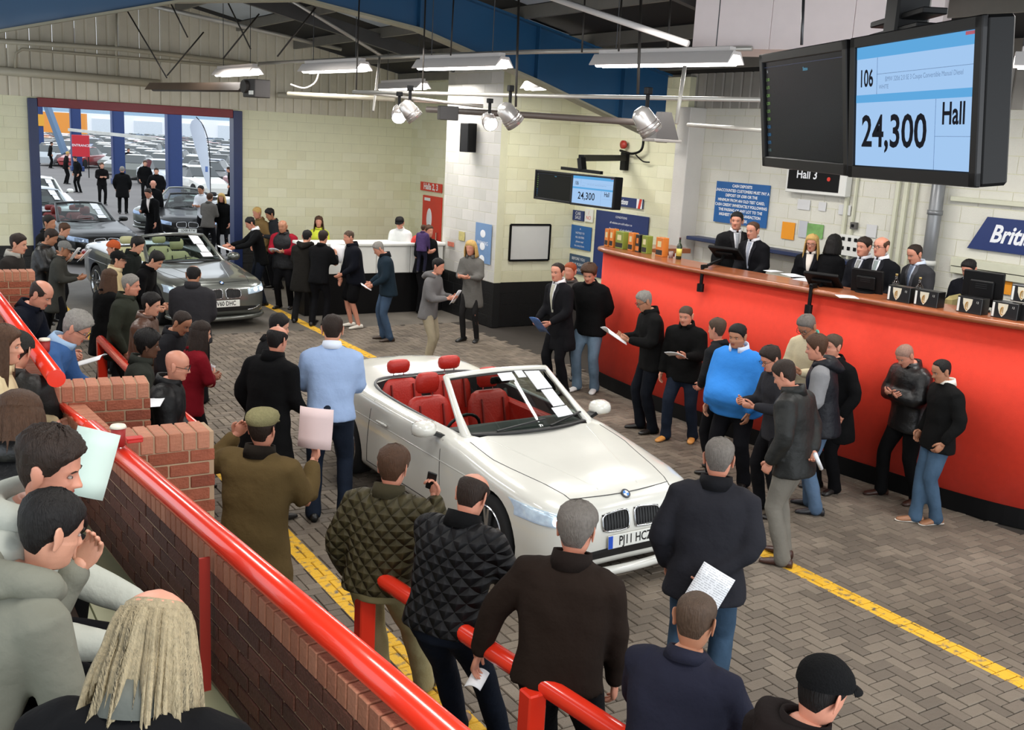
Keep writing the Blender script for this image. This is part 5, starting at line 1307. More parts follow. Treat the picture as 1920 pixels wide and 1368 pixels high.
# big slanted name board
y0, z0 = yz_on(XR, 1846, 407); y1, z1 = yz_on(XR, 1808, 462)
t = thing('name_board', 'dark blue slanted name board with white lettering at the right', 'sign', (XR, y0-1.25, (z0+z1)/2), -PI/2); hh_ = z0-z1+.02; w = 2.5
V = np.array([(-w/2-.16, -.03, -hh_/2), (w/2-.16, -.03, -hh_/2), (w/2+.1, -.03, hh_/2), (-w/2+.06, -.03, hh_/2)]); V = np.concatenate([V, V+np.array([0, .03, 0])])
obj('board', MB().add(V, [(0, 1, 2, 3), (7, 6, 5, 4), (0, 4, 5, 1), (1, 5, 6, 2), (2, 6, 7, 3), (3, 7, 4, 0)]), NAVYS, t)
lettering('British Car Auctions', .30, INKW, t, (-w/2+.13, -.034, 0), bold=.008, shear=.3, align='LEFT', squeeze=.86)
# header board near the small screens
y0, z0 = yz_on(XW, 1118, 364); y1, z1 = yz_on(XW, 1206, 391)
t = thing('name_board', 'small dark blue name board with red stripe above the navy poster', 'sign', (XW, (y0+y1)/2, (z0+z1)/2), -PI/2); w, hh_ = y0-y1, .17
obj('board', MB().add(*box(-w/2, w/2, -.03, 0, -hh_/2, hh_/2)), NAVYS, t); obj('white_end', MB().add(*box(w/2-.16, w/2, -.032, -.028, -hh_/2, hh_/2)), INKW, t)
V = np.array([(w/2-.12, -.034, -hh_/2), (w/2-.05, -.034, -hh_/2), (w/2-.01, -.034, hh_/2), (w/2-.08, -.034, hh_/2)]); V = np.concatenate([V, V+np.array([0, .003, 0])]); obj('red_stripe', MB().add(V, BOXF), REDS, t)
lettering('British Car Auctions', .135, INKW, t, (-.10, -.034, 0), bold=.004, shear=.3, squeeze=.72)
sign_x('poster', 'tall navy text poster right of the blue posters', 'poster', XW, 1120, 393, 1207, 540, NAVYS, ('CONDITIONS', 'all vehicles are sold subject to', 'the conditions of sale displayed', 'in this hall and in the catalogue', '', 'DEPOSITS', 'are payable on the fall', 'of the hammer', '', 'DESCRIPTIONS', 'sold as seen'), size=.055)
sign_x('poster', 'mid blue poster of small white text on the recess wall', 'poster', XW, 1071, 420, 1107, 471, BLUES, ('A', 'NOTICE TO', 'ALL BUYERS', 'please read', 'the entry form'), size=.055)
sign_x('poster', 'slate blue poster with three bold lines under the mid blue one', 'poster', XW, 1067, 474, 1104, 518, mat('slate_sign', (50, 74, 100), .5, var=.04), ('BEFORE YOU', 'BUY PLEASE', 'ALL CONDITIONS'), size=.075)
sign_x('poster', 'small square navy poster left of the red warning notice', 'poster', XW, 1076, 393, 1095, 415, NAVYS, ('CAR', 'SALE'), size=.09)
sign_x('poster', 'small red and white warning notice beside the navy square', 'poster', XW, 1099, 391, 1112, 417, WHITEP, ('/', 'NO'), size=.10, ink=REDS)
# orange and other notices behind the clerks
ORN = mat('orange_paper', (232, 150, 30), .7, var=.04)
sign_x('notice', 'orange paper notice left of the blonde clerk', 'notice', XR, 1468, 415, 1488, 450, ORN, depth=.008)
sign_x('notice', 'orange paper notice right of the desktop monitor', 'notice', XR, 1872, 509, 1895, 553, ORN, depth=.008)
sign_x('poster', 'white poster with a green tree above the blonde clerk', 'poster', XR, 1515, 418, 1542, 448, mat('green_poster', (120, 168, 96), .6, var=.5, vs=7), depth=.008)
sign_x('notice', 'small grey white notice beside the green poster', 'notice', XR, 1500, 413, 1512, 446, mat('greyish_paper', (188, 190, 196), .7, var=.05), depth=.008)
for a, b, c, d_, lab in ((1497, 373, 1518, 394, 'white sheet pinned left under the black display'), (1536, 378, 1548, 396, 'white sheet pinned centre under the black display'), (1574, 383, 1594, 404, 'white sheet pinned right under the black display'), (1626, 420, 1642, 446, 'white sheet pinned above the dark suited clerk')):
    sign_x('notice', lab, 'notice', XR, a, b, c, d_, text_paper('pinned_sheet', (206, 206, 206)), depth=.006)
sw = sign_x('light_switches', 'cream panel with dark square switches above the clerks', 'switch panel', XR, 1580, 438, 1612, 482, WHITEP, depth=.05)[0]
for i in range(3):
    for j in range(2): obj('switch', MB().add(*cbox(-.13+.11*i, -.08+.11*i, -.065, -.05, -.02-.13*j+.08, .03-.13*j+.08, .004)), BK, sw)
sb = sign_x('switch_box', 'small grey switch on the conduit behind the clerks', 'switch', XR, 1599, 416, 1608, 430, mat('grey_switch', (90, 88, 84), .5, var=0), depth=.05)[0]; obj('toggle', MB().add(*cbox(-.02, .02, -.065, -.05, -.02, .02, .003)), BK, sb)
# black number display under the big screens
t, w, h = sign_x('number_display', 'black hall number display in a white case below the screens', 'display', XR, 1492, 318, 1583, 362, BK, depth=.14)
obj('case', MB().add(*cbox(-w/2-.05, w/2+.12, -.13, -.0, -h/2-.05, h/2+.05, .01)), WHITEP, t); lettering('Hall 3', .17, INKW, t, (-.12, -.143, h/2-.06), bold=.003); obj('red_lamp', MB().add(*cyl((.30, -.145, h/2-.1), .03, .01, 12, 1)), REDS, t)
# conduits, pipe and trunking on that wall
PIPEG = mat('grey_pipe', (128, 130, 132), .35, metal=.3, var=.05); CRM = mat('cream_trunking', (204, 204, 182), .5, var=.04)
for px, wd in ((1585, .05), (1600, .03), (1678, .05), (1694, .06), (1712, .04)):
    g = GX(px, 400, 11.76); o = obj('conduit', MB().add(*bar((11.76, g[1], 1.0), (11.76, g[1], 4.2), wd, .04, up=(1, 0, 0))), CRM, None); tag(o, {1585: 'vertical cream conduit left of the small grey switch behind the clerks', 1600: 'vertical cream conduit running through the small grey switch', 1678: 'first vertical cream conduit from the left between switch and grey pipe', 1694: 'thicker vertical cream conduit second from the grey pipe', 1712: 'vertical cream conduit nearest to the thick grey pipe'}[px], 'conduit')
g = GX(1750, 420, 11.66); pp_ = thing('drain_pipe', 'thick grey vertical pipe with collars behind the clerks', 'pipe', (11.66, g[1], 0)); obj('pipe', MB().add(*cyl((0, 0, 2.7), .085, 3.2, 20)), PIPEG, pp_, True)
for z in (1.75, 2.25, 2.9, 3.3): obj('collar', MB().add(*cyl((0, 0, z), .097, .06, 20)), WHITEP if z < 2.5 else PIPEG, pp_, True)
for py, hh_ in ((372, .03), (490, .06), (503, .05)):
    ga = GX(1785, py, 11.76); o = obj('dado_trunking', MB().add(*cbox(11.72, 11.79, 4.2, ga[1], ga[2]-hh_, ga[2]+hh_, .006)), CRM, None); tag(o, {372: 'horizontal cream trunking above the blue name board', 490: 'upper horizontal cream trunking under the name board', 503: 'lower horizontal cream trunking under the name board'}[py], 'trunking')
o = obj('worktop_shelf', MB().add(*cbox(11.5, 11.78, 9.2, 13.1, 2.06, 2.12, .01)), mat('navy_shelf', (30, 44, 80), .5, var=0), None); tag(o, 'dark blue edged shelf along the wall behind the auctioneers', 'shelf')
# recess wall: framed plan, wall speaker, posters on the grey pilaster
g0, g1 = GY(958, 421, 16.56), GY(1028, 487, 16.56); t = thing('framed_plan', 'black framed plan hanging on the cream recess wall', 'picture', ((g0[0]+g1[0])/2, 16.58, (g0[2]+g1[2])/2)); w, h = g1[0]-g0[0], g0[2]-g1[2]
obj('sheet', MB().add(*box(-w/2, w/2, -.02, 0, -h/2, h/2)), text_paper('plan_sheet', (200, 200, 196), (150, 150, 160)), t)
for a, b in (((-w/2, h/2), (w/2, h/2)), ((w/2, h/2), (w/2, -h/2)), ((w/2, -h/2), (-w/2, -h/2)), ((-w/2, -h/2), (-w/2, h/2))): obj('frame_bar', MB().add(*bar((a[0], -.02, a[1]), (b[0], -.02, b[1]), .035, .03, up=(0, 1, 0))), BK, t)
t, w, h = sign_x('poster', 'pale blue poster of white symbols on the grey pilaster', 'poster', 9.86, 894, 416, 919, 496, mat('pale_blue_poster', (112, 144, 184), .5, var=.05), ('PARKING',), size=.10)
for k in range(3): obj('white_symbol', MB().add(*ellipsoid((0, -.022, .18-.24*k), (.10, .004, .075), 12, 6)), INKW, t)
sign_x('notice', 'small red and cream notice low on the grey pilaster', 'notice', 9.86, 840, 452, 851, 463, mat('red_cream', (214, 120, 96), .6, var=.3, vs=12), depth=.008)
sign_x('notice', 'small cream and yellow notice on the grey pilaster', 'notice', 9.86, 861, 433, 871, 452, mat('cream_yellow', (196, 184, 120), .6, var=.3, vs=12), depth=.008)
g = GX(878, 258, 9.72); t = thing('wall_speaker', 'black loudspeaker box high on the grey pilaster', 'loudspeaker', tuple(g), .25); obj('cabinet', MB().add(*cbox(-.11, .11, -.12, .12, -.27, .27, .01)), BK, t); obj('grille', MB().add(*cbox(-.118, -.108, -.11, .11, -.26, .26, .004)), mat('speaker_mesh', (24, 24, 26), .8, var=.2, vs=90), t); obj('bracket', MB().add(*bar((.1, 0, 0), (.16, 0, 0), .05)), BK, t)
# red door and its sign on the side wall
t, w, h = sign_x('direction_sign', 'red sign reading Halls 2, 3 above the red door', 'sign', 11.28, 790, 340, 829, 362, REDS, ('Halls 2, 3',), size=.20, bold=.006)
y0, z0 = yz_on(11.27, 795, 365); y1, _ = yz_on(11.27, 829, 365); t = thing('red_door', 'red door with an oval leaf panel under the Halls sign', 'door', (11.27, (y0+y1)/2, 0), -PI/2); w = y0-y1
obj('leaf', MB().add(*cbox(-w/2, w/2, -.03, .02, .0, z0, .006)), REDS, t); obj('oval_panel', MB().add(*ellipsoid((-.1, -.03, z0-.55), (.14, .012, .26), 16, 10)), INKW, t, True); obj('plate', MB().add(*box(-w/2+.1, -w/2+.4, -.036, -.03, z0-.12, z0-.05)), INKW, t); obj('handle', MB().add(*bar((w/2-.1, -.06, 1.0), (w/2-.1, -.06, 1.3), .03)), CHROME, t)
# ------------------------------------------------------------------ the crowd
BLK = (22, 22, 24); NAVY = (26, 32, 50); JEANS = (58, 76, 98); DJEANS = (32, 42, 60); CHAR = (48, 48, 50)
# -- on the near tiers
p = person('person with long thin grey hair and a bald crown, seated in a black coat', (300, 1103), 1.80, face=158, ground=1.10, sit=True, top=(20, 20, 23), hp=28, lean=22, arms=('lap', 'lap'), hair='longgrey', style='longbald', skin='pink', collar=(96, 98, 92), girth=1.22, seat_h=.42)
p = person('person in a grey hooded top leaning forward with hand at chin', (112, 922), 1.78, face=112, ground=1.10, sit=True, top=(120, 120, 108), hood=True, lean=24, hp=20, arms=('chin', 'lap'), hair='black', style='short', skin='fair', girth=1.08, seat_h=.44)
p = person('person with spiky brown hair in a pale grey hooded top, face in profile', (104, 812), 1.80, face=74, ground=1.12, sit=True, top=(176, 178, 168), hood=True, lean=10, hp=16, arms=('lap', 'lap'), hair='dark', style='spiky', skin='pink', seat_h=.48, girth=1.05)
sheet('paper_sheet', 'pale green sale sheet held up behind the spiky haired man', G(170, 868, 2.15), (-.35, -.9, .35), (.3, .1, 1), .17, .27, mat('green_white_paper', (196, 214, 204), .7, var=.03), bend=.05)
p = person('person with long brown hair and shiny black jacket, back to the camera at left edge', (38, 738), 1.66, face=165, ground=1.15, sit=True, top=(24, 24, 26), kind='leather', hair='brown', style='bob', hp=25, lean=12, female=True, arms=('lap', 'lap'), collar=(24, 24, 26))
p = person('person in a cream coat with long brown hair at the left edge', (8, 612), 1.66, face=80, ground=1.02, sit=True, top=(206, 190, 152), hair='brown', style='long', hp=6, lean=8, female=True, arms=('lap', 'lap'), collar=(206, 190, 152))
p = person('person in a dark padded jacket and dark knitted hat at the left edge', (36, 622), 1.70, face=150, ground=.9, sit=True, top=(40, 40, 38), kind='shiny', hair='dark', hat='beanie', hatc=(46, 46, 44), hp=20, arms=('lap', 'lap'))
p = person('person in a blue sweater seated behind the brick wall, writing on a pad', (158, 588), 1.76, face=78, ground=.88, sit=True, top=(58, 90, 138), hair='grey', style='thick', hp=34, lean=20, hunch=1.2, arms=('lap', 'lap'), skin='pink', collar=(150, 176, 204), glasses=True, legs=(24, 24, 28), girth=1.12)
held(p, 'R', 'white pad on the knee of the man in the blue sweater', .26, .36, .18, PAPER, both=True, tilt=.08, drop=.0, bend=.0)
p = person('person with a bald crown in a dark navy coat, seated looking down', (88, 528), 1.76, face=70, ground=.88, sit=True, top=(22, 27, 42), hair='dark', style='bald', hp=32, lean=16, hunch=1., arms=('lap', 'lap'), skin='pink', collar=(22, 27, 42), girth=1.08)
held(p, 'R', 'folded sheet on the knee of the man in the navy coat', .21, .25, .12, PAPER, both=True, tilt=.3)
# -- at the far tier by the back wall
p = person('person in a dark grey jacket standing behind the far brick wall', (36, 438), 1.76, face=70, ground=.35, top=(52, 48, 46), hair='dark', style='short', hp=12, arms=('pocket', 'pocket'), collar=(160, 158, 150))
person('person with grey hair and tan scarf beside the left door jamb', (64, 370), 1.70, face=95, ground=.0, top=(150, 134, 100), hair='grey', style='short', hp=22, arms=('low', 'low'), skin='tan')
person('person with black hair in a dark coat behind the standing reader', (92, 403), 1.74, face=60, ground=.25, top=(24, 24, 26), hair='black', style='short', hp=5, arms=('cross', 'cross'), skin='tan')
p = person('tall person in a long black coat reading a sheet by the far brick wall', (101, 430), 1.84, face=72, ground=0., top=(18, 18, 20), hem='coat', hair='dark', style='short', hp=28, arms=('high', 'high'), skin='tan', kind='leather', girth=1.15)
held(p, 'R', 'white sheet read by the man in the long black coat', .2, .28, .05, PAPER, both=True, tilt=.9)
p = person('person with light brown hair in a grey scarf holding a sheet', (124, 418), 1.74, face=70, ground=0., top=(40, 40, 42), hair='brown', style='short', hp=22, arms=('hold', 'hold'), kind='cloth', collar=(110, 108, 104))
held(p, 'R', 'white sheet held beside the black car', .2, .28, .05, PAPER, both=True, tilt=.8)
person('person in a grey cap and grey coat in front of the black car', (124, 452), 1.68, face=80, ground=0., top=(64, 64, 60), hem='coat', hair='grey', hat='cap', hatc=(110, 110, 108), hp=20, arms=('hold', 'hold'), skin='tan')
# -- along the lane rail, far left group
person('person in an orange knitted hat and brown jacket', (212, 450), 1.70, face=-95, ground=0., top=(58, 46, 34), hair='brown', hat='beanie', hatc=(178, 84, 48), hp=5, arms=('pocket', 'pocket'), skin='pink')
person('person in a black peaked cap and cream collared jacket', (222, 470), 1.74, face=82, ground=0., top=(186, 168, 128), hair='black', hat='cap', hatc=(22, 22, 22), hp=6, arms=('cross', 'cross'), glasses=True, collar=(200, 184, 148))
person('person with swept black hair in a dark green coat', (262, 445), 1.80, face=68, ground=0., top=(30, 36, 34), hair='black', style='thick', hp=24, arms=('front', 'front'), collar=(30, 36, 34))
person('person with black hair and black jacket leaning over the grey car', (300, 474), 1.80, face=70, ground=0., top=(14, 14, 17), hair='black', style='thick', hp=36, lean=16, arms=('low', 'low'), collar=(14, 14, 17))
person('person with long auburn hair in a long black coat', (206, 505), 1.66, face=130, ground=0., top=(16, 16, 18), hem='coat', hair='brown', style='long', hp=8, female=True, arms=('cross', 'cross'))
person('person with grey hair in an olive jacket with a badge on the sleeve', (246, 514), 1.80, face=78, ground=0., top=(52, 56, 46), hair='grey', style='short', hp=8, skin='pink', arms=('pocket', 'pocket'), girth=1.18, collar=(52, 56, 46))
person('person in a brown leather jacket looking right', (286, 550), 1.74, face=72, ground=0., top=(86, 58, 44), kind='leather', hair='black', style='thick', hp=12, arms=('front', 'front'), collar=(86, 58, 44))
person('person with curly black hair in a grey green jacket', (279, 621), 1.74, face=95, ground=0., top=(54, 56, 50), hair='black', style='curly', skin='dark', hp=10, arms=('front', 'front'), collar=(54, 56, 50))
person('person with receding hair and grey jacket looking down beside the rail', (350, 586), 1.74, face=60, ground=0., top=(42, 42, 46), hair='dark', style='receding', hp=34, arms=('front', 'front'), collar=(42, 42, 46), skin='tan')
p = person('person with long dark hair in a red cardigan', (378, 603), 1.66, face=110, ground=0., top=(132, 22, 34), hair='dark', style='long', hp=8, female=True, arms=('cross', 'cross'))
held(p, 'R', 'folded white leaflet held by the woman in the red cardigan', .10, .13, .02, PAPER, tilt=1.3)
person('bald person with glasses in a black jacket beside the brick wall', (336, 656), 1.78, face=82, ground=0., top=(18, 18, 20), kind='shiny', hair='shaved', style='none', hp=14, glasses=True, skin='pink', arms=('front', 'front'), collar=(18, 18, 20), girth=1.1)
person('balding person in a grey jacket standing with back to camera before the grey car', (364, 497), 1.80, face=170, ground=0., top=(54, 52, 56), hair='black', style='bald', hp=26, arms=('front', 'front'), collar=(54, 52, 56), skin='tan', girth=1.2)
# -- standing on the paving left of the white car
person('person with black hair half hidden behind the man in the long black jacket', (528, 588), 1.78, face=95, ground=0., top=(34, 34, 36), hair='black', style='short', hp=18, arms=('hold', 'hold'))
p = person('person in a long black jacket standing with back turned, hair thinning', (522, 610), 1.80, face=140, ground=0., foot=(515, 965), top=(16, 16, 18), hem='coat', hair='black', style='bald', hp=10, skin='pink', arms=('pocket', 'low'), collar=(16, 16, 18), girth=1.12, legs=(20, 20, 24))
p = person('person in a pale blue sweater and dark jeans, back to the camera', (624, 590), 1.80, face=178, ground=0., foot=(620, 976), top=(150, 172, 208), legs=DJEANS, lkind='denim', hair='dark', style='short', hp=14, arms=('hold', 'hold'), shirt=(214, 222, 236), shoes=(14, 14, 14), hem='waist', girth=1.08, stance=.13)
p = person('person in a green flat cap and brown olive coat holding up papers', (490, 770), 1.76, face=152, ground=0., top=(88, 72, 44), hem='coat', hair='dark', hat='flat', hatc=(128, 122, 88), hp=-2, arms=('elbow', 'raise'), skin='pink', collar=(40, 34, 26), legs=(24, 26, 38), girth=1.2)
held(p, 'R', 'crumpled pink white papers held up by the man in the flat cap', .24, .27, .03, mat('pink_paper', (214, 190, 188), .7, var=.05), tilt=1.35, drop=.12, bend=.06)
# -- leaning along the low red rail
p = person('person in an olive quilted jacket holding a phone to the ear', (741, 838), 1.74, face=158, ground=0., sit=True, seat_h=.84, top=(76, 68, 42), kind='quilt', hem='hip', hair='brown', style='thick', hp=14, arms=('pocket', 'phone'), skin='pink', collar=(66, 60, 42), legs=(150, 140, 104), lkind='cloth', lean=9, girth=1.10, stance=.14, stride=.10)
a = p['hands']['R']; q = a[0]+a[3]*.01; ph = obj('mobile_phone', MB().add(*cbox(-.03, .03, -.006, .006, -.06, .06, .004)), DARKP, None, False, tuple(p['wpt'](q)), (0.2, .2, p['rz'])); tag(ph, 'dark mobile phone held to the ear of the man in the quilted jacket', 'phone')
p = person('person in a black quilted jacket leaning on the low red rail', (896, 887), 1.78, face=150, ground=0., sit=True, seat_h=.86, top=(26, 26, 30), kind='quilt', hair='dark', style='bald', hp=28, lean=14, skin='pink', arms=('rail', 'rail'), collar=(20, 20, 22), legs=(24, 32, 48), lkind='denim', shoes=(120, 96, 80), girth=1.12, stride=.12)
p = person('person with grey curly hair in a brown jacket, back to the camera', (1086, 945), 1.82, face=165, ground=0., sit=True, seat_h=.86, top=(46, 34, 28), hem='hip', hair='silver', style='thick', hp=10, lean=8, skin='pink', arms=(((.75, .0, -1), (.25, .12, -.9)), 'hang'), collar=(38, 28, 24), legs=(24, 24, 28), girth=1.16)
held(p, 'L', 'white pages held over the red rail by the brown jacket man', .09, .13, .0, PAPER, tilt=.2, drop=-.05)
p = person('person in a charcoal jacket holding a white catalogue behind the back', (1352, 822), 1.80, face=176, ground=0., foot=(1335, 1312), top=(44, 44, 50), hem='hip', hair='silver', style='short', hp=6, skin='pink', arms=('pocket', 'back'), collar=(30, 30, 34), legs=(52, 72, 92), lkind='denim', shoes=(216, 214, 208), girth=1.2, stance=.12)
a = p['hands']['R']; sheet('paper_catalogue', 'white catalogue held behind the back of the charcoal jacket man', p['wpt'](a[0]+np.array([.06, -.08, -.04])), p['wdir'](np.array([.1, -1, .25])), p['wdir'](np.array([.45, .2, 1.])), .21, .30, TXT, bend=.01)
p = person('person with shaved head in a dark navy sweater at the bottom edge', (1312, 1108), 1.76, face=160, ground=0., sit=True, seat_h=.86, top=(40, 42, 58), hair='shaved', style='buzz', hp=12, lean=12, skin='tan', arms=('rail', 'rail'), girth=1.08, legs=BLK)
p = person('person in a black baseball cap and dark jacket at the bottom right', (1562, 1236), 1.78, face=138, ground=0., top=(38, 30, 28), hood=True, collar=(38, 30, 28), hair='black', hat='cap', hatc=(14, 14, 15), hp=20, skin='pink', arms=('front', 'front'), style='short')
# -- far group by the catering counter
p = person('person in a black waistcoat and white shirt holding sheets over the grey car', (465, 407), 1.80, face=-80, ground=0., top=(16, 17, 20), hair='black', style='short', hp=28, shirt=(226, 226, 230), arms=('reach', 'reach'), skin='pink', legs=(30, 36, 50), lean=8)
held(p, 'L', 'sheets held over the bonnet of the grey convertible', .2, .28, .08, PAPER, tilt=.3)
person('person with sandy hair and brown jacket behind the waistcoated man', (480, 388), 1.80, face=-60, ground=0., top=(120, 96, 60), hair='blond', style='short', hp=18, arms=('pocket', 'pocket'), skin='pink')
person('person with black hair in a dark grey jacket near the door', (503, 391), 1.80, face=-70, ground=0., top=(46, 48, 52), hair='black', style='thick', hp=24, arms=('hold', 'hold'), skin='tan')
p = person('bald person in a padded waistcoat with dark red sleeves', (529, 412), 1.78, face=-25, ground=0., top=(40, 40, 42), vest=(140, 24, 40), kind='shiny', hair='dark', style='none', hp=14, arms=('hold', 'hold'), skin='tan', collar=(40, 40, 42), girth=1.15)
held(p, 'L', 'white paper held by the bald man in the padded waistcoat', .2, .15, .04, PAPER, both=True, tilt=.5)
person('person in a long dark hooded parka, back turned, with legs apart', (577, 431), 1.80, face=160, ground=0., foot=(572, 600), top=(38, 36, 32), hem='coat', hood=True, hair='black', style='short', hp=20, arms=('hold', 'hold'), legs=(36, 36, 38), girth=1.15, stance=.16)
p = person('person with dark hair behind a raised white sheet', (607, 431), 1.76, face=150, ground=0., top=(22, 22, 24), hair='dark', style='short', hp=10, arms=('high', 'high'))
held(p, 'R', 'large white sheet raised beside the hooded parka', .30, .34, .05, PAPER, tilt=1.2, drop=-.05)
person('person with long brown hair and yellow jacket smiling by the wall', (598, 405), 1.70, face=-5, ground=0., top=(206, 214, 70), hair='brown', style='long', hp=2, female=True, arms=('down', 'down'), skin='pink')
p = person('person in a navy fleece, black shorts and white trainers', (653, 431), 1.80, face=-75, ground=0., foot=(655, 612), top=(20, 22, 34), hair='shaved', style='buzz', hp=12, arms=('low', 'hang'), skin='pink', legs=(14, 14, 16), bare='shorts', shoes=(214, 208, 196), girth=1.18, collar=(20, 22, 34))
p = person('person in a dark teal jacket and blue jeans reading a white booklet', (704, 454), 1.76, face=-82, ground=0., foot=(698, 636), top=(34, 50, 62), hair='grey', style='short', hp=36, arms=('low', 'low'), skin='pink', legs=JEANS, lkind='denim', girth=1.12, shoes=(60, 46, 36), collar=(22, 28, 34))
held(p, 'L', 'white booklet in the hands of the teal jacket man', .14, .2, .03, PAPER, tilt=.5)
person('server in a white top and black apron behind the counter', (749, 407), 1.66, face=-15, ground=.25, top=(214, 216, 214), hair='black', style='thick', hat='cap', hatc=(20, 20, 20), hp=20, arms=('low', 'low'), skin='pink')
p = person('person in a black jacket with a red rucksack carrying a small child', (804, 421), 1.80, face=40, ground=0., top=(22, 24, 30), hair='brown', style='short', hp=4, arms=('low', 'carry'), skin='pink', legs=BLK, girth=1.1)
W_ = p['wpt']; rb = obj('rucksack', MB().add(*tube([W_((-.0, -.24, 1.05)), W_((0, -.26, 1.2)), W_((0, -.22, 1.42))], [.13, .16, .12], 12, True, .6)), mat('red_nylon', (190, 44, 34), .6, var=.1), None, True); tag(rb, 'red rucksack on the back of the man carrying a child', 'rucksack')
hc_ = p['HF'](np.array([[.22, .10, .02]]))[0]; ch = person('small child in a purple patterned jacket carried on a man\'s arm', (float(p['wpt'](hc_)[0]), float(p['wpt'](hc_)[1]), 0), .95, face=160, ground=.86, top=(70, 54, 92), hair='brown', style='short', arms=('hang', 'hang'), skin='pink', legs=(40, 40, 60), hp=0)
p = person('person in a grey hooded top and beige trousers beside the white car', (824, 484), 1.76, face=68, ground=0., foot=(812, 690), top=(104, 102, 102), hood=True, hair='black', style='short', hp=12, arms=('hold', 'hold'), skin='pink', legs=(150, 140, 118), kind='cloth')
held(p, 'R', 'white papers held by the man in the grey hooded top', .17, .24, .03, PAPER, tilt=1.0)
p = person('blonde person in a grey wool coat and tall black boots', (883, 451), 1.68, face=-25, ground=0., foot=(872, 640), top=(100, 98, 94), hem='coat', hair='blond', style='bob', hp=8, female=True, arms=('hold', 'hold'), skin='pink', legs=(44, 42, 42), shoes=(14, 14, 14), collar=(100, 98, 94))
# -- right of the lane, in front of the red rostrum
p = person('person in a dark suit with a silver tie holding a blue folder', (1046, 492), 1.82, face=-52, ground=0., foot=(1035, 735), top=(28, 28, 32), hair='dark', style='receding', hp=6, hy=15, shirt=(226, 226, 228), tie=(170, 168, 150), lapel=True, hem='coat', arms=('low', 'low'), skin='pink', legs=(24, 24, 28))
fo = held(p, 'L', 'blue and white sale folder held by the suited man', .24, .30, .05, mat('blue_folder', (60, 96, 150), .4, var=.25, vs=9), tilt=.8, cat='folder', name='sale_folder')
person('person in a grey jacket hidden behind the suited man', (1070, 492), 1.80, face=-30, ground=0., top=(72, 70, 68), hair='red', style='short', hp=4, arms=('pocket', 'pocket'), skin='pink')
person('person with tousled brown hair in a black jumper and pale jeans', (1104, 497), 1.82, face=-25, ground=0., foot=(1110, 764), top=(20, 20, 22), hem='hip', hair='brown', style='curly', hp=26, hy=8, arms=('back', 'back'), skin='pink', legs=(98, 118, 136), lkind='denim', shoes=(224, 224, 222), girth=1.1)
p = person('person with glasses in a black coat reading a magazine', (1203, 546), 1.78, face=-70, ground=0., foot=(1200, 805), top=(24, 24, 24), hem='hip', hair='grey', style='short', hp=26, arms=('hold', 'hold'), skin='tan', legs=(24, 28, 38), glasses=True, collar=(24, 24, 24), girth=1.1)
held(p, 'L', 'open magazine read by the man in the black coat', .36, .28, .08, PAPER, both=True, tilt=.5, cat='magazine', name='magazine', bend=.04)
p = person('person in a black coat, jeans and tan boots with one sheet of paper', (1286, 573), 1.76, face=-22, ground=0., foot=(1272, 828), top=(22, 21, 22), hem='hip', hair='shaved', style='buzz', hp=16, arms=('hold', 'down'), skin='pink', legs=DJEANS, lkind='denim', shoes=(206, 142, 72), girth=1.15, stance=.14, stride=.10, collar=(22, 21, 22))
held(p, 'R' if False else 'L', 'grey white sheet held by the man in tan boots', .24, .17, .05, PAPER, tilt=.35)
person('person with short fair hair standing behind the blue sweater man', (1345, 596), 1.76, face=-120, ground=0., top=(40, 42, 44), hair='shaved', style='short', hp=8, arms=('front', 'front'), skin='pink')
p = person('very large person in a bright blue sweater', (1383, 608), 1.80, face=-28, ground=0., top=(56, 132, 214), hem='hip', hair='black', style='short', hp=14, arms=('hang', 'hang'), skin='tan', legs=(26, 26, 32), girth=1.28, belly=.22, collar=(196, 208, 230), stance=.15)
person('person with glasses and a dark grey jacket facing left', (1440, 651), 1.74, face=-60, ground=0., top=(50, 50, 54), hair='dark', style='thick', hp=26, arms=('hold', 'hold'), glasses=True, skin='pink')
p = person('person in a black jacket and grey trousers with a rolled sheet behind the back', (1463, 676), 1.76, face=-112, ground=0., foot=(1448, 1035), top=(40, 41, 40), hem='hip', hair='dark', style='short', hp=30, arms=('pocket', 'back'), skin='pink', legs=(112, 108, 100), shoes=(60, 34, 26), kind='shiny', collar=(40, 41, 40), girth=1.05)
a = p['hands']['R']; rl = obj('rolled_sheet', MB().add(*tube([p['wpt'](a[0]+np.array([-.05, -.03, .06])), p['wpt'](a[0]+np.array([.08, -.05, -.09]))], .018, 10, False)), PAPER, None, True); tag(rl, 'rolled white sheet in the hand of the grey trousers man', 'paper')
p = person('person in a beige jacket and turquoise shirt writing in a notebook', (1508, 593), 1.90, face=-35, ground=0., top=(196, 184, 154), hem='hip', hair='silver', style='short', hp=36, arms=('hold', 'hold'), skin='tan', legs=(40, 60, 56), shirt=(80, 176, 160), glasses=True)
held(p, 'L', 'open notebook of the man in the beige jacket', .28, .2, .05, PAPER, both=True, tilt=.4, cat='notebook', name='notebook')
person('person in a dark padded waistcoat with grey sleeves and blue jeans', (1530, 628), 1.74, face=-95, ground=0., foot=(1520, 948), top=(28, 30, 38), vest=(128, 128, 130), kind='shiny', hood=True, hair='brown', style='thick', hp=14, arms=('low', 'low'), skin='pink', legs=(80, 100, 124), lkind='denim', shoes=(30, 30, 34), girth=1.1)
person('person with short greying hair in a black jacket by the rostrum', (1563, 627), 1.78, face=-50, ground=0., foot=(1545, 918), top=(20, 20, 22), hem='coat', hair='shaved', style='short', hp=8, arms=('pocket', 'pocket'), skin='pink', legs=(18, 18, 20), girth=1.15)
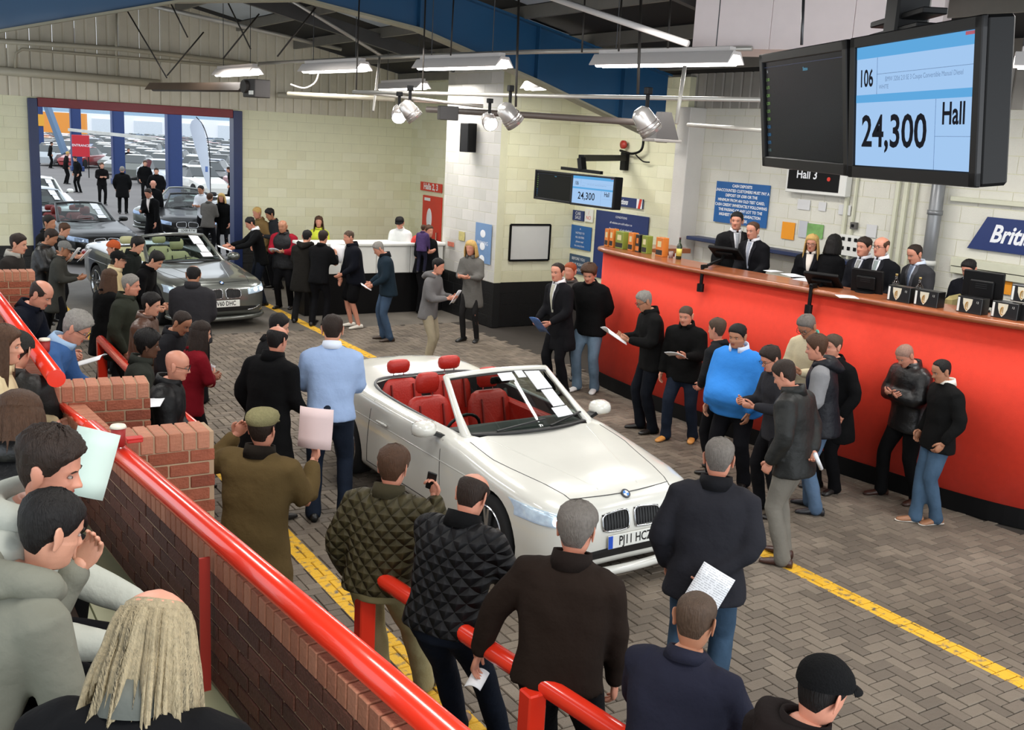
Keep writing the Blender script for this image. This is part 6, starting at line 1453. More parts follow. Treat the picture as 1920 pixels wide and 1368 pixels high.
person('bald person in a black leather jacket leaning on the rostrum', (1690, 648), 1.78, face=-50, ground=0., foot=(1655, 936), top=(20, 20, 22), kind='leather', hem='hip', hair='silver', style='buzz', hp=38, lean=2, arms=('cross', 'cross'), skin='pink', legs=(16, 16, 18), shoes=(56, 34, 26), stance=.16, stride=.10, collar=(20, 20, 22), girth=1.12)
person('person in a black jacket and blue jeans, ankles crossed, against the rostrum', (1762, 674), 1.76, face=-62, ground=0., foot=(1725, 972), top=(26, 25, 26), hem='hip', hair='black', style='receding', hp=22, lean=-4, arms=('pocket', 'pocket'), skin='tan', shirt=(224, 218, 206), legs=(66, 88, 110), lkind='denim', shoes=(150, 104, 74), cross=True, girth=1.08)
# -- behind the rostrum
RO = .92
p = person('auctioneer in a dark suit standing furthest left behind the rostrum', (1383, 397), 1.80, face=20, ground=RO, top=(32, 32, 34), hair='black', style='short', hp=2, hy=-30, shirt=(222, 222, 226), tie=(150, 154, 160), lapel=True, arms=('down', 'down'), skin='pink')
person('auctioneer in a dark suit with a red badge beside the left monitor', (1412, 415), 1.72, face=-38, ground=RO, top=(26, 26, 30), hair='brown', style='receding', hp=10, shirt=(230, 230, 234), tie=(150, 156, 168), lapel=True, arms=('low', 'low'), skin='pink')
person('blonde clerk with dark rimmed glasses in a dark jacket', (1524, 440), 1.60, face=-12, ground=RO, top=(24, 24, 28), hair='blond', style='long', hp=6, female=True, shirt=(226, 216, 206), lapel=True, arms=('low', 'low'), skin='pink', glasses=True)
person('clerk with dark hair and black top, back to the hall', (1566, 440), 1.62, face=150, ground=RO, top=(22, 22, 24), hair='black', style='bob', hp=4, female=True, arms=('low', 'low'))
person('clerk in a dark suit with a silver tie behind the centre monitor', (1622, 444), 1.70, face=-42, ground=RO, top=(28, 30, 38), hair='dark', style='short', hp=4, shirt=(224, 226, 232), tie=(130, 132, 128), lapel=True, arms=('low', 'low'), skin='pink', girth=1.15)
person('bald clerk with glasses in a dark suit, third from the right', (1655, 443), 1.74, face=-40, ground=RO, top=(24, 25, 30), hair='brown', style='bald', hp=2, shirt=(224, 226, 232), tie=(120, 132, 130), lapel=True, arms=('low', 'low'), skin='pink', glasses=True)
person('clerk in a grey suit looking down at the desk', (1713, 458), 1.68, face=-50, ground=RO, top=(60, 60, 64), hair='dark', style='receding', hp=22, shirt=(196, 206, 224), tie=(90, 100, 120), lapel=True, arms=('low', 'low'), skin='pink', girth=1.08)
person('clerk seated behind the right hand computer monitor', (1816, 487), 1.60, face=-25, ground=RO-.02, top=(28, 30, 38), hair='black', style='short', hp=24, shirt=(200, 206, 220), arms=('low', 'low'), skin='pink')
# -- outside the door
out = [
 ('person in black beside the left blue post outside', (97, 265), 1.76, 90, (26, 24, 24), {}),
 ('fair haired person in dark clothes near the red sign', (127, 283), 1.70, 100, (24, 24, 24), dict(hair='blond')),
 ('person in black waiting left of the red sign', (140, 292), 1.70, -60, (20, 20, 22), {}),
 ('person in black reading a white sheet outside the door', (191, 304), 1.74, 10, (22, 20, 22), dict(arms=('hold', 'hold'), hair='brown')),
 ('grey haired person in a long black coat seen from behind outside', (229, 311), 1.78, 175, (16, 16, 18), dict(hem='coat', hair='grey', girth=1.1)),
 ('person in a dark jacket beside the second blue post', (241, 277), 1.74, 20, (30, 32, 40), {}),
 ('person in black on the left of a pair outside', (272, 300), 1.78, 10, (20, 20, 22), dict(hair='brown')),
 ('person in black on the right of a pair outside', (293, 314), 1.76, 0, (18, 18, 20), dict(girth=1.2, hair='dark')),
 ('person in dark clothes at the far left of the door', (67, 300), 1.70, 60, (40, 30, 34), {}),
 ('person partly hidden behind the right door jamb outside', (428, 312), 1.70, -90, (24, 24, 24), {}),
]
for lab, hd_, hh, fc, tp, kw in out:
    kw = dict(dict(hair='dark', arms=('pocket', 'pocket')), **kw); person(lab, hd_, hh, face=fc, ground=0., top=tp, legs=(20, 20, 22), **kw)
person('bald person in black standing in the doorway', (287, 337), 1.76, face=0, ground=0., top=(18, 18, 20), hair='dark', style='none', skin='pink', arms=('down', 'down'))
person('person in a black suit and open white shirt in the doorway', (276, 353), 1.80, face=-35, ground=0., top=(16, 16, 18), hem='coat', hair='dark', style='short', shirt=(226, 216, 212), lapel=True, hp=22, lean=8, arms=('hang', 'hold'), skin='pink')
person('person in a white jacket beside the right door jamb', (376, 347), 1.76, face=-35, ground=0., top=(206, 208, 212), hair='black', style='short', skin='tan', arms=('hold', 'hold'))
person('person in a grey top next to the white jacket', (394, 361), 1.70, face=150, ground=0., top=(96, 92, 88), hair='brown', style='short', arms=('hold', 'hold'))
person('person with blond hair in a black coat by the right door jamb', (415, 362), 1.70, face=-20, ground=0., top=(16, 16, 17), hem='coat', hair='blond', style='bob', female=True, arms=('pocket', 'pocket'), skin='pink')
# garments: fuse torso and sleeves into one cloth surface with soft folds
dg = bpy.context.evaluated_depsgraph_get()
for o, vox, amp in GARMENTS:
    m = o.modifiers.new('fuse', 'REMESH'); m.mode = 'VOXEL'; m.voxel_size = vox; m.use_smooth_shade = True
    m = o.modifiers.new('relax', 'SMOOTH'); m.iterations = 3; m.factor = .6
dg.update()
def folds(V, N, amp, seed):
    x, y, z = V.T; s = seed*1.7
    f = np.sin(17*z+6*np.sin(7*x+s)+4*np.sin(9*y-s))*.5+.5*np.sin(31*z+9*x*np.sin(s+5*z)+11*y+s)+.4*np.sin(13*x-19*z+s*2)
    return V+N*(f*amp)[:, None]
for i, (o, vox, amp) in enumerate(GARMENTS):
    me = bpy.data.meshes.new_from_object(o.evaluated_get(dg)); o.modifiers.clear()
    if amp and len(me.vertices):
        V = np.empty(len(me.vertices)*3); me.vertices.foreach_get('co', V); V = V.reshape(-1, 3)
        N = np.empty(len(me.vertices)*3); me.vertices.foreach_get('normal', N); N = N.reshape(-1, 3)
        me.vertices.foreach_set('co', folds(V, N, amp*.7, i).ravel())
    if len(me.materials) == 0: me.materials.append(o.data.materials[0])
    old = o.data; o.data = me; bpy.data.meshes.remove(old)
# ------------------------------------------------------------------ overhead: battens, bars, pipes, heaters, screens
LZ = 4.4
WE = mat('white_enamel', (222, 216, 212), .5, var=.02); TUBEG = glow('fluorescent_tube', (255, 250, 246), 14.)
def batten(px0, py0, px1, py1, label, z=LZ, w=.30):
    a, b = G(px0, py0, z), G(px1, py1, z); c = (a+b)/2; L_ = np.linalg.norm(b-a); rz = math.atan2(b[1]-a[1], b[0]-a[0])
    t = thing('strip_light', label, 'ceiling light', tuple(c), rz)
    th = [(-w*.22, .12), (w*.22, .12), (w*.5, .0), (w*.47, -.005), (w*.2, .085), (-w*.2, .085), (-w*.47, -.005), (-w*.5, .0)]
    R = [np.array([(x, y, zz) for y, zz in th]) for x in (-L_/2, L_/2)]; V, F = loft(R); obj('reflector', MB().add(V, F), WE, t)
    obj('gear_tray', MB().add(*cbox(-L_/2+.05, L_/2-.05, -.05, .05, .118, .17, .005)), WE, t)
    for yy in (-.055, .055): obj('tube', MB().add(*cyl((0, yy, .012), .034, L_-.08, 12, 0)), TUBEG, t, True)
    l = bpy.data.lights.new('tube_light', 'AREA'); l.shape = 'RECTANGLE'; l.size = L_; l.size_y = .2; l.energy = 34; l.color = (1, .98, .95)
    lo = bpy.data.objects.new('tube_light', l); COL.objects.link(lo); lo.parent = t; lo.location = (0, 0, -.02)
    for xx in (-L_*.36, L_*.36): obj('hanger', MB().add(*cyl((xx, 0, (roof_z(c[0])-z)/2+.1), .006, roof_z(c[0])-z-.15, 6)), mat('chain_steel', (70, 70, 72), .4, metal=.6, var=0), t)
    return t
batten(410, 142, 480, 138, 'strip light furthest left, over the door wall'); batten(573, 135, 683, 131, 'second strip light from the left on the long lighting bar')
batten(788, 129, 946, 125, 'third strip light, above the middle of the lane'); batten(1120, 123, 1380, 119, 'long near strip light left of the big screens')
batten(716, 168, 795, 165, 'lower small strip light beyond the third one', 4.35); batten(990, 167, 1027, 165, 'small far strip light under the blue girder', 4.35); batten(1900, 124, 1990, 126, 'strip light at the right edge beside the big screen', 4.4)
ALU = mat('aluminium_bar', (186, 182, 174), .35, metal=.3, var=.05)
def rod(label, pts, r, m=ALU, name='lighting_bar', cat='bar', n=8):
    o = obj(name, MB().add(*tube(pts, r, n, False)), m, None, True); tag(o, label, cat); return o
rod('long bar carrying the strip lights across the hall', [G(486, 119, 4.62), G(700, 108, 4.62), G(1000, 97, 4.62), G(1410, 91, 4.62)], .028)
rod('lower bar carrying the silver spotlights', [GD(662, 172, 12.5), GD(1040, 180, 11.3), GD(1428, 187, 10.)], .022)
rod('bar sloping down behind the spotlights', [GD(672, 172, 13), GD(905, 200, 14)], .02); rod('bar continuing right under the black column hood', [GD(1290, 234, 10.5), GD(1436, 244, 9.)], .02)
rod('short hanging rod left of the third strip light', [GD(712, 108, 14.5), GD(700, 208, 14.)], .018); rod('upright rod left of the white bulkhead', [GD(1284, 124, 10.), GD(1268, 232, 10.)], .02)
rod('white brace falling from the roof to the right', [GD(1030, -6, 9.5), GD(1290, 82, 8.5)], .028, WE)
rod('thin conduit falling across the dark roof', [GY(250, 3, 22.), GY(640, 92, 22.)], .045, ALU, 'roof_conduit', 'conduit'); rod('second conduit under the roof, lower right', [GY(545, 0, 18.), GY(718, 106, 18.)], .03, ALU, 'roof_conduit', 'conduit')
DK = mat('dark_steel_rod', (58, 54, 50), .5, metal=.4, var=0)
k = 0
for a, b, dd_ in (((236, 16), (313, 146), 17), ((318, 2), (352, 70), 17), ((425, 0), (470, 92), 16), ((486, 26), (418, 110), 16), ((592, 14), (520, 106), 15), ((382, 60), (313, 142), 17)):
    k += 1; rod(['leftmost diagonal tie rod in the roof, falling right to the heater', 'short tie rod second from the left near the roof edge', 'tie rod third from the left, falling right', 'tie rod rising right beside the first strip light', 'tie rod rising right, furthest right of the roof rods', 'tie rod rising right from the foot of the leftmost one'][k-1], [GD(*a, dd_), GD(*b, dd_)], .012, DK, 'tie_rod', 'rod')
for px, y1, dd_, lab in ((668, 168, 12.5, 'hanging rod at the left end of the spotlight bar'), (792, 170, 12, 'hanging rod near the twin spotlights'), (845, 104, 13, 'hanging rod above the third strip light'), (967, 200, 11.5, 'hanging chain above the right middle spotlight'), (1091, 98, 11, 'hanging rod under the blue girder'), (1160, 96, 10.4, 'hanging rod right of the girder centre'), (1196, 176, 9.6, 'hanging chain above the large silver spotlight'), (1252, 90, 10., 'hanging rod near the column')):
    top = GD(px+6, -10, dd_); rod(lab, [top, GD(px, y1, dd_)], .010 if 'rod' in lab else .014, DK, 'hanging_rod' if 'rod' in lab else 'hanging_chain', 'rod' if 'rod' in lab else 'chain')
SILVER = mat('silver_spot_shell', (198, 194, 190), .25, metal=.7, var=.05)
def spot(px, py, D, r, label, ax, lit=False):
    c = GD(px, py, D); t = thing('spotlight', label, 'spotlight', tuple(c)); ax = np.array(ax, float); ax /= np.linalg.norm(ax)
    obj('shell', MB().add(*tube([-ax*r*1.3, -ax*r*.9, ax*r*.3, ax*r*1.1], [r*.45, r*.85, r, r*1.02], 18, False)), SILVER, t, True)
    for k in range(3): obj('band', MB().add(*tube([ax*r*(.2+.3*k), ax*r*(.26+.3*k)], r*1.05, 18, False)), mat('spot_band', (120, 110, 106), .4, metal=.5, var=0), t, True)
    obj('lens', MB().add(*tube([ax*r*1.08, ax*r*1.12], r*.92, 18, False)), glow('spot_lens_lit', (255, 250, 240), 9.) if lit else mat('spot_lens', (190, 186, 180), .2, var=0), t)
    obj('yoke', MB().add(*bar((0, 0, 0), (0, 0, r*2.4), .03, .02)), BK, t); obj('hook_clamp', MB().add(*cbox(-.03, .03, -.03, .03, r*2.3, r*2.9, .005)), BK, t); return t
spot(748, 212, 12.2, .085, 'left silver spotlight of the twin pair', (-.3, -.6, -.6), True); spot(768, 208, 12, .10, 'right silver spotlight of the twin pair', (.6, -.2, -.7))
spot(917, 226, 11.8, .085, 'small spotlight shining brightly in the middle', (-.2, -.8, -.45), True); spot(955, 216, 11.3, .11, 'silver spotlight right of the bright one', (.7, -.1, -.75)); spot(1211, 228, 9.4, .105, 'large silver spotlight before the column', (.6, -.2, -.8))
# black hood on the column, brown radiant heater, wall pipes
g = GD(1243, 240, 11.2); t = thing('column_hood', 'dark tapered hood fixed under the girder by the column', 'hood', tuple(g), -.2)
R = [np.array([(-a, -b, z), (a, -b, z), (a, b, z), (-a, b, z)]) for a, b, z in ((.06, .06, .17), (.14, .12, -.12))]; V, F = loft(R); obj('shell', MB().add(V, [f[::-1] for f in F]), mat('hood_grey', (62, 58, 56), .5, var=0), t); obj('base_plate', MB().add(*cbox(-.17, .17, -.14, .14, -.15, -.12, .005)), mat('hood_plate', (140, 134, 128), .5, var=0), t)
BRN = mat('brown_heater_reflector', (116, 98, 84), .4, metal=.3, var=.08); PG = mat('painted_pipe', (176, 168, 148), .5, var=.05)
a, b = GD(292, 162, 19), GD(470, 165, 16.5); t = thing('radiant_heater', 'long brown radiant heater hanging before the door wall', 'heater', tuple((a+b)/2), math.atan2(b[1]-a[1], b[0]-a[0])); L_ = np.linalg.norm(b-a)
R = [np.array([(x, -.22, -.06), (x, -.12, .07), (x, .12, .07), (x, .22, -.06), (x, .10, .03), (x, -.10, .03)]) for x in (-L_/2, L_/2)]; V, F = loft(R); obj('reflector', MB().add(V, F), BRN, t); obj('burner_tube', MB().add(*cyl((0, 0, -.03), .045, L_+.2, 12, 0)), mat('burner_tube', (60, 50, 44), .5, var=0), t, True)
obj('burner_box', MB().add(*cbox(L_/2, L_/2+.38, -.14, .14, -.16, .12, .01)), mat('dark_box', (42, 38, 36), .5, var=0), t); obj('burner_fan', MB().add(*cyl((L_/2+.1, -.16, .0), .10, .06, 16, 1)), mat('dark_box', (42, 38, 36), .5, var=0), t); obj('rating_plate', MB().add(*box(L_/2+.2, L_/2+.34, -.146, -.14, -.12, -.06)), WHITEP, t)
a, b = GD(540, 176, 15.5), GD(740, 186, 15); rod('heater flue pipe running right from the brown heater', [a, b], .035, PG, 'flue_pipe', 'pipe'); rod('brown pipe crossing the recess before the blue girder', [GD(800, 205, 15.5), GD(1010, 217, 15), GD(1240, 232, 14)], .045, mat('brown_pipe', (92, 82, 76), .5, var=0), 'flue_pipe', 'pipe')
a = GD(840, 212, 15); t = thing('radiant_heater', 'small dark heater burner under the far strip lights', 'heater', tuple(a), -.3); obj('burner_box', MB().add(*cbox(-.14, .14, -.1, .1, -.1, .1, .008)), mat('dark_box', (42, 38, 36), .5, var=0), t); obj('reflector', MB().add(*bar((-.5, 0, .14), (.5, 0, .14), .2, .03)), BRN, t)
rod('thick painted pipe along the cladding above the door', [GY(-30, 130, 23.0), GY(150, 144, 23.0), GY(300, 157, 23.0)], .085, PG, 'wall_pipe', 'pipe'); rod('pipe continuing right of the brown heater', [GY(520, 178, 23.), GY(640, 184, 23.)], .06, PG, 'wall_pipe', 'pipe')
rod('upper cream cable tray along the cladding', [GY(-30, 75, 23.0), GY(230, 92, 23.0), GY(480, 121, 23.)], .05, PG, 'cable_tray', 'tray'); rod('lower thin conduit bending down on the cladding', [GY(28, 132, 23.0), GY(30, 100, 23.0), GY(42, 92, 23.), GY(480, 128, 23.)], .03, PG, 'wall_conduit', 'conduit')
rod('vertical conduit pair on the cladding left of the heater', [GY(218, 20, 23.0), GY(218, 146, 23.0)], .025, PG, 'wall_conduit', 'conduit'); rod('curved white cable beside the second strip light', smooth_path([GD(597, 138, 15.5), GD(590, 155, 15.5), GD(570, 165, 15.5), GD(545, 158, 15.5)], 4), .012, WE, 'cable', 'cable')
# white bulkhead above the big screens
a, b = G(1297, 91, 4.62), G(1760, 96, 4.62); t = thing('bulkhead', 'large pinkish white boxed bulkhead at the top right', 'bulkhead', tuple(a), math.atan2(b[1]-a[1], b[0]-a[0])); L_ = np.linalg.norm(b-a)
for k in range(3): obj('panel', MB().add(*cbox(L_*k/3+.002, L_*(k+1)/3-.002, 0, .9, 0, .72, .004)), mat('pinkish_white_board', (242, 228, 226), .7, var=.03), t)
rod('chain hanging in front of the white bulkhead', [GD(1507, -10, 6.3), GD(1503, 84, 6.3)], .009, mat('chain_steel', (70, 70, 72), .4, metal=.6, var=0), 'hanging_chain', 'chain')
# ---- screens
def frame_from(TL, TR, BL, BR_):
    TL, TR, BL, BR_ = map(np.array, (TL, TR, BL, BR_)); c = (TL+TR+BL+BR_)/4; x = (TR+BR_-TL-BL)/2; w = np.linalg.norm(x); x /= w; y = (TL+TR-BL-BR_)/2; y -= x*(x@y); h = np.linalg.norm(y); y /= h; n = np.cross(x, y)
    return c, x, y, n, w, h
SCRB = glow('screen_pale_blue', (164, 200, 240), 1.0); SCRS = glow('screen_band_blue', (96, 168, 222), 1.0); SCRD = mat('dark_screen', (10, 10, 12), .2, var=0, spec=.25); INK = mat('screen_ink', (12, 16, 28), .6, var=0, spec=.1)
GREY = mat('screen_faint_ink', (120, 150, 190), .6, var=0, spec=.1)
def screen(label, TL, TR, BL, BR_, lit, depth=.12, bez=.045, s=1.):
    c, x, y, n, w, h = frame_from(TL, TR, BL, BR_)
    t = thing('screen', label, 'screen', (0, 0, 0)); t.matrix_world = Matrix(((x[0], y[0], n[0], c[0]), (x[1], y[1], n[1], c[1]), (x[2], y[2], n[2], c[2]), (0, 0, 0, 1)))
    obj('housing', MB().add(*cbox(-w/2, w/2, -h/2, h/2, -depth, -.004, .012)), BK, t)
    b = bez
    for x0, x1, y0, y1 in ((-w/2, w/2, h/2-b, h/2), (-w/2, w/2, -h/2, -h/2+b*1.2), (-w/2, -w/2+b, -h/2, h/2), (w/2-b, w/2, -h/2, h/2)): obj('bezel', MB().add(*cbox(x0, x1, y0, y1, -.01, .014, .004)), mat('bezel', (18, 17, 18), .4, var=0, spec=.3), t)
    W0, W1, H0, H1 = -w/2+b, w/2-b, -h/2+b*1.2, h/2-b; ww, hh = W1-W0, H1-H0
    obj('panel', MB().add(*box(W0, W1, H0, H1, -.006, .001)), SCRB if lit else SCRD, t)
    X = lambda u: W0+ww*u; Y = lambda v: H1-hh*v
    def txt(body, u, v, size, m, **k): return lettering(body, size, m, t, (X(u), Y(v), .0035), (0, 0, 0), **k)
    if lit:
        obj('title_band', MB().add(*box(W0, W1, Y(.10), Y(0), .001, .002)), SCRS, t); obj('middle_band', MB().add(*box(W0, W1, Y(.465), Y(.40), .001, .002)), SCRS, t)
        obj('close_button', MB().add(*box(X(.92), X(.985), Y(.03), Y(.005), .0015, .0026)), mat('red_button', (190, 90, 110), .5, var=0), t)
        for u0, u1, v0, v1 in ((.20, .203, .10, .40), (.20, 1, .235, .239), (.715, .718, .465, 1), (.715, 1, .745, .749)): obj('grid_line', MB().add(*box(X(u0), X(u1), Y(v1), Y(v0), .0012, .002)), GREY, t)
        txt('106', .10, .27, hh*.20, INK, bold=.002*s, squeeze=.80); txt('24,300', .36, .72, hh*.37, INK, bold=.0035*s, squeeze=1.02)
        txt('Hall', .857, .585, hh*.23, INK, bold=.0025*s, squeeze=.84)
        txt('BMW 320d 2.0 SE 3 Coupe Convertible Manual Diesel', .60, .285, hh*.055, GREY, squeeze=.9); txt('WHITE', .27, .345, hh*.05, GREY)
    else:
        for i, cc in enumerate(['white']+['green']*6+['blue']*3+['grey']):
            m_ = {'white': glow('lot_white', (200, 205, 205), .7), 'green': glow('lot_green', (150, 200, 110), .7), 'blue': glow('lot_blue', (70, 150, 210), .7), 'grey': glow('lot_grey', (120, 150, 150), .6)}[cc]
            txt(['N', '1,100', '1,175', '1,200', '1,250', '1,275', '1,300', '1,325', '1,350', '1,375', '1,400'][i], .05, .10+.083*i, hh*.045, m_)
        txt('Status', .56, .115, hh*.05, glow('status_text', (120, 200, 235), .8)); obj('header_line', MB().add(*box(X(0), X(1), Y(.055), Y(.05), .001, .002)), mat('header_line', (50, 60, 100), .5, var=0), t)
    return t, (c, x, y, n, w, h)
DL, DM, DRr = 5.60, 4.55, 3.62
pairs = []
s1_, f1 = screen('left big screen, dark, with a column of green and blue figures', GD(1417, 103, DL), GD(1580, 77, DM), GD(1444, 313, DL), GD(1606, 330, DM), False)
s2_, f2 = screen('right big screen, lit pale blue, reading 106 and 24,300', GD(1583, 77, DM-.02), GD(1828, 27, DRr), GD(1610, 330, DM-.02), GD(1856, 357, DRr), True)
# deep steel housing behind the pair and its drop pole
c, x, y, n, w, h = f2
hb = thing('screen_cradle', 'black steel cradle and drop pole holding the two big screens', 'bracket', (0, 0, 0)); hb.matrix_world = Matrix(((x[0], y[0], n[0], c[0]), (x[1], y[1], n[1], c[1]), (x[2], y[2], n[2], c[2]), (0, 0, 0, 1)))
obj('rear_box', MB().add(*cbox(-w*.40, w*.25, -h/2+.05, h/2-.05, -.19, -.125, .02)), BK, hb)
tp = GD(1700, 36, 4.25); hp = thing('ceiling_mount', 'black ceiling mount plates above the lit big screen', 'bracket', tuple(tp), math.radians(60))
obj('pole', MB().add(*cyl((0, 0, 1.0), .045, 1.9, 16)), BK, hp, True); obj('upper_plate', MB().add(*cbox(-.28, .28, -.05, .05, -.01, .015, .004)), BK, hp); obj('lower_plate', MB().add(*cbox(-.26, .26, -.06, .06, -.06, -.04, .004)), BK, hp); obj('knuckle', MB().add(*cbox(-.07, .07, -.07, .07, -.10, .10, .01)), BK, hp)
D1, D2, D3 = 17.6, 16.8, 15.9
screen('small far screen, dark half, on the swing arm', GD(1000, 317, D1), GD(1070, 325, D2), GD(1006, 373, D1), GD(1075, 383, D2), False, .10, .03, .5)
screen('small far screen, lit half, repeating 24,300', GD(1069, 325, D2), GD(1150, 331, D3), GD(1074, 383, D2), GD(1154, 395, D3), True, .16, .03, .5)
a_, b_ = GD(1090, 296, 16.6), GX(1172, 296, 11.6); sa = thing('swing_arm', 'black swing arm bracket holding the small far screens', 'bracket', (0, 0, 0))
obj('arm', MB().add(*bar(a_, b_, .10, .10)), BK, sa); obj('drop', MB().add(*bar(a_, GD(1092, 318, 16.6), .10, .10)), BK, sa); obj('cross_bar', MB().add(*bar(GD(1054, 315, 17.), GD(1128, 324, 16.2), .06, .05)), BK, sa); obj('wall_plate', MB().add(*cbox(11.55, 11.64, b_[1]-.08, b_[1]+.08, b_[2]-.22, b_[2]+.1, .01)), BK, sa)
rod('loop of black cables above the swing arm', smooth_path([GX(1163, 282, 11.55), GX(1185, 288, 11.5), GX(1203, 280, 11.5), GX(1207, 255, 11.55)], 5), .022, BK, 'cable', 'cable'); rod('second looped cable hanging by the column', smooth_path([GX(1192, 290, 11.55), GX(1205, 302, 11.5), GX(1218, 304, 11.55)], 5), .012, BK, 'cable', 'cable')
g = GX(1169, 271, 11.55); t = thing('alarm_bell', 'small red alarm bell on the wall above the swing arm', 'bell', tuple(g)); obj('gong', MB().add(*cyl((0, 0, 0), .075, .05, 18, 0)), mat('red_bell', (170, 50, 40), .4, var=0), t, True); obj('mount', MB().add(*cyl((.04, 0, 0), .03, .06, 10, 0)), BK, t)
# ------------------------------------------------------------------ the yard beyond the door
gm = MB(); gm.add(*box(-60, 140, 24.0, 330, -.3, -.02)); gy = struct(obj('ground', gm, mat('yard_asphalt', (112, 108, 106), .85, var=.15, vs=.4)))
DB2 = mat('dark_blue_post', (22, 50, 104), .5, var=.05)
for i, y in enumerate((47.7, 60., 73.6, 91.)):
    lab = ['thick blue post nearest the door outside', 'second blue post outside, behind the grey haired person', 'third blue post outside, behind the red sign', 'fourth blue post outside at the left of the door'][i]
    t = thing('canopy_post', lab, 'post', (11.55, y, 0)); obj('shaft', MB().add(*cbox(-.30, .30, -.2, .2, .3, 9, .02)), DB2, t); obj('web', MB().add(*box(-.34, -.30, -.26, .26, .3, 9)), DB2, t); obj('foot', MB().add(*cbox(-.4, .4, -.32, .32, 0, .3, .02)), DB2, t)
    if i == 3: obj('yellow_band', MB().add(*cbox(-.36, .36, -.28, .28, 2.6, 3.5, .01)), mat('hazard_yellow', (222, 160, 50), .6, var=0), t)
o = obj('diagonal_brace', MB().add(*bar(GD(88, 198, 60), GD(122, 288, 60), .3)), mat('grey_blue_brace', (84, 112, 142), .5, var=0)); tag(o, 'slanting grey blue brace outside left of the red sign', 'brace')
o = obj('barrier_arm', MB().add(*bar(GD(130, 243, 58), GD(290, 260, 50), .16)), mat('barrier_paint', (196, 196, 190), .5, var=.3, vs=.8)); tag(o, 'thin raised barrier pole crossing outside the door', 'barrier')
g = GD(151, 262, 60); t = thing('yard_sign', 'red square sign with white lettering outside the door', 'sign', (g[0], g[1], 0)); obj('board', MB().add(*cbox(-.48, .48, -.04, .04, 1.2, 2.45, .02)), mat('crimson_sign', (196, 34, 48), .5, var=0), t); lettering('ENTRANCE', .19, INKW, t, (0, -.05, 1.85), (PI/2, 0, 0), bold=.003)
[obj('leg', MB().add(*bar((sx, 0, 0), (sx, 0, 1.2), .05)), BK, t) for sx in (-.4, .4)]
# feather flag
gb, gt = GD(392, 360, 47), GD(375, 224, 47); t = thing('feather_flag', 'tall pale feather flag standing outside at the right of the door', 'flag', (gb[0], gb[1], 0), -HEAD)
H_ = gt[2]+.05; m = MB(); P = [(-.0, .5), (-.02, 1.6), (-.12, 2.6), (-.28, 3.3), (-.42, 3.62), (-.62, 3.70), (-.82, 3.55), (-.9, 3.3), (-.72, 2.6), (-.50, 1.9), (-.30, 1.2), (-.12, .6)]
kz = H_/3.7; P = [(a+.05, b*kz) for a, b in P]; V = np.array([(a, -.015, b) for a, b in P]+[(a, .015, b) for a, b in P]); n_ = len(P); m.add(V, [tuple(range(n_)), tuple(range(2*n_-1, n_-1, -1))]+[(i, i+n_, (i+1) % n_+n_, (i+1) % n_) for i in range(n_)]); obj('cloth', m, mat('pale_flag_cloth', (206, 214, 226), .8, var=.06, vs=1.5), t)
obj('pole', MB().add(*tube(smooth_path([(.06, 0, 0), (.06, 0, 1.6*kz), (-.02, 0, 2.7*kz), (-.25, 0, 3.4*kz), (-.55, 0, 3.75*kz)], 4), .02, 6)), BK, t, True); obj('emblem', MB().add(*box(-.16, -.04, -.02, -.016, 1.35, 1.6)), mat('flag_blue', (90, 120, 180), .6, var=0), t)
# warehouse along the far side of the yard, orange canopy at the left
t = thing('warehouse', 'long pale warehouse closing the far side of the yard', 'building', (0, 0, 0)); fwv = np.array([math.sin(.2), math.cos(.2)])
def slab(name, D, l0, l1, z0, z1, m, par):
    d = CF[:2]/np.linalg.norm(CF[:2]); s = np.array([d[1], -d[0]]); a = d*D+s*l0; b = d*D+s*l1; o_ = obj(name, MB().add(*bar((a[0], a[1], (z0+z1)/2), (b[0], b[1], (z0+z1)/2), .5, z1-z0)), m, par); return o_
slab('wall', 175, -95, -30, 0, 4.1, mat('white_warehouse', (244, 246, 250), .8, var=.02), t); slab('roof_fascia', 176, -95, -30, 4.1, 9.5, mat('pale_blue_fascia', (150, 176, 196), .7, var=.08), t)
for k in range(9): slab('roller_door', 174.6, -93+7*k, -88.5+7*k, 0, 3.3, mat('roller_door', (214, 222, 230), .7, var=.05), t)
o = slab('orange_canopy', 110, -53, -46, 1.7, 3.8, mat('orange_canopy', (232, 150, 60), .6, var=0), None); tag(o, 'orange canopy far away at the left side of the yard', 'canopy')
# queue of cars waiting outside (nose towards the hall)
make_car('convertible_car', 'black open convertible with sale papers waiting just outside the door', (4.75, 26.3, 0), math.radians(8), BLACKC, mat('dark_red_leather', (110, 26, 24), .5, var=.1), TRIMD, True, 'HX59 KRE', False, False, 3, detail=False)
make_car('saloon_car', 'silver car with paper in its windscreen behind the black convertible', (4.45, 31.2, 0), math.radians(9), SILV, CREAML, TRIMD, False, 'AB10 CDE', False, False, 2, detail=False)
make_car('saloon_car', 'white car third in the queue outside the door', (4.9, 36.8, 0), math.radians(3), WHITE, TRIMD, TRIMD, False, '', False, False, 2, detail=False)
make_car('convertible_car', 'black car turning in at the right side of the door', (7.75, 30.6, 0), math.radians(-16), BLACKC, TRIMD, TRIMD, True, 'LD08 RYW', False, False, 1, detail=False)
make_car('convertible_car', 'dark grey car behind the suited man in the doorway', (7.5, 33.9, 0), math.radians(-42), GREYC, TRIMD, TRIMD, True, '', False, False, 0, detail=False)
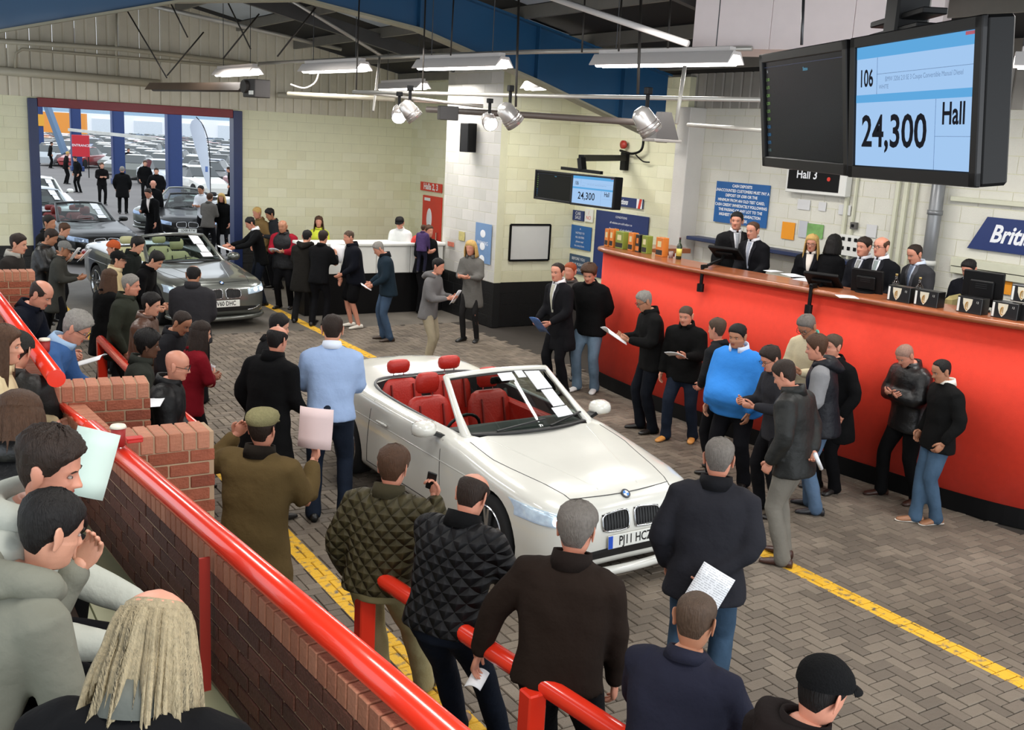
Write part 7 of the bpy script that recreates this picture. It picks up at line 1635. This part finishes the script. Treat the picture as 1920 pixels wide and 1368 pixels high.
# parked cars filling the yard
def simple_car(paint):
    b = MB(); R = []
    for y, zc, w in ((0, .45, .6), (.1, .68, .78), (.8, .86, .86), (1.4, .95, .88), (3.3, .98, .88), (4.1, .96, .84), (4.4, .6, .7)):
        R.append(np.array([(-w*.8, y, .18), (w*.8, y, .18), (w, y, .45), (w*.97, y, zc*.86), (w*.7, y, zc), (-w*.7, y, zc), (-w*.97, y, zc*.86), (-w, y, .45)]))
    V, F = loft(R); b.add(V, F, 0)
    R = [np.array([(-w, y, .88), (w, y, .88), (w*k, y, z), (-w*k, y, z)]) for y, w, k, z in ((1.3, .70, .98, .96), (2.0, .78, .78, 1.36), (3.2, .78, .78, 1.38), (3.95, .70, .95, .98))]; V, F = loft(R); b.add(V, F, 1)
    R = [np.array([(-.60, y, z), (.60, y, z), (.56, y, z+.035), (-.56, y, z+.035)]) for y, z in ((2.0, 1.35), (2.6, 1.41), (3.2, 1.37))]; V, F = loft(R); b.add(V, F, 0)
    for wy in (.8, 3.5):
        for sx in (-1, 1): V, F = cyl((sx*.8, wy, .31), .31, .2, 12, 0); b.add(V, F, 2)
    return mesh_of('parked_car', b, [paint, mat('tinted_glass', (40, 48, 50), .08, var=0), TYRE])
cms = [(simple_car(p_), cn) for p_, cn in ((SILV, 'silver'), (WHITE, 'white'), (BLACKC, 'black'), (mat('blue_car_paint', (40, 70, 120), .3, var=0, coat=.8), 'blue'), (GREYC, 'grey'), (SILV, 'silver'), (mat('red_car_paint', (150, 26, 30), .3, var=0, coat=.8), 'red'), (WHITE, 'white'))]
d = CF[:2]/np.linalg.norm(CF[:2]); s_ = np.array([d[1], -d[0]]); nc_ = 0
for D in list(np.arange(66, 100, 5.6))+list(np.arange(103, 165, 6.5)):
    for lat in np.arange(-.47*D, -.26*D, 2.45):
        p_ = d*D+s_*(lat+rng.uniform(-.2, .2)); 
        if p_[1] < 52 or nc_ >= 290: continue
        if p_[0] < 11 and D < 80: continue
        me, cn = cms[rng.randint(len(cms))]; o = link('parked_car', me, None, (p_[0], p_[1], 0), (0, 0, -HEAD+rng.uniform(-.05, .05)+(PI if rng.rand() < .3 else 0))); tag(o, 'distant %s car parked in the rows beyond the door' % cn, 'car', '%s cars parked in the yard' % cn); nc_ += 1
for x_, y_, ci in ((14.2, 50.5, 1), (16.8, 50.2, 6), (14.0, 57.5, 0), (16.5, 57.5, 2), (19, 57.2, 0)):
    me, cn = cms[ci]; o = link('parked_car', me, None, (x_, y_, 0), (0, 0, .1)); tag(o, {1: 'white car parked beside the feather flag', 6: 'red car parked right of the feather flag', 0: 'silver car parked behind the feather flag', 2: 'black car parked behind the feather flag'}[ci]+(' further right' if x_ == 19 else ''), 'car')

# ---- things that repeat share a group
GR = {'strip_light': 'fluorescent strip lights under the roof', 'spotlight': 'silver spotlights on the lower bar', 'can_pack': 'can packs along the rostrum', 'carton': 'cartons at the far end of the rostrum', 'monitor': 'computer monitors on the rostrum',
      'paper_sheet': 'sale papers in people\'s hands', 'loose_sheet': 'loose sheets on the rostrum', 'tie_rod': 'tie rods in the roof', 'hanging_rod': 'hanging rods', 'canopy_post': 'blue posts outside', 'brick_wall': 'brick walls of the seating', 'handrail': 'red handrails', 'notice': 'notices on the walls', 'poster': 'posters on the walls', 'conduit': 'conduits behind the clerks', 'dado_trunking': 'trunking behind the clerks', 'screen': 'price screens'}
for o in list(COL.objects):
    if o.parent is None and 'label' in o and 'group' not in o:
        st_n = o.name.split('.')[0]
        if st_n in GR: o['group'] = GR[st_n]
